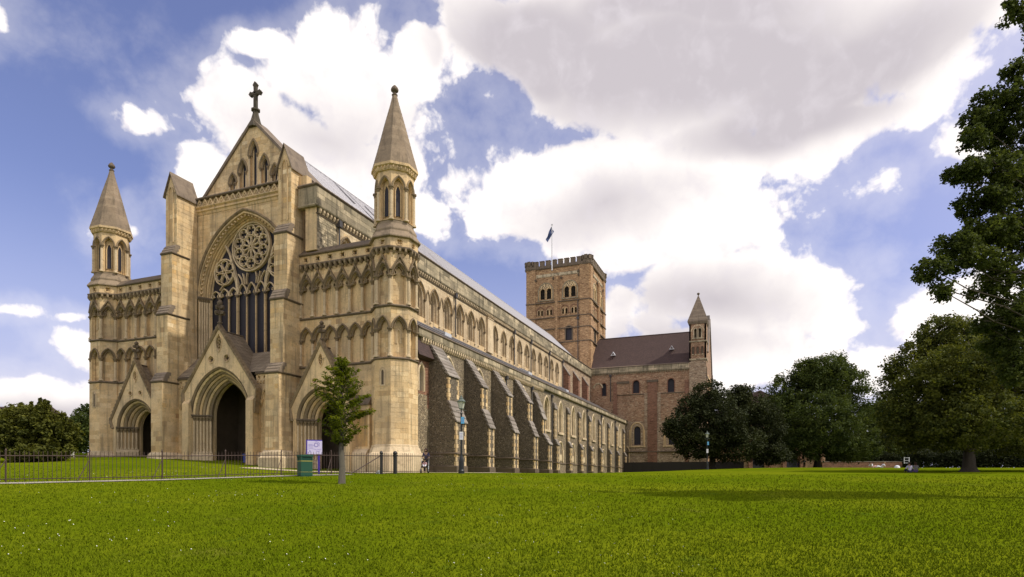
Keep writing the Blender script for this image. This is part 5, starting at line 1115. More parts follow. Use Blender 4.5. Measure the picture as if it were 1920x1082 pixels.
# ------------------------------------------------------------------ crossing tower
Tw = empty('crossing_tower', (92, 13.9, 20), parent=CATH, label='square red-brown brick central tower with battlements')
XTW = 85.0; KT = (XTW - CX) / (83 - CX)
def wy(y): return (y - CY) * KT + CY
def wz(z): return (z - CZ) * KT + CZ
yS, yN2 = wy(6.3), wy(20.0); Wd = yN2 - yS; XE = XTW + Wd + .6
def tower_face(fr, a0, flip, seed):
    """features measured on the west face, a runs from a0 over Wd"""
    def A_(y): q = (wy(y) - yS); return a0 + (Wd - q if flip else q)
    big = [(15.7, 1.58), (10.45, 1.58)]
    hs = []
    for y, h in big:
        for s in (-1, 1): hs.append(opening(A_(y) + s * .72, wz(36.9), wz(38.6), .56, .6, 6))
    tw = [16.9, 14.9, 11.58, 9.58]
    for y in tw:
        for s in (-1, 1): hs.append(opening(A_(y) + s * .37, wz(33.5), wz(34.45), .27, .28, 5))
    lw = opening(A_(10.7), wz(27.95), wz(30.1), .78, .85, 6)
    mb = MB(); prism(mb, fr, rect(a0, a0 + Wd, 18, wz(43.9)), -.8, 0, .5, 0, hs + [lw]); mb.build('tower_wall', 'tower_brick', Tw)
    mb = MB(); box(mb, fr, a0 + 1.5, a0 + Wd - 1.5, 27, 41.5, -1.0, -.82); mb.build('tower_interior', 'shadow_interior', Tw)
    for y, h in big:
        c = A_(y); sill = wz(36.7); sp = wz(38.5)
        mb = MB(); sweep(mb, fr, opening(c, sill, sp, h + .05, h + .25, 9), bar(.22, 0, .16), tone=.5); mb.build('belfry_arch', 'band_stone', Tw)
        zb0 = sp + .68; H_ = h + .2; head = [(c + q * half_at(h, H_, t), sp + t) for q in (-1,) for t in (.68, .95, 1.2, 1.45, 1.65)] + [(c, sp + H_)] + [(c + half_at(h, H_, t), sp + t) for t in (1.65, 1.45, 1.2, .95, .68)]
        dots = ((-.8, .86), (-.27, .86), (.27, .86), (.8, .86), (-.53, 1.2), (0, 1.2), (.53, 1.2), (0, 1.52))
        mb = MB(); prism(mb, fr, head, -.05, .05, .5, 0, [circle(c + dx, sp + dz, .14, 6) for dx, dz in dots]); mb.build('pierced_head', 'limestone', Tw)
        mb = MB()
        for dx, dz in dots: sheet(mb, fr, circle(c + dx, sp + dz, .16, 6), .02)
        mb.build('pierced_hole', 'shadow_interior', Tw)
        for s in (-1, 1):
            mb = MB(); sweep(mb, fr, opening(c + s * .72, wz(36.9), wz(38.6), .58, .62, 6), bar(.14, -.2, .1), tone=.8); mb.build('louvre_surround', 'limestone', Tw)
            for q in range(7):
                mb = MB(); z = wz(36.9) + .05 + q * .32; w_ = half_at(.54, .58, z + .2 - wz(38.6))
                if w_ < .1: continue
                mb.add([fr.P(c + s * .72 - w_, z + .30, -.45), fr.P(c + s * .72 + w_, z + .30, -.45), fr.P(c + s * .72 + w_, z, -.12), fr.P(c + s * .72 - w_, z, -.12)], [(0, 1, 2, 3)]); mb.build('louvre', 'louvre_wood', Tw)
        mb = MB(); box(mb, fr, c - h - .25, c + h + .25, sill - .2, sill, 0, .22, .4); mb.build('window_sill', 'band_stone', Tw)
    for y in tw:
        c = A_(y); mb = MB(); sweep(mb, fr, opening(c, wz(33.5), wz(34.5), .78, .82, 6), bar(.16, 0, .12))
        mb.build('twin_arch', 'red_brick', Tw)
        mb = MB(); lathe(mb, tuple(fr.P(c, wz(33.5), -.05)), [(.12, 0), (.09, .1), (.09, .8), (.16, 1.0)], 6, 0, .8)
        for s in (-1, 1): sweep(mb, fr, opening(c + s * .37, wz(33.5), wz(34.45), .27, .28, 5), bar(.08, -.1, .05), tone=.6)
        mb.build('twin_light', 'limestone', Tw)
    mb = MB(); sweep(mb, fr, lw, bar(.25, -.1, .12)); mb.build('window_surround', 'weathered_stone', Tw)
    mb = MB(); sheet(mb, fr, lw, -.3); mb.build('window_glass', 'dark_glass', Tw)
    # corner clasping pilasters, centre shaft
    for a, w_, d in ((a0, 2.1, .22), (a0 + Wd - 2.1, 2.1, .22)):
        mb = MB(); box(mb, fr, a, a + w_, 18, wz(43.3), .002, d); mb.build('corner_pilaster', 'tower_brick', Tw)
    mb = MB(); box(mb, fr, A_(13.3) - .5, A_(13.3) + .5, 20, wz(41.5), .002, .25); lathe(mb, tuple(fr.P(A_(13.3), wz(27.5), .25)), [(.3, 0), (.3, 14)], 8); mb.build('centre_shaft', 'tower_brick', Tw)
    mb = MB()
    for z in (36.1, 32.9, 30.5, 27.6): box(mb, fr, a0 - .1, a0 + Wd + .1, wz(z) - .09, wz(z) + .09, 0, .36, .2)
    mb.build('string_course', 'weathered_stone', Tw)
    mb = MB()
    for y in (15.7, 10.7): box(mb, fr, A_(y) - 1.8, A_(y) + 1.8, wz(41.6), wz(42.1), 0, .10, .8)
    ashlar(mb, fr, a0 + 2.2, a0 + Wd - 2.2, wz(41.5), wz(42.2), ch=.22, ln=(.2, .6), dep=.04, seed=seed, tspread=1.6); mb.build('stone_band', 'band_stone', Tw, kind='stuff')
    for y, z in ((17.9, 41.0), (14.0, 41.1), (12.3, 41.0), (8.6, 41.2), (8.6, 42.0)):
        mb = MB(); a = A_(y); prism(mb, fr, [(a - .28, wz(z)), (a, wz(z) - .33), (a + .28, wz(z)), (a, wz(z) + .33)], 0, .26); mb.build('lozenge_recess', 'shadow_interior', Tw)
    # battlements
    me = mesh_of(lambda m: (box(m, Fr((0, 0, 0), fr.u, fr.n), -.48, .48, 0, .82, -.35, .3, .5), box(m, Fr((0, 0, 0), fr.u, fr.n), -.54, .54, .82, .95, -.4, .36, .2)), 'weathered_stone')
    for k in range(8): inst('merlon', me, fr.P(a0 + 2.2 + (k) * (Wd - 4.4) / 7, wz(43.85), 0), Tw, 0, (1, 1, 1.15))
    mb = MB(); ledge(mb, [tuple(fr.P(a0 - .1, 0).xy), tuple(fr.P(a0 + Wd + .1, 0).xy)] if fr.n.y < 0 else [tuple(fr.P(a0 + Wd + .1, 0).xy), tuple(fr.P(a0 - .1, 0).xy)], [(-.3, wz(43.2)), (.28, wz(43.25)), (.36, wz(43.45)), (.28, wz(43.9)), (-.3, wz(43.9))], tone=.3); mb.build('parapet', 'weathered_stone', Tw)
tower_face(west(XTW), yS, False, 5)
tower_face(Fr((0, yS, 0), (1, 0, 0), (0, -1, 0)), XTW, False, 6)
mb = MB(); wbox(mb, XTW + .5, XTW + Wd, yN2 - .6, yN2, 18, 44.6); wbox(mb, XTW + Wd - .6, XTW + Wd, yS + .5, yN2, 18, 44.6); wbox(mb, XTW + .8, XTW + Wd - .8, yS + .8, yN2 - .8, 43, 43.3); mb.build('tower_wall', 'tower_brick', Tw)
me = mesh_of(lambda m: (box(m, WF, -.3, .3, 0, .75, -.3, .3, .4), box(m, WF, -.34, .34, .75, .85, -.34, .34, .2)), 'weathered_stone')
for (x, y) in ((XTW + .7, yS + .7), (XTW + .7, yN2 - .7), (XTW + Wd - .7, yS + .7), (XTW + Wd - .7, yN2 - .7)):
    mb = MB(); lathe(mb, (x, y, wz(43.2)), [(1.15, 0), (1.3, .4), (1.2, .5), (1.2, 1.1)], 8, R_(22.5), .4); mb.build('corner_turret_cap', 'weathered_stone', Tw)
    for k in range(8): inst('merlon', me, (x + .98 * math.cos(R_(45 * k)), y + .98 * math.sin(R_(45 * k)), wz(43.2) + 1.05), Tw, R_(45 * k))
mb = MB(); tube(mb, (XTW - .3, wy(8.7), 20), (XTW - .3, wy(8.7), wz(36)), .09); box(mb, west(XTW), wy(8.7) - .25, wy(8.7) + .25, wz(32), wz(32.5), .2, .5); mb.build('drainpipe', 'pipe_grey', Tw)
# flagpole on the tower roof
x, y = XTW + 7, wy(13.6)
px_, py_ = at(1035, 128.5); Fp = empty('flagpole', (px_, py_, 43.3), 'tall white flagpole with a dark drooping flag on the tower roof', 'flagpole')
zt_ = zat(422, 128.5)
mb = MB(); tube(mb, (px_, py_, 43.3), (px_, py_, zt_), .13, .08, 8); lathe(mb, (px_, py_, zt_), [(.18, 0), (.22, .1), (.0, .25)], 8); mb.build('pole', 'pole_white', Fp)
mb = MB(); nn = 10; u_ = Vector((-ST, CT, 0))
V = []
for i in range(nn + 1):
    t = i / nn
    for j in range(4):
        s = j / 3
        off_ = .15 + t * 1.15 - s * .55 * (1 - t * .3) + .08 * math.sin(t * 7 + s * 3)
        V.append((px_ + u_.x * off_ + .12 * math.sin(t * 9 + s * 2), py_ + u_.y * off_, zt_ - .35 - t * 2.6 - s * .95 * (1 - .2 * t)))
F_ = [(i * 4 + j, i * 4 + j + 1, i * 4 + j + 5, i * 4 + j + 4) for i in range(nn) for j in range(3)]
mb.add(V, F_); mb.build('flag', 'flag_blue', Fp)
# ------------------------------------------------------------------ terrain
def cam_rd(x, y): return ST * (x - CX) - CT * (y - CY), CT * (x - CX) + ST * (y - CY)
def W2(x, y, z): r, d = cam_rd(x, y); return (r, d, z)
def PD(px, d, z): return ((px - HX) / FP * d, d, z)
ctrl = [(-25, -12, -2.2), (0, -12, -2.2), (30, -12, -2.0), (-9, 6, -1.9), (0, 6, -1.9), (9, 6, -1.9), (25, 8, -1.7), (-25, 8, -1.6),
        PD(0, 12, -1.66), PD(960, 12, -1.68), PD(1920, 12, -1.66), PD(0, 18, -1.12), PD(960, 18, -1.2), PD(1920, 18, -1.2),
        PD(0, 25, -.56), PD(300, 30, -.38), PD(550, 34, -.20), PD(820, 40, -.06), PD(800, 28, -.62), PD(800, 35, -.27), PD(1200, 28, -.65), PD(1700, 28, -.65), PD(1200, 40, -.12), PD(1700, 42, -.12),
        W2(-2, 0, 0), W2(-2, 5, .15), W2(-2.5, 10, .5), W2(-3, 15, .82), W2(-3, 20, 1.15), W2(-2.5, 24.5, 1.38), W2(-1, 30, 1.5), W2(-8, 15, .55), W2(-9, 24, .95), W2(0, 36, 1.9), W2(10, 60, 2.2), W2(-20, 40, 1.6),
        W2(3, -5, .0), W2(20, -5, .0), W2(40, -6, .1), W2(60, -6, .25), W2(82, -8, .45),
        PD(75, 45, .75), PD(-300, 45, 1.0), PD(0, 80, 1.8),
        PD(1326, 75, .58), PD(1500, 110, 1.15), PD(1700, 57, .12), PD(1820, 57, .16), PD(1720, 85, .95), PD(1720, 120, 1.35), PD(1950, 62, .35), PD(2300, 60, .4), PD(1400, 60, .2), PD(1200, 70, .27), PD(1300, 100, .9), PD(1000, 90, .3), PD(1600, 140, 1.5), PD(960, 160, 1.0)]
_P = np.array(ctrl, float)
def _phi(d2): return np.where(d2 > 0, .5 * d2 * np.log(np.maximum(d2, 1e-9)), 0)
_n = len(_P); _K = _phi(((_P[:, None, :2] - _P[None, :, :2]) ** 2).sum(-1)) + np.eye(_n) * 4.0
_A = np.zeros((_n + 3, _n + 3)); _A[:_n, :_n] = _K; _A[:_n, _n] = 1; _A[:_n, _n + 1:] = _P[:, :2]; _A[_n, :_n] = 1; _A[_n + 1:, :_n] = _P[:, :2].T
_w = np.linalg.solve(_A, np.r_[_P[:, 2], 0, 0, 0])
def gz_rd(r, d):
    r = np.asarray(r, float); d = np.asarray(d, float)
    v = _phi((r[..., None] - _P[:, 0]) ** 2 + (d[..., None] - _P[:, 1]) ** 2) @ _w[:_n] + _w[_n] + _w[_n + 1] * r + _w[_n + 2] * d
    m = np.clip((np.hypot(r, d - 60) - 95) / 60, 0, 1); m = m * m * (3 - 2 * m)
    return np.clip(v, -2.6, 2.6) * (1 - m) + 1.0 * m
def G(x, y): r, d = cam_rd(x, y); return float(gz_rd(r, d))
def w_of(r, d): return CX + ST * r + CT * d, CY - CT * r + ST * d
ds = np.unique(np.concatenate([np.arange(-60, 0, 5.), np.arange(0, 60, .8), np.arange(60, 150, 3), np.arange(150, 400, 20), np.array([500, 700, 1000, 1500, 2200, 3000.])]))
rs = np.unique(np.concatenate([-np.array([100, 130, 180, 260, 400, 700, 1200, 2500.]), np.arange(-80, 81, 1.3), np.array([100, 130, 180, 260, 400, 700, 1200, 2500.])]))
RR, DD = np.meshgrid(rs, ds); ZZ = gz_rd(RR, DD); XX, YY = w_of(RR, DD)
vv = np.stack([XX, YY, ZZ], -1).reshape(-1, 3); nr_, nd = len(rs), len(ds)
ff = [(i * nr_ + j, i * nr_ + j + 1, (i + 1) * nr_ + j + 1, (i + 1) * nr_ + j) for i in range(nd - 1) for j in range(nr_ - 1)]
me = bpy.data.meshes.new('lawn'); me.from_pydata(vv.tolist(), [], ff); me.materials.append(MATS['grass']); me.polygons.foreach_set('use_smooth', [True] * len(ff))
link(bpy.data.objects.new('lawn', me), kind='structure')
def strip(name, pts, wd, m, lift=.02, wob=.0, seed=1):
    mb = MB(); rnd = random.Random(seed); L = []
    for (x0, y0), (x1, y1) in zip(pts, pts[1:]):
        n = max(1, int(math.hypot(x1 - x0, y1 - y0) / .7)); L += [(x0 + (x1 - x0) * k / n, y0 + (y1 - y0) * k / n) for k in range(n)]
    L.append(pts[-1]); V = []
    for i, p in enumerate(L):
        a = L[max(0, i - 1)]; b = L[min(len(L) - 1, i + 1)]; l = math.hypot(b[0] - a[0], b[1] - a[1]); nx, ny = -(b[1] - a[1]) / l, (b[0] - a[0]) / l
        for s in (-1, -.33, .33, 1):
            w_ = wd / 2 * (s + (rnd.uniform(-wob, wob) if abs(s) == 1 else 0)); x, y = p[0] + nx * w_, p[1] + ny * w_; V.append((x, y, G(x, y) + lift))
    mb.add(V, [(i * 4 + j, i * 4 + j + 1, i * 4 + j + 5, i * 4 + j + 4) for i in range(len(L) - 1) for j in range(3)])
    return mb.build(name, m, kind='structure')
F0, F1 = at(0, 25.2), at(823, 40.3)
fdir = Vector((F1[0] - F0[0], F1[1] - F0[1])).normalized(); Ls = math.hypot(F1[0] - F0[0], F1[1] - F0[1]); fnx = Vector((fdir.y, -fdir.x))
if fnx.x * CT + fnx.y * ST > 0: fnx = -fnx           # towards the camera
def FPt(s, o=0): return (F0[0] + fdir.x * s + fnx.x * o, F0[1] + fdir.y * s + fnx.y * o)
strip('path', [FPt(-14, .9), FPt(Ls * .70, .55)], .85, 'path_gravel', .03, .25)
strip('path', [at(600, 42.0), at(700, 41.2), at(900, 42.2), at(1060, 60)], 1.7, 'sand_path', .03, .1)
strip('path', [(-4.6, -2.5), (-5.0, 3), (-5.0, 9)], 1.6, 'sand_path', .03, .1)
# ------------------------------------------------------------------ trees
def leaf_mesh(name, clumps, per, leaf, matname, parent, seed, spread=1.0, up=.35, kind='stuff'):
    """clumps: array (x,y,z,radius,tone); per leaves in each"""
    rg = np.random.default_rng(seed); C = np.asarray(clumps, float); n = len(C) * per
    c = np.repeat(C, per, 0)
    v = rg.normal(size=(n, 3)); v /= np.linalg.norm(v, axis=1)[:, None]
    p = c[:, :3] + v * (c[:, 3:4] * rg.uniform(.15, 1, (n, 1)) ** .6) * np.array([spread, spread, .8])
    nv = rg.normal(size=(n, 3)); nv[:, 2] = np.abs(nv[:, 2]) + up; nv += v * .5; nv /= np.linalg.norm(nv, axis=1)[:, None]
    t = rg.normal(size=(n, 3)); a = np.cross(nv, t); a /= np.linalg.norm(a, axis=1)[:, None]; b = np.cross(nv, a)
    s = leaf * rg.uniform(.55, 1.25, (n, 1))
    P = np.stack([p - a * s * .5, p + b * s * .36 + nv * s * .06, p + a * s * .55, p - b * s * .36 + nv * s * .06], 1).reshape(-1, 3)
    off = C[:, :3].mean(0); off[2] = P[:, 2].min()
    me = bpy.data.meshes.new(name); me.vertices.add(n * 4); me.vertices.foreach_set('co', (P - off).astype(np.float32).ravel())
    me.loops.add(n * 4); me.loops.foreach_set('vertex_index', np.arange(n * 4, dtype=np.int32))
    me.polygons.add(n); me.polygons.foreach_set('loop_start', np.arange(0, n * 4, 4, dtype=np.int32)); me.polygons.foreach_set('loop_total', np.full(n, 4, dtype=np.int32))
    me.materials.append(MATS[matname]); me.update(calc_edges=True)
    at_ = me.attributes.new('tone', 'FLOAT', 'FACE'); at_.data.foreach_set('value', np.clip(c[:, 4] + rg.normal(0, .16, n), 0, 1).astype(np.float32))
    return link(bpy.data.objects.new(name, me), parent, kind=kind, loc=off)
def lobes_to_clumps(lobes, n, cr, seed, shell=.55):
    rg = np.random.default_rng(seed); L = np.asarray(lobes, float)
    w = (L[:, 3] * L[:, 4] * L[:, 5]) ** (2 / 3); w /= w.sum(); k = rg.choice(len(L), n, p=w)
    v = rg.normal(size=(n, 3)); v /= np.linalg.norm(v, axis=1)[:, None]
    r = np.where(rg.random(n) < shell, rg.uniform(.8, 1.04, n), rg.uniform(.2, .9, n))
    p = L[k, :3] + v * L[k, 3:6] * r[:, None]
    lt = rg.uniform(.1, .75, len(L))[k]
    return np.c_[p, cr * rg.uniform(.6, 1.35, n), np.clip(lt * .5 + rg.uniform(0, .6, n), 0, 1)]
def LB(px, py, d, rp, rq=None, depth=1.0):
    rq = rq or rp; x, y = at(px, d); r = rp * d / FP
    return (x, y, zat(py, d), r, r * depth, rq * d / FP)
def limb(mb, p0, p1, r0, r1, rnd, bend=.12, seg=5, n=4):
    p0, p1 = Vector(p0), Vector(p1); L = (p1 - p0).length; pts = [p0]
    for i in range(1, n):
        t = i / n; q = p0.lerp(p1, t) + Vector((rnd.uniform(-1, 1), rnd.uniform(-1, 1), rnd.uniform(-.3, 1))) * L * bend * math.sin(math.pi * t); pts.append(q)
    pts.append(p1)
    for i in range(n): tube(mb, pts[i], pts[i + 1], r0 + (r1 - r0) * i / n, r0 + (r1 - r0) * (i + 1) / n, seg)
    return pts
def tree(name, label, px, d, tr, lobes, nclump, per, leaf, cr, m, seed, bark='bark', cat='tree', group=None, trunk_top=None, shell=.55, gz=None, up=.35, flare=1.5, lean=0):
    x, y = at(px, d); z = G(x, y) if gz is None else gz; rnd = random.Random(seed)
    T = empty(name, (x, y, z), label, cat, group); L = [LB(*l) if len(l) < 6 else l for l in lobes]
    tops = max(l[2] for l in L); tt = trunk_top if trunk_top is not None else z + (tops - z) * .38
    mb = MB(); c = Vector((x, y, z)); top = Vector((x + lean, y, tt))
    for i in range(10):
        t0, t1 = (i / 10), (i + 1) / 10
        f = lambda t: tr * (1 + (flare - 1) * max(0, 1 - t * 6)) * (1 - .35 * t)
        tube(mb, c.lerp(top, t0) - Vector((0, 0, .1 if i == 0 else 0)), c.lerp(top, t1), f(t0), f(t1), 10)
    mb.build('trunk', bark, T, smooth=True)
    for l in L:
        mb = MB(); tgt = Vector((l[0], l[1], l[2])); pts = limb(mb, top - Vector((0, 0, rnd.uniform(0, (tt - z) * .25))), tgt, tr * .42, tr * .08, rnd)
        for k in range(5):
            q = pts[rnd.randint(2, 4)]; v = Vector((rnd.gauss(0, 1), rnd.gauss(0, 1), rnd.uniform(-.2, 1))).normalized()
            limb(mb, q, q + Vector((v.x * l[3], v.y * l[4], v.z * l[5])) * .85, tr * .12, tr * .03, rnd, n=3, seg=4)
        mb.build('limb', bark, T)
    leaf_mesh('crown', lobes_to_clumps(L, nclump, cr, seed, shell), per, leaf, m, T, seed, up=up)
    return T
# big lime on the right with a visible trunk
d = 57
tree('broad_tree', 'broad green tree with a thick bare trunk standing on the lawn at the right', 1817, d, .62,
     [(1712, 720, d, 55, 42), (1690, 775, d - 2, 40, 45), (1735, 665, d, 45, 38), (1790, 640, d + 2, 60, 46), (1775, 720, d - 4, 75, 60), (1745, 800, d - 3, 70, 44), (1830, 690, d - 5, 75, 60), (1830, 790, d - 6, 90, 52),
      (1890, 740, d + 2, 90, 75), (1900, 640, d + 4, 80, 50), (1960, 700, d, 90, 80), (1930, 810, d, 90, 44), (1700, 822, d + 2, 45, 26), (1990, 790, d + 3, 80, 50), (1680, 690, d, 22, 22), (1668, 735, d, 20, 16), (1760, 618, d, 34, 22), (1800, 608, d, 26, 18)],
     3600, 42, .235, .58, 'leaf_lime', 11, trunk_top=zat(838, d), shell=.6)
# trees behind the lawn
tree('holm_oak', 'very dark evergreen oak in front of the transept', 1335, 92, .45,
     [(1330, 745, 92, 34, 30), (1300, 770, 92, 32, 28), (1275, 800, 90, 32, 26), (1350, 790, 90, 50, 46), (1400, 760, 94, 38, 34), (1310, 830, 90, 46, 30), (1375, 830, 90, 55, 34), (1430, 800, 95, 42, 46), (1385, 745, 94, 20, 22), (1265, 805, 90, 18, 14), (1440, 850, 95, 40, 20)],
     1700, 42, .31, .8, 'leaf_dark', 21, shell=.6)
tree('round_tree', 'large dome-shaped tree behind the lawn with gaps of sky', 1533, 105, .55,
     [(1540, 715, 105, 55, 46), (1490, 740, 105, 50, 44), (1590, 740, 105, 44, 50), (1460, 790, 103, 44, 50), (1530, 790, 101, 75, 55), (1600, 800, 105, 42, 50), (1560, 700, 106, 40, 34), (1500, 830, 103, 80, 34), (1590, 840, 104, 55, 24), (1440, 840, 104, 36, 26), (1515, 700, 104, 30, 26)],
     2500, 42, .34, .9, 'leaf_mid', 22, shell=.6)
for i, (px, d, lb, s, m, lab) in enumerate([
    (1650, 128, [(1650, 800, 128, 40, 45), (1640, 850, 126, 40, 24), (1665, 770, 130, 22, 26)], 31, 'leaf_mid', 'small loose tree in the gap between the dome-shaped and broad trees'),
    (1720, 135, [(1720, 800, 135, 60, 50), (1700, 850, 132, 60, 26), (1760, 840, 134, 60, 34)], 32, 'leaf_dark', 'dark tree behind the people sitting on the grass'),
    (1870, 120, [(1850, 830, 120, 70, 44), (1920, 820, 122, 80, 52), (1800, 850, 120, 60, 28)], 33, 'leaf_dark', 'dark trees massed behind the thick bare trunk'),
    (1990, 115, [(1990, 800, 115, 90, 70), (2060, 780, 118, 100, 80)], 34, 'leaf_mid', 'tall background tree at the right edge'),
    (1610, 140, [(1600, 850, 140, 50, 24), (1560, 845, 138, 50, 26)], 35, 'leaf_dark', 'low dark tree behind the brick garden wall')]):
    tree('background_tree', lab, px, d, .35, lb, 1000, 34, .42, 1.0, m, s, group='trees beyond the lawn')
tree('background_tree', 'dark green tree behind the left corner turret', 150, 82, .3, [(148, 815, 82, 24, 34), (125, 830, 82, 26, 26), (165, 790, 84, 20, 28)], 500, 26, .36, .7, 'leaf_mid', 41, group='trees left of the cathedral')
tree('background_tree', 'yellowish tree at the far left edge behind the bush', 5, 70, .3, [(-5, 840, 70, 30, 30), (0, 800, 72, 24, 24)], 400, 26, .34, .6, 'leaf_young', 42, group='trees left of the cathedral')
# spreading bush with sprays on the left
rnd = random.Random(5); d = 44
lobes = [(70, 812, d, 62, 36), (20, 805, d + 2, 48, 36), (112, 822, d + 1, 30, 28), (60, 785, d, 44, 24), (35, 835, d, 50, 26), (100, 845, d, 36, 18), (70, 850, d - 1, 42, 14), (95, 790, d, 26, 18)]
Bx, By = at(75, d); BZ = G(Bx, By)
Bu = empty('spreading_bush', (Bx, By, BZ), 'wide bronze-green bush with feathery shoots behind the railings', 'bush')
L = [LB(*l) for l in lobes]; mb = MB()
for l in L: limb(mb, (Bx + rnd.uniform(-.4, .4), By + rnd.uniform(-.4, .4), BZ - .1), (l[0], l[1], l[2]), .14, .03, rnd)
mb.build('stems', 'bark', Bu)
cl = [tuple(c) for c in lobes_to_clumps(L, 950, .42, 51, .65)]
for k in range(34):
    mb = MB()
    px = rnd.uniform(-30, 138); py = 745 + 38 * (abs(px - 62) / 80) ** 1.6 + rnd.uniform(0, 26); x, y = at(px, d + rnd.uniform(-2, 2)); z = zat(py, d)
    lean_ = rnd.uniform(.1, .9); base = Vector((x - ST * lean_ * .6, y + CT * lean_ * .6, z - 1.1)); tip = Vector((x, y, z)); limb(mb, base, tip, .03, .008, rnd, seg=3, n=3); mb.build('shoot', 'bark', Bu)
    for j in range(9):
        t = j / 8; q = base.lerp(tip, t); cl.append((q.x, q.y, q.z, .20 * (1.1 - t) + .05, rnd.uniform(.2, .9)))
leaf_mesh('crown', cl, 30, .24, 'leaf_bronze', Bu, 52)
# young tree with a pale stem
d = 27.5; x, y = at(641, d); z = G(x, y); Yt = empty('young_tree', (x, y, z), 'slender young tree with bright green leaves in front of the right-hand porch', 'tree'); rnd = random.Random(77)
mb = MB(); zt_ = zat(668, d); st = [Vector((x, y, z - .05))]
for i in range(1, 9): st.append(Vector((x + rnd.uniform(-.03, .03), y + rnd.uniform(-.03, .03), z + (zt_ - z) * i / 8)))
for i in range(8): tube(mb, st[i], st[i + 1], (.17 if i == 0 else .15) * (1 - i / 8.5), .15 * (1 - (i + 1) / 8.5) + .008, 9)
mb.build('trunk', 'young_bark', Yt, smooth=True)
cl = []; mb = MB(); H = zt_ - z
def half_w(t):       # silhouette half width (m) against height fraction
    P_ = ((.30, .35), (.38, .75), (.48, 1.05), (.58, 1.2), (.70, 1.2), (.80, .9), (.90, .5), (1, .08), (1.01, 0))
    for (a, wa), (b, wb) in zip(P_, P_[1:]):
        if t <= b: return wa + (wb - wa) * (t - a) / (b - a)
    return .05
for k in range(70):
    t = .34 + .65 * (k / 70); hb = Vector((x, y, z + H * (t - .07))); L_ = half_w(t) * rnd.uniform(.55, 1.25); an = k * 2.4 + rnd.uniform(-.3, .3)
    tip = Vector((x + math.cos(an) * L_, y + math.sin(an) * L_, z + H * t + L_ * rnd.uniform(.0, .35))); pts = limb(mb, hb, tip, .022, .005, rnd, seg=3, n=4)
    for q in range(9):
        s = .25 + .75 * q / 8; p = hb.lerp(tip, s); cl.append((p.x + rnd.uniform(-.1, .1), p.y + rnd.uniform(-.1, .1), p.z + rnd.uniform(-.05, .08), .13, rnd.uniform(.0, .85)))
for (px, py) in ((690, 742), (676, 752), (668, 735), (695, 768), (682, 775), (590, 712), (598, 740), (586, 722), (655, 690), (700, 771)):
    xx, yy = at(px, d); tip = Vector((xx, yy, zat(py, d))); hb = Vector((x, y, tip.z - .45)); limb(mb, hb, tip, .022, .005, rnd, seg=3)
    for q in range(8):
        p = hb.lerp(tip, .4 + .6 * q / 7); cl.append((p.x, p.y, p.z, .11, rnd.uniform(.3, .9)))
mb.build('branches', 'young_bark', Yt); leaf_mesh('crown', cl, 15, .10, 'leaf_young', Yt, 78, up=.8)
# foreground tree reaching in from the right
d = 20; x, y = at(2140, d); z = G(x, y); FT = empty('overhanging_tree', (x, y, z), 'large near tree whose leafy branches hang in from the right edge', 'tree'); rnd = random.Random(9)
lob = [(1903, 22, 20, 24, 24), (1905, 130, 20, 22, 20), (1880, 185, 20, 46, 26), (1835, 232, 20, 34, 26), (1885, 250, 20.5, 50, 46), (1822, 262, 19.5, 26, 20), (1808, 322, 19.5, 34, 20), (1860, 320, 20, 50, 34), (1905, 340, 21, 44, 60),
       (1850, 380, 20, 50, 24), (1790, 462, 19.5, 40, 22), (1845, 440, 20, 52, 30), (1900, 440, 20.5, 48, 46), (1750, 505, 19, 28, 24), (1766, 545, 19, 20, 18), (1815, 490, 19.5, 44, 22), (1880, 510, 20, 48, 34), (1850, 545, 20, 34, 20), (1895, 590, 20, 44, 36),
       (1875, 640, 20.5, 34, 30), (1905, 680, 20, 34, 44), (1845, 610, 20, 20, 16), (1740, 520, 19, 16, 14),
       (1950, 60, 21, 26, 40), (1950, 215, 21, 30, 50), (1990, 400, 21, 70, 90), (1985, 580, 21, 70, 80)]
L = [LB(*l) for l in lob]; mb = MB()
for i in range(8): tube(mb, (x, y, z - .1 + i * 1.1), (x, y, z + 1.0 + i * 1.1), .48 - i * .03 + (.15 if i == 0 else 0), .45 - i * .03, 10)
mb.build('trunk', 'bark', FT, smooth=True)
for l in L:
    mb = MB(); hb = Vector((x, y, z + min(9, max(2.5, (l[2] - z) * .55)))); pts = limb(mb, hb, (l[0], l[1], l[2]), .05, .012, rnd, .06, 5, 6)
    for k in range(7):
        q = pts[rnd.randint(4, 6)]; v = Vector((rnd.gauss(0, 1), rnd.gauss(0, 1), rnd.uniform(-.6, .7))).normalized(); limb(mb, q, q + Vector((v.x * l[3], v.y * l[4], v.z * l[5])) * .9, .016, .005, rnd, n=3, seg=3)
    mb.build('limb', 'bark', FT)
cl = lobes_to_clumps(L, 3300, .18, 91, .45); leaf_mesh('crown', cl, 26, .11, 'leaf_front', FT, 92)
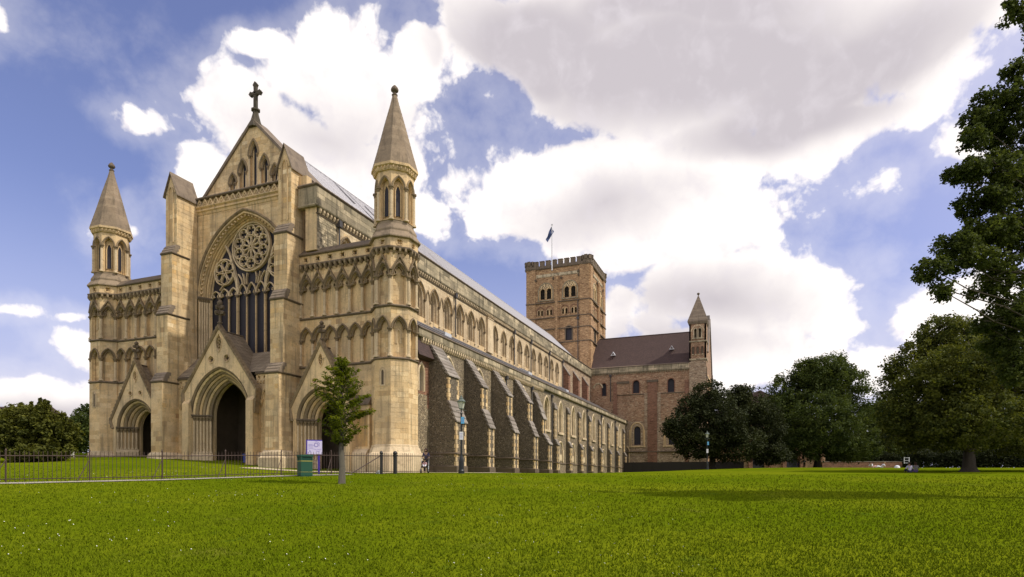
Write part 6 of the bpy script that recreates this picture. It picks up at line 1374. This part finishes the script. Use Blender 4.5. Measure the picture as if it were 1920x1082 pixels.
# ------------------------------------------------------------------ railings
FE = empty('railings', (*F0, G(*F0)), 'long low iron railings with thin bars running across the lawn to the gate', 'railings')
def rail_piece(s0, s1, parent, bars=True):
    n = max(1, int((s1 - s0) / 1.0))
    for h, t in ((1.12, .022), (.14, .018)):
        mb = MB()
        for k in range(n):
            a = s0 + (s1 - s0) * k / n; b = s0 + (s1 - s0) * (k + 1) / n; pa, pb = FPt(a), FPt(b); tube(mb, (*pa, G(*pa) + h), (*pb, G(*pb) + h), t, None, 4)
        mb.build('rail', 'rail_iron', parent)
barm = mesh_of(lambda m: lathe(m, (0, 0, 0), [(.011, 0), (.011, 1.24), (.014, 1.25), (.001, 1.34)], 5), 'rail_iron')
s_g0 = None
def s_at(px):
    lo, hi = -20, Ls + 30
    for _ in range(50):
        mid = (lo + hi) / 2; r, dd = cam_rd(*FPt(mid)); lo, hi = (mid, hi) if HX + FP * r / dd < px else (lo, mid)
    return lo
sg0, sg1, send = s_at(715), s_at(741), s_at(832)
rail_piece(-3, sg0, FE); rail_piece(sg1, send, FE)
s = -3.0; k = 0
while s < send:
    if not (sg0 - .1 < s < sg0 + .1) and k < 298:
        p = FPt(s); o = inst('bar', barm, (*p, G(*p)), FE)
        k += 1
    s += .158
postm = mesh_of(lambda m: (lathe(m, (0, 0, -.1), [(.028, 0), (.028, 1.42), (.045, 1.44), (.02, 1.5), (.0, 1.56)], 8)), 'rail_iron')
sps = [s_at(11) + i * (s_at(168) - s_at(11)) for i in range(6)]
for s in sps:
    if s > sg0 - 1: continue
    p = FPt(s); inst('post', postm, (*p, G(*p)), FE)
    q = FPt(s - .55, .55); mb = MB(); tube(mb, (*p, G(*p) + .95), (*q, G(*q)), .018, None, 5); mb.build('brace', 'rail_iron', FE)
p = FPt(sg0); q = FPt(sg0 - 2.1, .1); mb = MB(); tube(mb, (*p, G(*p) + 1.15), (*q, G(*q) + .05), .03, None, 6); mb.build('brace', 'rail_iron', FE)
for s, r, lab in ((sg0, .085, 'slimmer iron gate post at the left of the gate'), (sg1, .12, 'thick black iron gate post with ball top')):
    p = FPt(s); P_ = empty('gate_post', (*p, G(*p)), lab, 'gate post', 'gate posts')
    mb = MB(); lathe(mb, (*p, G(*p) - .1), [(r, 0), (r, 1.2), (r * 1.25, 1.22), (r * 1.25, 1.28), (r * .8, 1.32)], 10); mb.build('post_shaft', 'iron_black', P_)
    mb = MB(); lathe(mb, (*p, G(*p) + 1.2), [(r * .7, 0), (r * 1.2, .06), (r * 1.25, .12), (r * .8, .2), (0, .24)], 10); mb.build('ball_top', 'iron_black', P_)
Gt = empty('iron_gate', (*FPt(sg0), G(*FPt(sg0))), 'closed iron gate between the two gate posts', 'gate')
rail_piece(sg0 + .1, sg1 - .1, Gt)
s = sg0 + .12
while s < sg1 - .1: p = FPt(s); inst('bar', barm, (*p, G(*p)), Gt); s += .14
# ------------------------------------------------------------------ lamps, bin, sign, stones
def lamp(px, d, label, base=True, notices=True):
    x, y = at(px, d); z = G(x, y); T = empty('street_lamp', (x, y, z), label, 'street lamp', 'old-style street lamps')
    mb = MB(); lathe(mb, (x, y, z - .05), [(.20, 0), (.20, .25), (.17, .3), (.15, .9), (.13, 1.0), (.09, 1.15), (.065, 1.25), (.055, 3.9), (.075, 3.92), (.075, 3.98), (.04, 4.05), (.035, 4.25)], 10); mb.build('column', 'lamp_black', T)
    mb = MB(); lathe(mb, (x, y, z), [(.14, 4.22), (.25, 4.66)], 4, R_(45)); mb.build('lantern_glass', 'lamp_glass', T)
    mb = MB()
    for k in range(4):
        a = R_(45 + 90 * k); tube(mb, (x + .145 * math.cos(a), y + .145 * math.sin(a), z + 4.2), (x + .26 * math.cos(a), y + .26 * math.sin(a), z + 4.68), .014, None, 4)
    lathe(mb, (x, y, z), [(.30, 4.66), (.30, 4.70), (.13, 4.86), (.13, 4.92), (.07, 4.97), (.05, 5.05), (.0, 5.12)], 8); lathe(mb, (x, y, z), [(.05, 4.15), (.16, 4.2), (.16, 4.24)], 4, R_(45)); tube(mb, (x - .35 * ST, y + .35 * CT, z + 4.1), (x + .35 * ST, y - .35 * CT, z + 4.1), .015)
    mb.build('lantern_frame', 'lamp_green', T)
    f = Fr((x, y, z), (ST, -CT, 0), (-CT, -ST, 0))
    mb = MB(); box(mb, f, -.02, .2, 3.25, 3.68, .055, .075); mb.build('notice', 'notice_blue', T)
    mb = MB(); box(mb, f, -.12, .13, 2.2, 2.72, .055, .075); mb.build('notice', 'notice_white', T)
    mb = MB()
    for q in range(4): box(mb, f, -.08, .09 - .03 * (q % 2), 2.58 - q * .09, 2.60 - q * .09, .076, .078)
    for q in range(3): box(mb, f, .01, .16, 3.55 - q * .09, 3.57 - q * .09, .076, .078)
    mb.build('notice_print', 'sign_lilac', T)
lamp(865, 39.6, 'black street lamp with a green lantern top in front of the broad flint buttress')
lamp(1326, 80, 'far street lamp with a pale lantern in front of the dark evergreen oak')
x, y = at(572, 33.0); z = G(x, y); Bn = empty('litter_bin', (x, y, z), 'square dark green litter bin with gold bands in front of the railings', 'litter bin')
a = R_(-32); u = Vector((math.cos(a), math.sin(a), 0)); n_ = Vector((u.y, -u.x, 0)); fb = Fr((x, y, z), u, n_)
mb = MB(); box(mb, fb, -.31, .31, -.03, .86, -.31, .31); mb.build('bin_body', 'bin_green', Bn)
mb = MB(); box(mb, fb, -.29, .29, .86, 1.06, -.29, .29); mb.build('bin_opening', 'bin_dark', Bn)
mb = MB(); box(mb, fb, -.34, .34, 1.06, 1.16, -.34, .34)
for s in (-1, 1):
    for t in (-1, 1): box(mb, fb, s * .29 - .03, s * .29 + .03, .84, 1.07, t * .29 - .03, t * .29 + .03)
mb.build('bin_lid', 'bin_green', Bn)
mb = MB(); box(mb, fb, -.318, .318, .80, .83, -.318, .318); mb.build('gold_band', 'gold_band', Bn); mb = MB(); box(mb, fb, -.318, .318, .22, .235, -.318, .318); mb.build('gold_band', 'gold_band', Bn)
mb = MB(); box(mb, fb, -.33, .33, -.05, .05, -.33, .33); mb.build('bin_base', 'bin_dark', Bn)
x, y = at(590, 36.2); z = G(x, y); Sg = empty('visitor_sign', (x, y, z), 'white visitor sign with lilac graphics on a blue frame and post', 'sign'); f = Fr((x, y, 0), (ST * .92 + CT * .39, -CT * .92 + ST * .39, 0), (-(CT * .92 - ST * .39), -(ST * .92 + CT * .39), 0))
zb_, zt_ = zat(852, 36.2), zat(826, 36.2)
mb = MB(); box(mb, f, .18, .30, z - .1, zb_ + .3, -.06, .02); mb.build('post', 'sign_blue', Sg)
mb = MB(); box(mb, f, -.48, .42, zb_, zt_ + .04, -.03, .03); mb.build('board_frame', 'sign_blue', Sg)
mb = MB(); box(mb, f, -.42, .42, zb_ + .01, zt_ - .02, .031, .045); mb.build('board', 'sign_white', Sg)
mb = MB(); c0 = zb_ + .56; sweep(mb, f, circle(.08, c0, .11, 14), bar(.045, .045, .05), True)
sweep(mb, f, [(.0, c0 + .17), (.12, c0 + .2), (.26, c0 + .1), (.24, c0 - .08)], bar(.03, .045, .05))
for q, (a0, a1) in enumerate(((-.36, -.12), (-.36, -.06), (-.36, -.1))): box(mb, f, a0, a1, c0 + .02 - q * .08, c0 + .045 - q * .08, .045, .049)
sweep(mb, f, [(-.4, zb_ + .3), (-.2, zb_ + .36), (.1, zb_ + .27), (.38, zb_ + .32)], bar(.02, .045, .05)); sweep(mb, f, [(-.34, zb_ + .08), (-.27, zb_ + .24), (-.2, zb_ + .08)], bar(.03, .045, .05)); sweep(mb, f, [(.1, zb_ + .2), (.22, zb_ + .17), (.3, zb_ + .22)], bar(.025, .045, .05))
mb.build('sign_print', 'sign_lilac', Sg)
x, y = -.2, 13.7; z = .85; Bb = empty('blue_bin', (x, y, z), 'small blue recycling bin inside the central porch', 'bin')
mb = MB(); wbox(mb, x - .25, x + .25, y - .27, y + .27, z, z + .62); mb.build('bin_body', 'plastic_blue', Bb); mb = MB(); wbox(mb, x - .28, x + .28, y - .3, y + .3, z + .62, z + .7); mb.build('bin_lid', 'plastic_blue', Bb)
x, y = at(711, 38.3); z = G(x, y); mb = MB(); lathe(mb, (x, y, z - .05), [(.20, 0), (.22, .08), (.18, .18), (.08, .25), (0, .26)], 7, .3); mb.build('boulder', 'galvanised', smooth=True, label='rounded grey stone at the foot of the slimmer gate post', cat='stone')
for px, d, h, lab in ((134, 51, .85, 'pale marble headstone beside the left corner turret'), (22, 52, .6, 'low weathered headstone at the far left behind the railings'), (122, 56, .5, 'small leaning headstone left of the marble one')):
    x, y = at(px, d); z = G(x, y); H_ = empty('headstone', (x, y, z), lab, 'headstone', 'headstones left of the west front')
    f = Fr((x, y, 0), (ST, -CT, 0), (-CT, -ST, 0)); mb = MB(); prism(mb, f, opening(0, z - .1, z + h * .7, .2, .22, 5), -.05, .05); mb.build('slab', 'marble', H_); mb = MB(); box(mb, f, -.28, .28, z - .1, z + .1, -.12, .12); mb.build('plinth', 'weathered_stone', H_)
# ------------------------------------------------------------------ house, garden wall, hoarding, brick building
x, y = at(-30, 95); z = G(x, y); Hs = empty('house', (x, y, z), 'brick house with brown tiled roof and chimney at the left edge', 'house'); f = Fr((x, y, 0), (ST, -CT, 0), (-CT, -ST, 0)); ze_, zr_ = zat(790, 95), zat(757, 95)
mb = MB(); prism(mb, f, rect(-12, 8.3, z - 1, ze_), -8, 0, .5, 0, [rect(a, a + 1.1, z + 1, z + 2.4) for a in (-9, -5, -1, 3, 6)]); mb.build('wall', 'red_brick', Hs)
mb = MB(); mb.add([f.P(-12.4, ze_, .4), f.P(8.6, ze_, .4), f.P(7.6, zr_, -4), f.P(-12.4, zr_, -4), f.P(8.6, ze_, -8.4), f.P(-12.4, ze_, -8.4)], [(0, 1, 2, 3), (3, 2, 4, 5), (1, 4, 2)]); mb.build('roof', 'brown_tiles', Hs)
for a in (-9, -5, -1, 3, 6):
    mb = MB(); sheet(mb, f, rect(a, a + 1.1, z + 1, z + 2.4), -.1); mb.build('window', 'dark_glass', Hs)
mb = MB(); box(mb, f, 6.0, 6.8, z, zat(750, 95), -4.5, -3.7); mb.build('chimney', 'red_brick', Hs)
x, y = at(1600, 118); f = Fr((x, y, 0), (ST, -CT, 0), (-CT, -ST, 0)); z = G(x, y)
GWl = empty('garden_wall', (x, y, z), 'low red brick garden wall behind the lawn between the big trees', 'wall'); mb = MB(); box(mb, f, -6, 9.5, z - .6, zat(866, 118), -.4, 0); mb.build('wall_body', 'red_brick', GWl); mb = MB(); box(mb, f, -6.05, 9.6, zat(866, 118), zat(865, 118), -.45, .05); mb.build('coping', 'coping_stone', GWl)
x, y = at(1460, 124); z = G(x, y); f = Fr((x, y, 0), (ST, -CT, 0), (-CT, -ST, 0))
CH = empty('brick_hall', (x, y, z), 'modern red brick hall with piers half hidden behind the dark trees', 'building')
mb = MB(); box(mb, f, -13, 9.5, z - 1, z + 9.5, -14, 0); mb.build('wall', 'old_brick', CH)
for a in (-9.5, -6.3, -2.2, .6, 4.2, 7.6): mb = MB(); box(mb, f, a, a + .8, z - 1, z + 9, 0, .5); mb.build('pier', 'red_brick', CH)
for a in (-5, 1.8): mb = MB(); box(mb, f, a - .3, a + 2.0, z + .3, z + 2.6, .0, .04); mb.build('window', 'dark_glass', CH)
mb = MB(); prism(mb, f, [(-14, z + 9.4), (-4, z + 16.2), (10, z + 9.4)], -14.5, .6); mb.build('roof', 'brown_tiles', CH)
x, y = at(1700, 112); z = G(x, y) + .35; f = Fr((x, y, 0), (ST, -CT, 0), (-CT, -ST, 0)); Gg2 = empty('white_gate', (x, y, z), 'small white painted gate in the dark hedge behind the lawn', 'gate')
for a in (-.45, .45): mb = MB(); box(mb, f, a - .05, a + .05, z + .5, z + 1.7, -.05, .05); mb.build('post', 'pole_white', Gg2)
for q in (.6, 1.05, 1.55): mb = MB(); box(mb, f, -.45, .45, z + q, z + q + .07, .051, .09); mb.build('rail', 'pole_white', Gg2)
# dark hedge closing the lawn
cl = []; rnd = random.Random(61); hx0, hy0 = at(1640, 122); hx1, hy1 = at(2080, 100)
for k in range(900):
    t = rnd.random(); x = hx0 + (hx1 - hx0) * t; y = hy0 + (hy1 - hy0) * t; zz = G(x, y); cl.append((x + rnd.uniform(-1, 1), y + rnd.uniform(-1, 1), zz + rnd.uniform(0, 2.9) + .4 * math.sin(t * 37), .75, rnd.uniform(0, .6)))
Hg = empty('hedge', (hx0, hy0, G(hx0, hy0)), 'long dark clipped hedge closing the far side of the lawn', 'hedge')
leaf_mesh('foliage', cl, 34, .34, 'leaf_dark', Hg, 62)
mb = MB()
for k in range(24): t = (k + .5) / 24; x = hx0 + (hx1 - hx0) * t; y = hy0 + (hy1 - hy0) * t; tube(mb, (x, y, G(x, y) - .1), (x, y, G(x, y) + 2.2), .12, .05, 5)
mb.build('stems', 'bark', Hg, kind='stuff')
# hoarding in front of the transept
hx = 78.5; zf_ = zat(884, 118) - .4
Hd = empty('timber_hoarding', (hx, -8, G(hx, -8)), 'long dark timber hoarding along the foot of the transept', 'fence')
yy = -1.6; k = 0
yend = CY + (lambda r: (hx - CX) * (-CT * r + ST) / (ST * r + CT))((1378 - HX) / FP)
while yy > yend:
    mb = MB(); rndh = .05 * ((k * 7) % 3); wbox(mb, hx, hx + .06, yy - 1.75, yy - .03, G(hx, yy) - .2, 2.45 + rndh * .4, .5); mb.build('fence_panel', 'dark_timber', Hd)
    mb = MB(); wbox(mb, hx - .05, hx - .003, yy - .06, yy + .06, G(hx, yy) - .2, 2.5, .5); mb.build('fence_post', 'dark_timber', Hd); yy -= 1.8; k += 1
# ------------------------------------------------------------------ people
def skin_mesh(name, joints, edges, parent, m, loc, rz, sub=1, order=None):
    me = bpy.data.meshes.new(name); ks = list(joints); ix = {k: i for i, k in enumerate(ks)}
    me.from_pydata([joints[k][:3] for k in ks], [(ix[a], ix[b]) for a, b in edges], []); me.materials.append(MATS[m])
    o = bpy.data.objects.new(name, me); link(o, parent, loc=loc); o.rotation_euler = (0, 0, rz)
    sk = o.modifiers.new('skin', 'SKIN'); o.modifiers.new('sub', 'SUBSURF').levels = sub; o.modifiers['sub'].render_levels = sub
    if not me.skin_vertices: me.attributes
    lay = me.skin_vertices[0].data if me.skin_vertices else None
    for i, k in enumerate(ks):
        r = joints[k][3]; lay[i].radius = (r, r); lay[i].use_root = (i == 0)
    return o
POSES = {
 'stand': dict(pel=(0, 0, .93), chest=(0, .0, 1.32), neck=(0, .01, 1.46), head=(0, .03, 1.60), knL=(.10, .03, .50), anL=(.10, -.02, .09), knR=(-.10, .03, .50), anR=(-.11, .0, .09), elL=(.26, -.02, 1.12), haL=(.27, .06, .88), elR=(-.26, -.02, 1.12), haR=(-.27, .06, .88)),
 'push': dict(pel=(0, 0, .93), chest=(0, .06, 1.31), neck=(0, .10, 1.45), head=(0, .14, 1.58), knL=(.10, .12, .50), anL=(.10, .06, .09), knR=(-.10, -.04, .50), anR=(-.11, -.22, .11), elL=(.24, .12, 1.10), haL=(.20, .38, 1.03), elR=(-.24, .12, 1.10), haR=(-.20, .38, 1.03)),
 'sit': dict(pel=(0, 0, .12), chest=(0, .04, .52), neck=(0, .07, .66), head=(0, .10, .80), knL=(.20, .42, .32), anL=(.10, .60, .07), knR=(-.20, .42, .32), anR=(-.10, .62, .07), elL=(.30, .12, .34), haL=(.24, .34, .28), elR=(-.30, .12, .34), haR=(-.24, .34, .28)),
 'recline': dict(pel=(0, 0, .13), chest=(0, -.22, .40), neck=(0, -.30, .52), head=(0, -.36, .64), knL=(.14, .42, .30), anL=(.10, .78, .07), knR=(-.14, .40, .16), anR=(-.10, .84, .07), elL=(.28, -.36, .22), haL=(.30, -.44, .05), elR=(-.28, -.36, .22), haR=(-.30, -.44, .05)),
 'crouch': dict(pel=(0, 0, .30), chest=(0, .14, .66), neck=(0, .20, .80), head=(0, .26, .93), knL=(.16, .36, .46), anL=(.12, .14, .08), knR=(-.16, .36, .40), anR=(-.12, .14, .08), elL=(.26, .30, .56), haL=(.14, .50, .52), elR=(-.26, .30, .56), haR=(-.14, .50, .52))}
def person(px, d, pose, heading, top, legs, hair, label, group=None, pos=None, sc=1.0, long_hair=False):
    x, y = pos[:2] if pos else at(px, d); z = pos[2] if pos else G(x, y)
    P = empty('person', (x, y, z), label, 'person', group); q = POSES[pose]; v = {k: Vector(a) * sc for k, a in q.items()}
    J = {'pel': (*v['pel'], .13 * sc)}; E_ = []
    def add(k, p, r, to): J[k] = (*p, r * sc); E_.append((to, k))
    add('waist', v['pel'].lerp(v['chest'], .45), .115, 'pel'); add('chest', v['chest'], .135, 'waist'); add('neck', v['neck'], .055, 'chest')
    ax = (v['head'] - v['neck']).normalized(); add('jaw', v['head'] - ax * .05 * sc, .075, 'neck'); add('head', v['head'] + ax * .03 * sc, .10, 'jaw'); add('crownp', v['head'] + ax * .10 * sc, .075, 'head')
    fw_ = Vector((0, 1, 0)); add('nose', v['head'] + fw_ * .105 * sc, .014, 'head')
    for s, S in ((1, 'L'), (-1, 'R')):
        sh = v['chest'] + Vector((s * .17, 0, .07)) * sc; add('sh' + S, sh, .06, 'chest'); add('el' + S, v['el' + S], .042, 'sh' + S); add('wr' + S, v['el' + S].lerp(v['ha' + S], .85), .028, 'el' + S); add('hd' + S, v['ha' + S], .036, 'wr' + S)
        hp = v['pel'] + Vector((s * .09, 0, -.04)) * sc; add('hp' + S, hp, .095, 'pel'); add('kn' + S, v['kn' + S], .062, 'hp' + S); add('an' + S, v['an' + S], .04, 'kn' + S); add('to' + S, v['an' + S] + Vector((0, .14, -.04)) * sc, .035, 'an' + S)
    skin_mesh('body', J, E_, P, 'skin', (x, y, z), heading)
    def sub_(keys, grow, name, m):
        j = {k: (J[k][0], J[k][1], J[k][2], J[k][3] + grow) for k in keys}; e = [(a, b) for a, b in E_ if a in j and b in j]; skin_mesh(name, j, e, P, m, (x, y, z), heading)
    sub_(['chest', 'waist', 'pel', 'shL', 'shR', 'elL', 'elR'], .022, 'shirt', top)
    sub_(['pel', 'hpL', 'hpR', 'knL', 'knR', 'anL', 'anR'], .02, 'trousers', legs)
    hm = mesh_of(lambda m: (lathe(m, (0, 0, 0), [(.0, -.16 if long_hair else -.04), (.09, -.12 if long_hair else -.03), (.122, .0), (.118, .07), (.08, .13), (0, .15)], 10)), hair, True)
    hp_ = v['head'] + Vector((0, -.035, .015)) * sc; c, s = math.cos(heading), math.sin(heading)
    inst('hair', hm, (x + hp_.x * c - hp_.y * s, y + hp_.x * s + hp_.y * c, z + hp_.z), P, heading, (sc, sc, sc))
    return P
hd_away = math.atan2(-CT, ST)
person(0, 0, 'sit', hd_away + 1.9, 'cloth_white', 'cloth_pink', 'cloth_black', 'dark-haired person sitting at the foot of the left corner turret', pos=(*at(205, 54.5), zat(860, 54.5)), sc=1.0)
person(1706, 56.5, 'sit', hd_away - .1, 'cloth_lilac', 'cloth_navy', 'hair_brown', 'person in a pale lilac shirt sitting on the grass near the thick trunk', 'people sitting on the grass')
person(1717, 57.6, 'sit', hd_away - .4, 'cloth_grey', 'cloth_purple', 'hair_brown', 'person in grey leaning beside the one in a lilac shirt', 'people sitting on the grass', long_hair=True)
person(1636, 86, 'recline', hd_away - 1.3, 'cloth_white', 'cloth_pink', 'hair_brown', 'left person in white lounging on the crest of the lawn', 'people lying on the grass')
person(1653, 86, 'recline', hd_away + 1.4, 'cloth_white', 'cloth_white', 'hair_blond', 'right person in white lounging on the crest of the lawn', 'people lying on the grass')
x, y = at(1682, 84); z = G(x, y); mb = MB(); lathe(mb, (x, y, z - .02), [(.34, 0), (.36, .12), (.28, .28), (.12, .36), (0, .38)], 9, .2); mb.build('picnic_bag', 'cloth_white', smooth=True, label='rounded white bag lying on the grass beside the lounging people', cat='bag')
person(1497, 108, 'stand', hd_away + .3, 'cloth_navy', 'cloth_purple', 'hair_brown', 'distant walker in dark clothes by the brick hall', 'people walking by the brick hall', sc=.95)
person(1508, 108, 'stand', hd_away - .5, 'cloth_lilac', 'cloth_black', 'hair_brown', 'distant walker in a lilac top by the brick hall', 'people walking by the brick hall')
# woman pushing a stroller towards the camera
d = 40.4; x, y = at(799, d); z = G(x, y); hd = hd_away + math.pi
person(799, d, 'push', hd, 'cloth_navy', 'cloth_black', 'hair_brown', 'woman in navy top pushing a stroller past the corner turret', sc=.94, long_hair=True)
c, s = math.cos(hd), math.sin(hd)
def SP(a, b, h): return Vector((x + a * c - b * s, y + a * s + b * c, z + h))
Sx = empty('stroller', tuple(SP(0, .62, 0)), 'light stroller with a small child dressed in pink and white', 'stroller')
for a in (-.25, .25):
    mb = MB(); tube(mb, SP(a, .36, .98), SP(a, .85, .12), .016); tube(mb, SP(a, .45, .12), SP(a, .70, .60), .014); mb.build('frame_tube', 'chrome', Sx)
    for b in (.45, .87):
        mb = MB(); n_ = 12
        ring_ = [SP(a, b + .11 * math.cos(2 * math.pi * k / n_), .12 + .11 * math.sin(2 * math.pi * k / n_)) for k in range(n_)]
        for k in range(n_): tube(mb, ring_[k], ring_[(k + 1) % n_], .022, None, 5)
        for k in range(0, n_, 3): tube(mb, SP(a, b, .12), ring_[k], .006, None, 3)
        mb.build('wheel', 'tyre', Sx)
mb = MB(); tube(mb, SP(-.25, .36, .98), SP(.25, .36, .98), .018); mb.build('handle', 'tyre', Sx)
mb = MB(); fS = Fr(tuple(SP(0, .6, 0)), (c, s, 0), (-s, c, 0)); prism(mb, Fr(tuple(SP(-.21, .5, 0)), (-s, c, 0), (c, s, 0)), [(.0, .75), (.10, .36), (.36, .34), (.38, .42), (.16, .44), (.07, .80)], 0, .42); mb.build('seat', 'cloth_black', Sx)
x0_, y0_, _ = SP(0, .62, 0); person(0, 0, 'sit', hd, 'cloth_pink', 'cloth_white', 'hair_blond', 'small child in pink and white sitting in the stroller', pos=(x0_, y0_, z + .38), sc=.48)
# ------------------------------------------------------------------ grass blades, daisies
rg = np.random.default_rng(3)
def scatter(n, d0, d1, pw=1.0):
    d = d0 * (d1 / d0) ** rg.random(n); px = rg.uniform(-60, 1980, n); return (px - HX) / FP * d, d
n = 190000; r, d = scatter(n, 8.6, 40); keep = rg.random(n) < np.clip(1.15 - (d - 12) / 26, 0, 1); r, d = r[keep], d[keep]; n = len(r); z = np.concatenate([gz_rd(a, b) for a, b in zip(np.array_split(r, 40), np.array_split(d, 40))]); x, y = w_of(r, d)
h = rg.uniform(.015, .055, n) * (1 + d / 60); w_ = rg.uniform(.004, .011, n) * (1 + d / 16); an = rg.uniform(0, 2 * math.pi, n); lx, ly = rg.normal(0, .018, n), rg.normal(0, .018, n)
P = np.stack([np.c_[x - np.cos(an) * w_, y - np.sin(an) * w_, z - .005], np.c_[x + np.cos(an) * w_, y + np.sin(an) * w_, z - .005], np.c_[x + lx, y + ly, z + h]], 1).reshape(-1, 3)
def tri_mesh(name, P, m, k, tone=None):
    N = len(P) // k; me = bpy.data.meshes.new(name); me.vertices.add(N * k); me.vertices.foreach_set('co', P.astype(np.float32).ravel()); me.loops.add(N * k); me.loops.foreach_set('vertex_index', np.arange(N * k, dtype=np.int32)); me.polygons.add(N)
    me.polygons.foreach_set('loop_start', np.arange(0, N * k, k, dtype=np.int32)); me.polygons.foreach_set('loop_total', np.full(N, k, dtype=np.int32)); me.materials.append(MATS[m]); me.update(calc_edges=True)
    if tone is not None: a = me.attributes.new('tone', 'FLOAT', 'FACE'); a.data.foreach_set('value', tone.astype(np.float32))
    return me
link(bpy.data.objects.new('grass_blades', tri_mesh('grass_blades', P, 'grass_blade', 3, np.clip(rg.normal(.42, .22, n), 0, 1))), label='short mown grass blades over the near lawn', cat='grass', kind='stuff')
n = 1300; r, d = scatter(n, 9, 46); keep = (np.sin(r * .55 + 1) + np.sin(d * .8 + r * .3) + rg.normal(0, 1.3, n)) > 1.1; r, d = r[keep], d[keep]; n = len(r); z = gz_rd(r, d); x, y = w_of(r, d); s = rg.uniform(.004, .009, n) * (1 + d / 40)
P = []
for k in range(5):
    a = 2 * math.pi * k / 5; P.append(np.c_[x + s * math.cos(a), y + s * math.sin(a), z + .045 + s * .8 * math.sin(a)])
P = np.stack(P, 1).reshape(-1, 3)
link(bpy.data.objects.new('daisies', tri_mesh('daisies', P, 'daisy_white', 5)), label='tiny white daisies and clover dotted over the lawn', cat='flowers', kind='stuff')
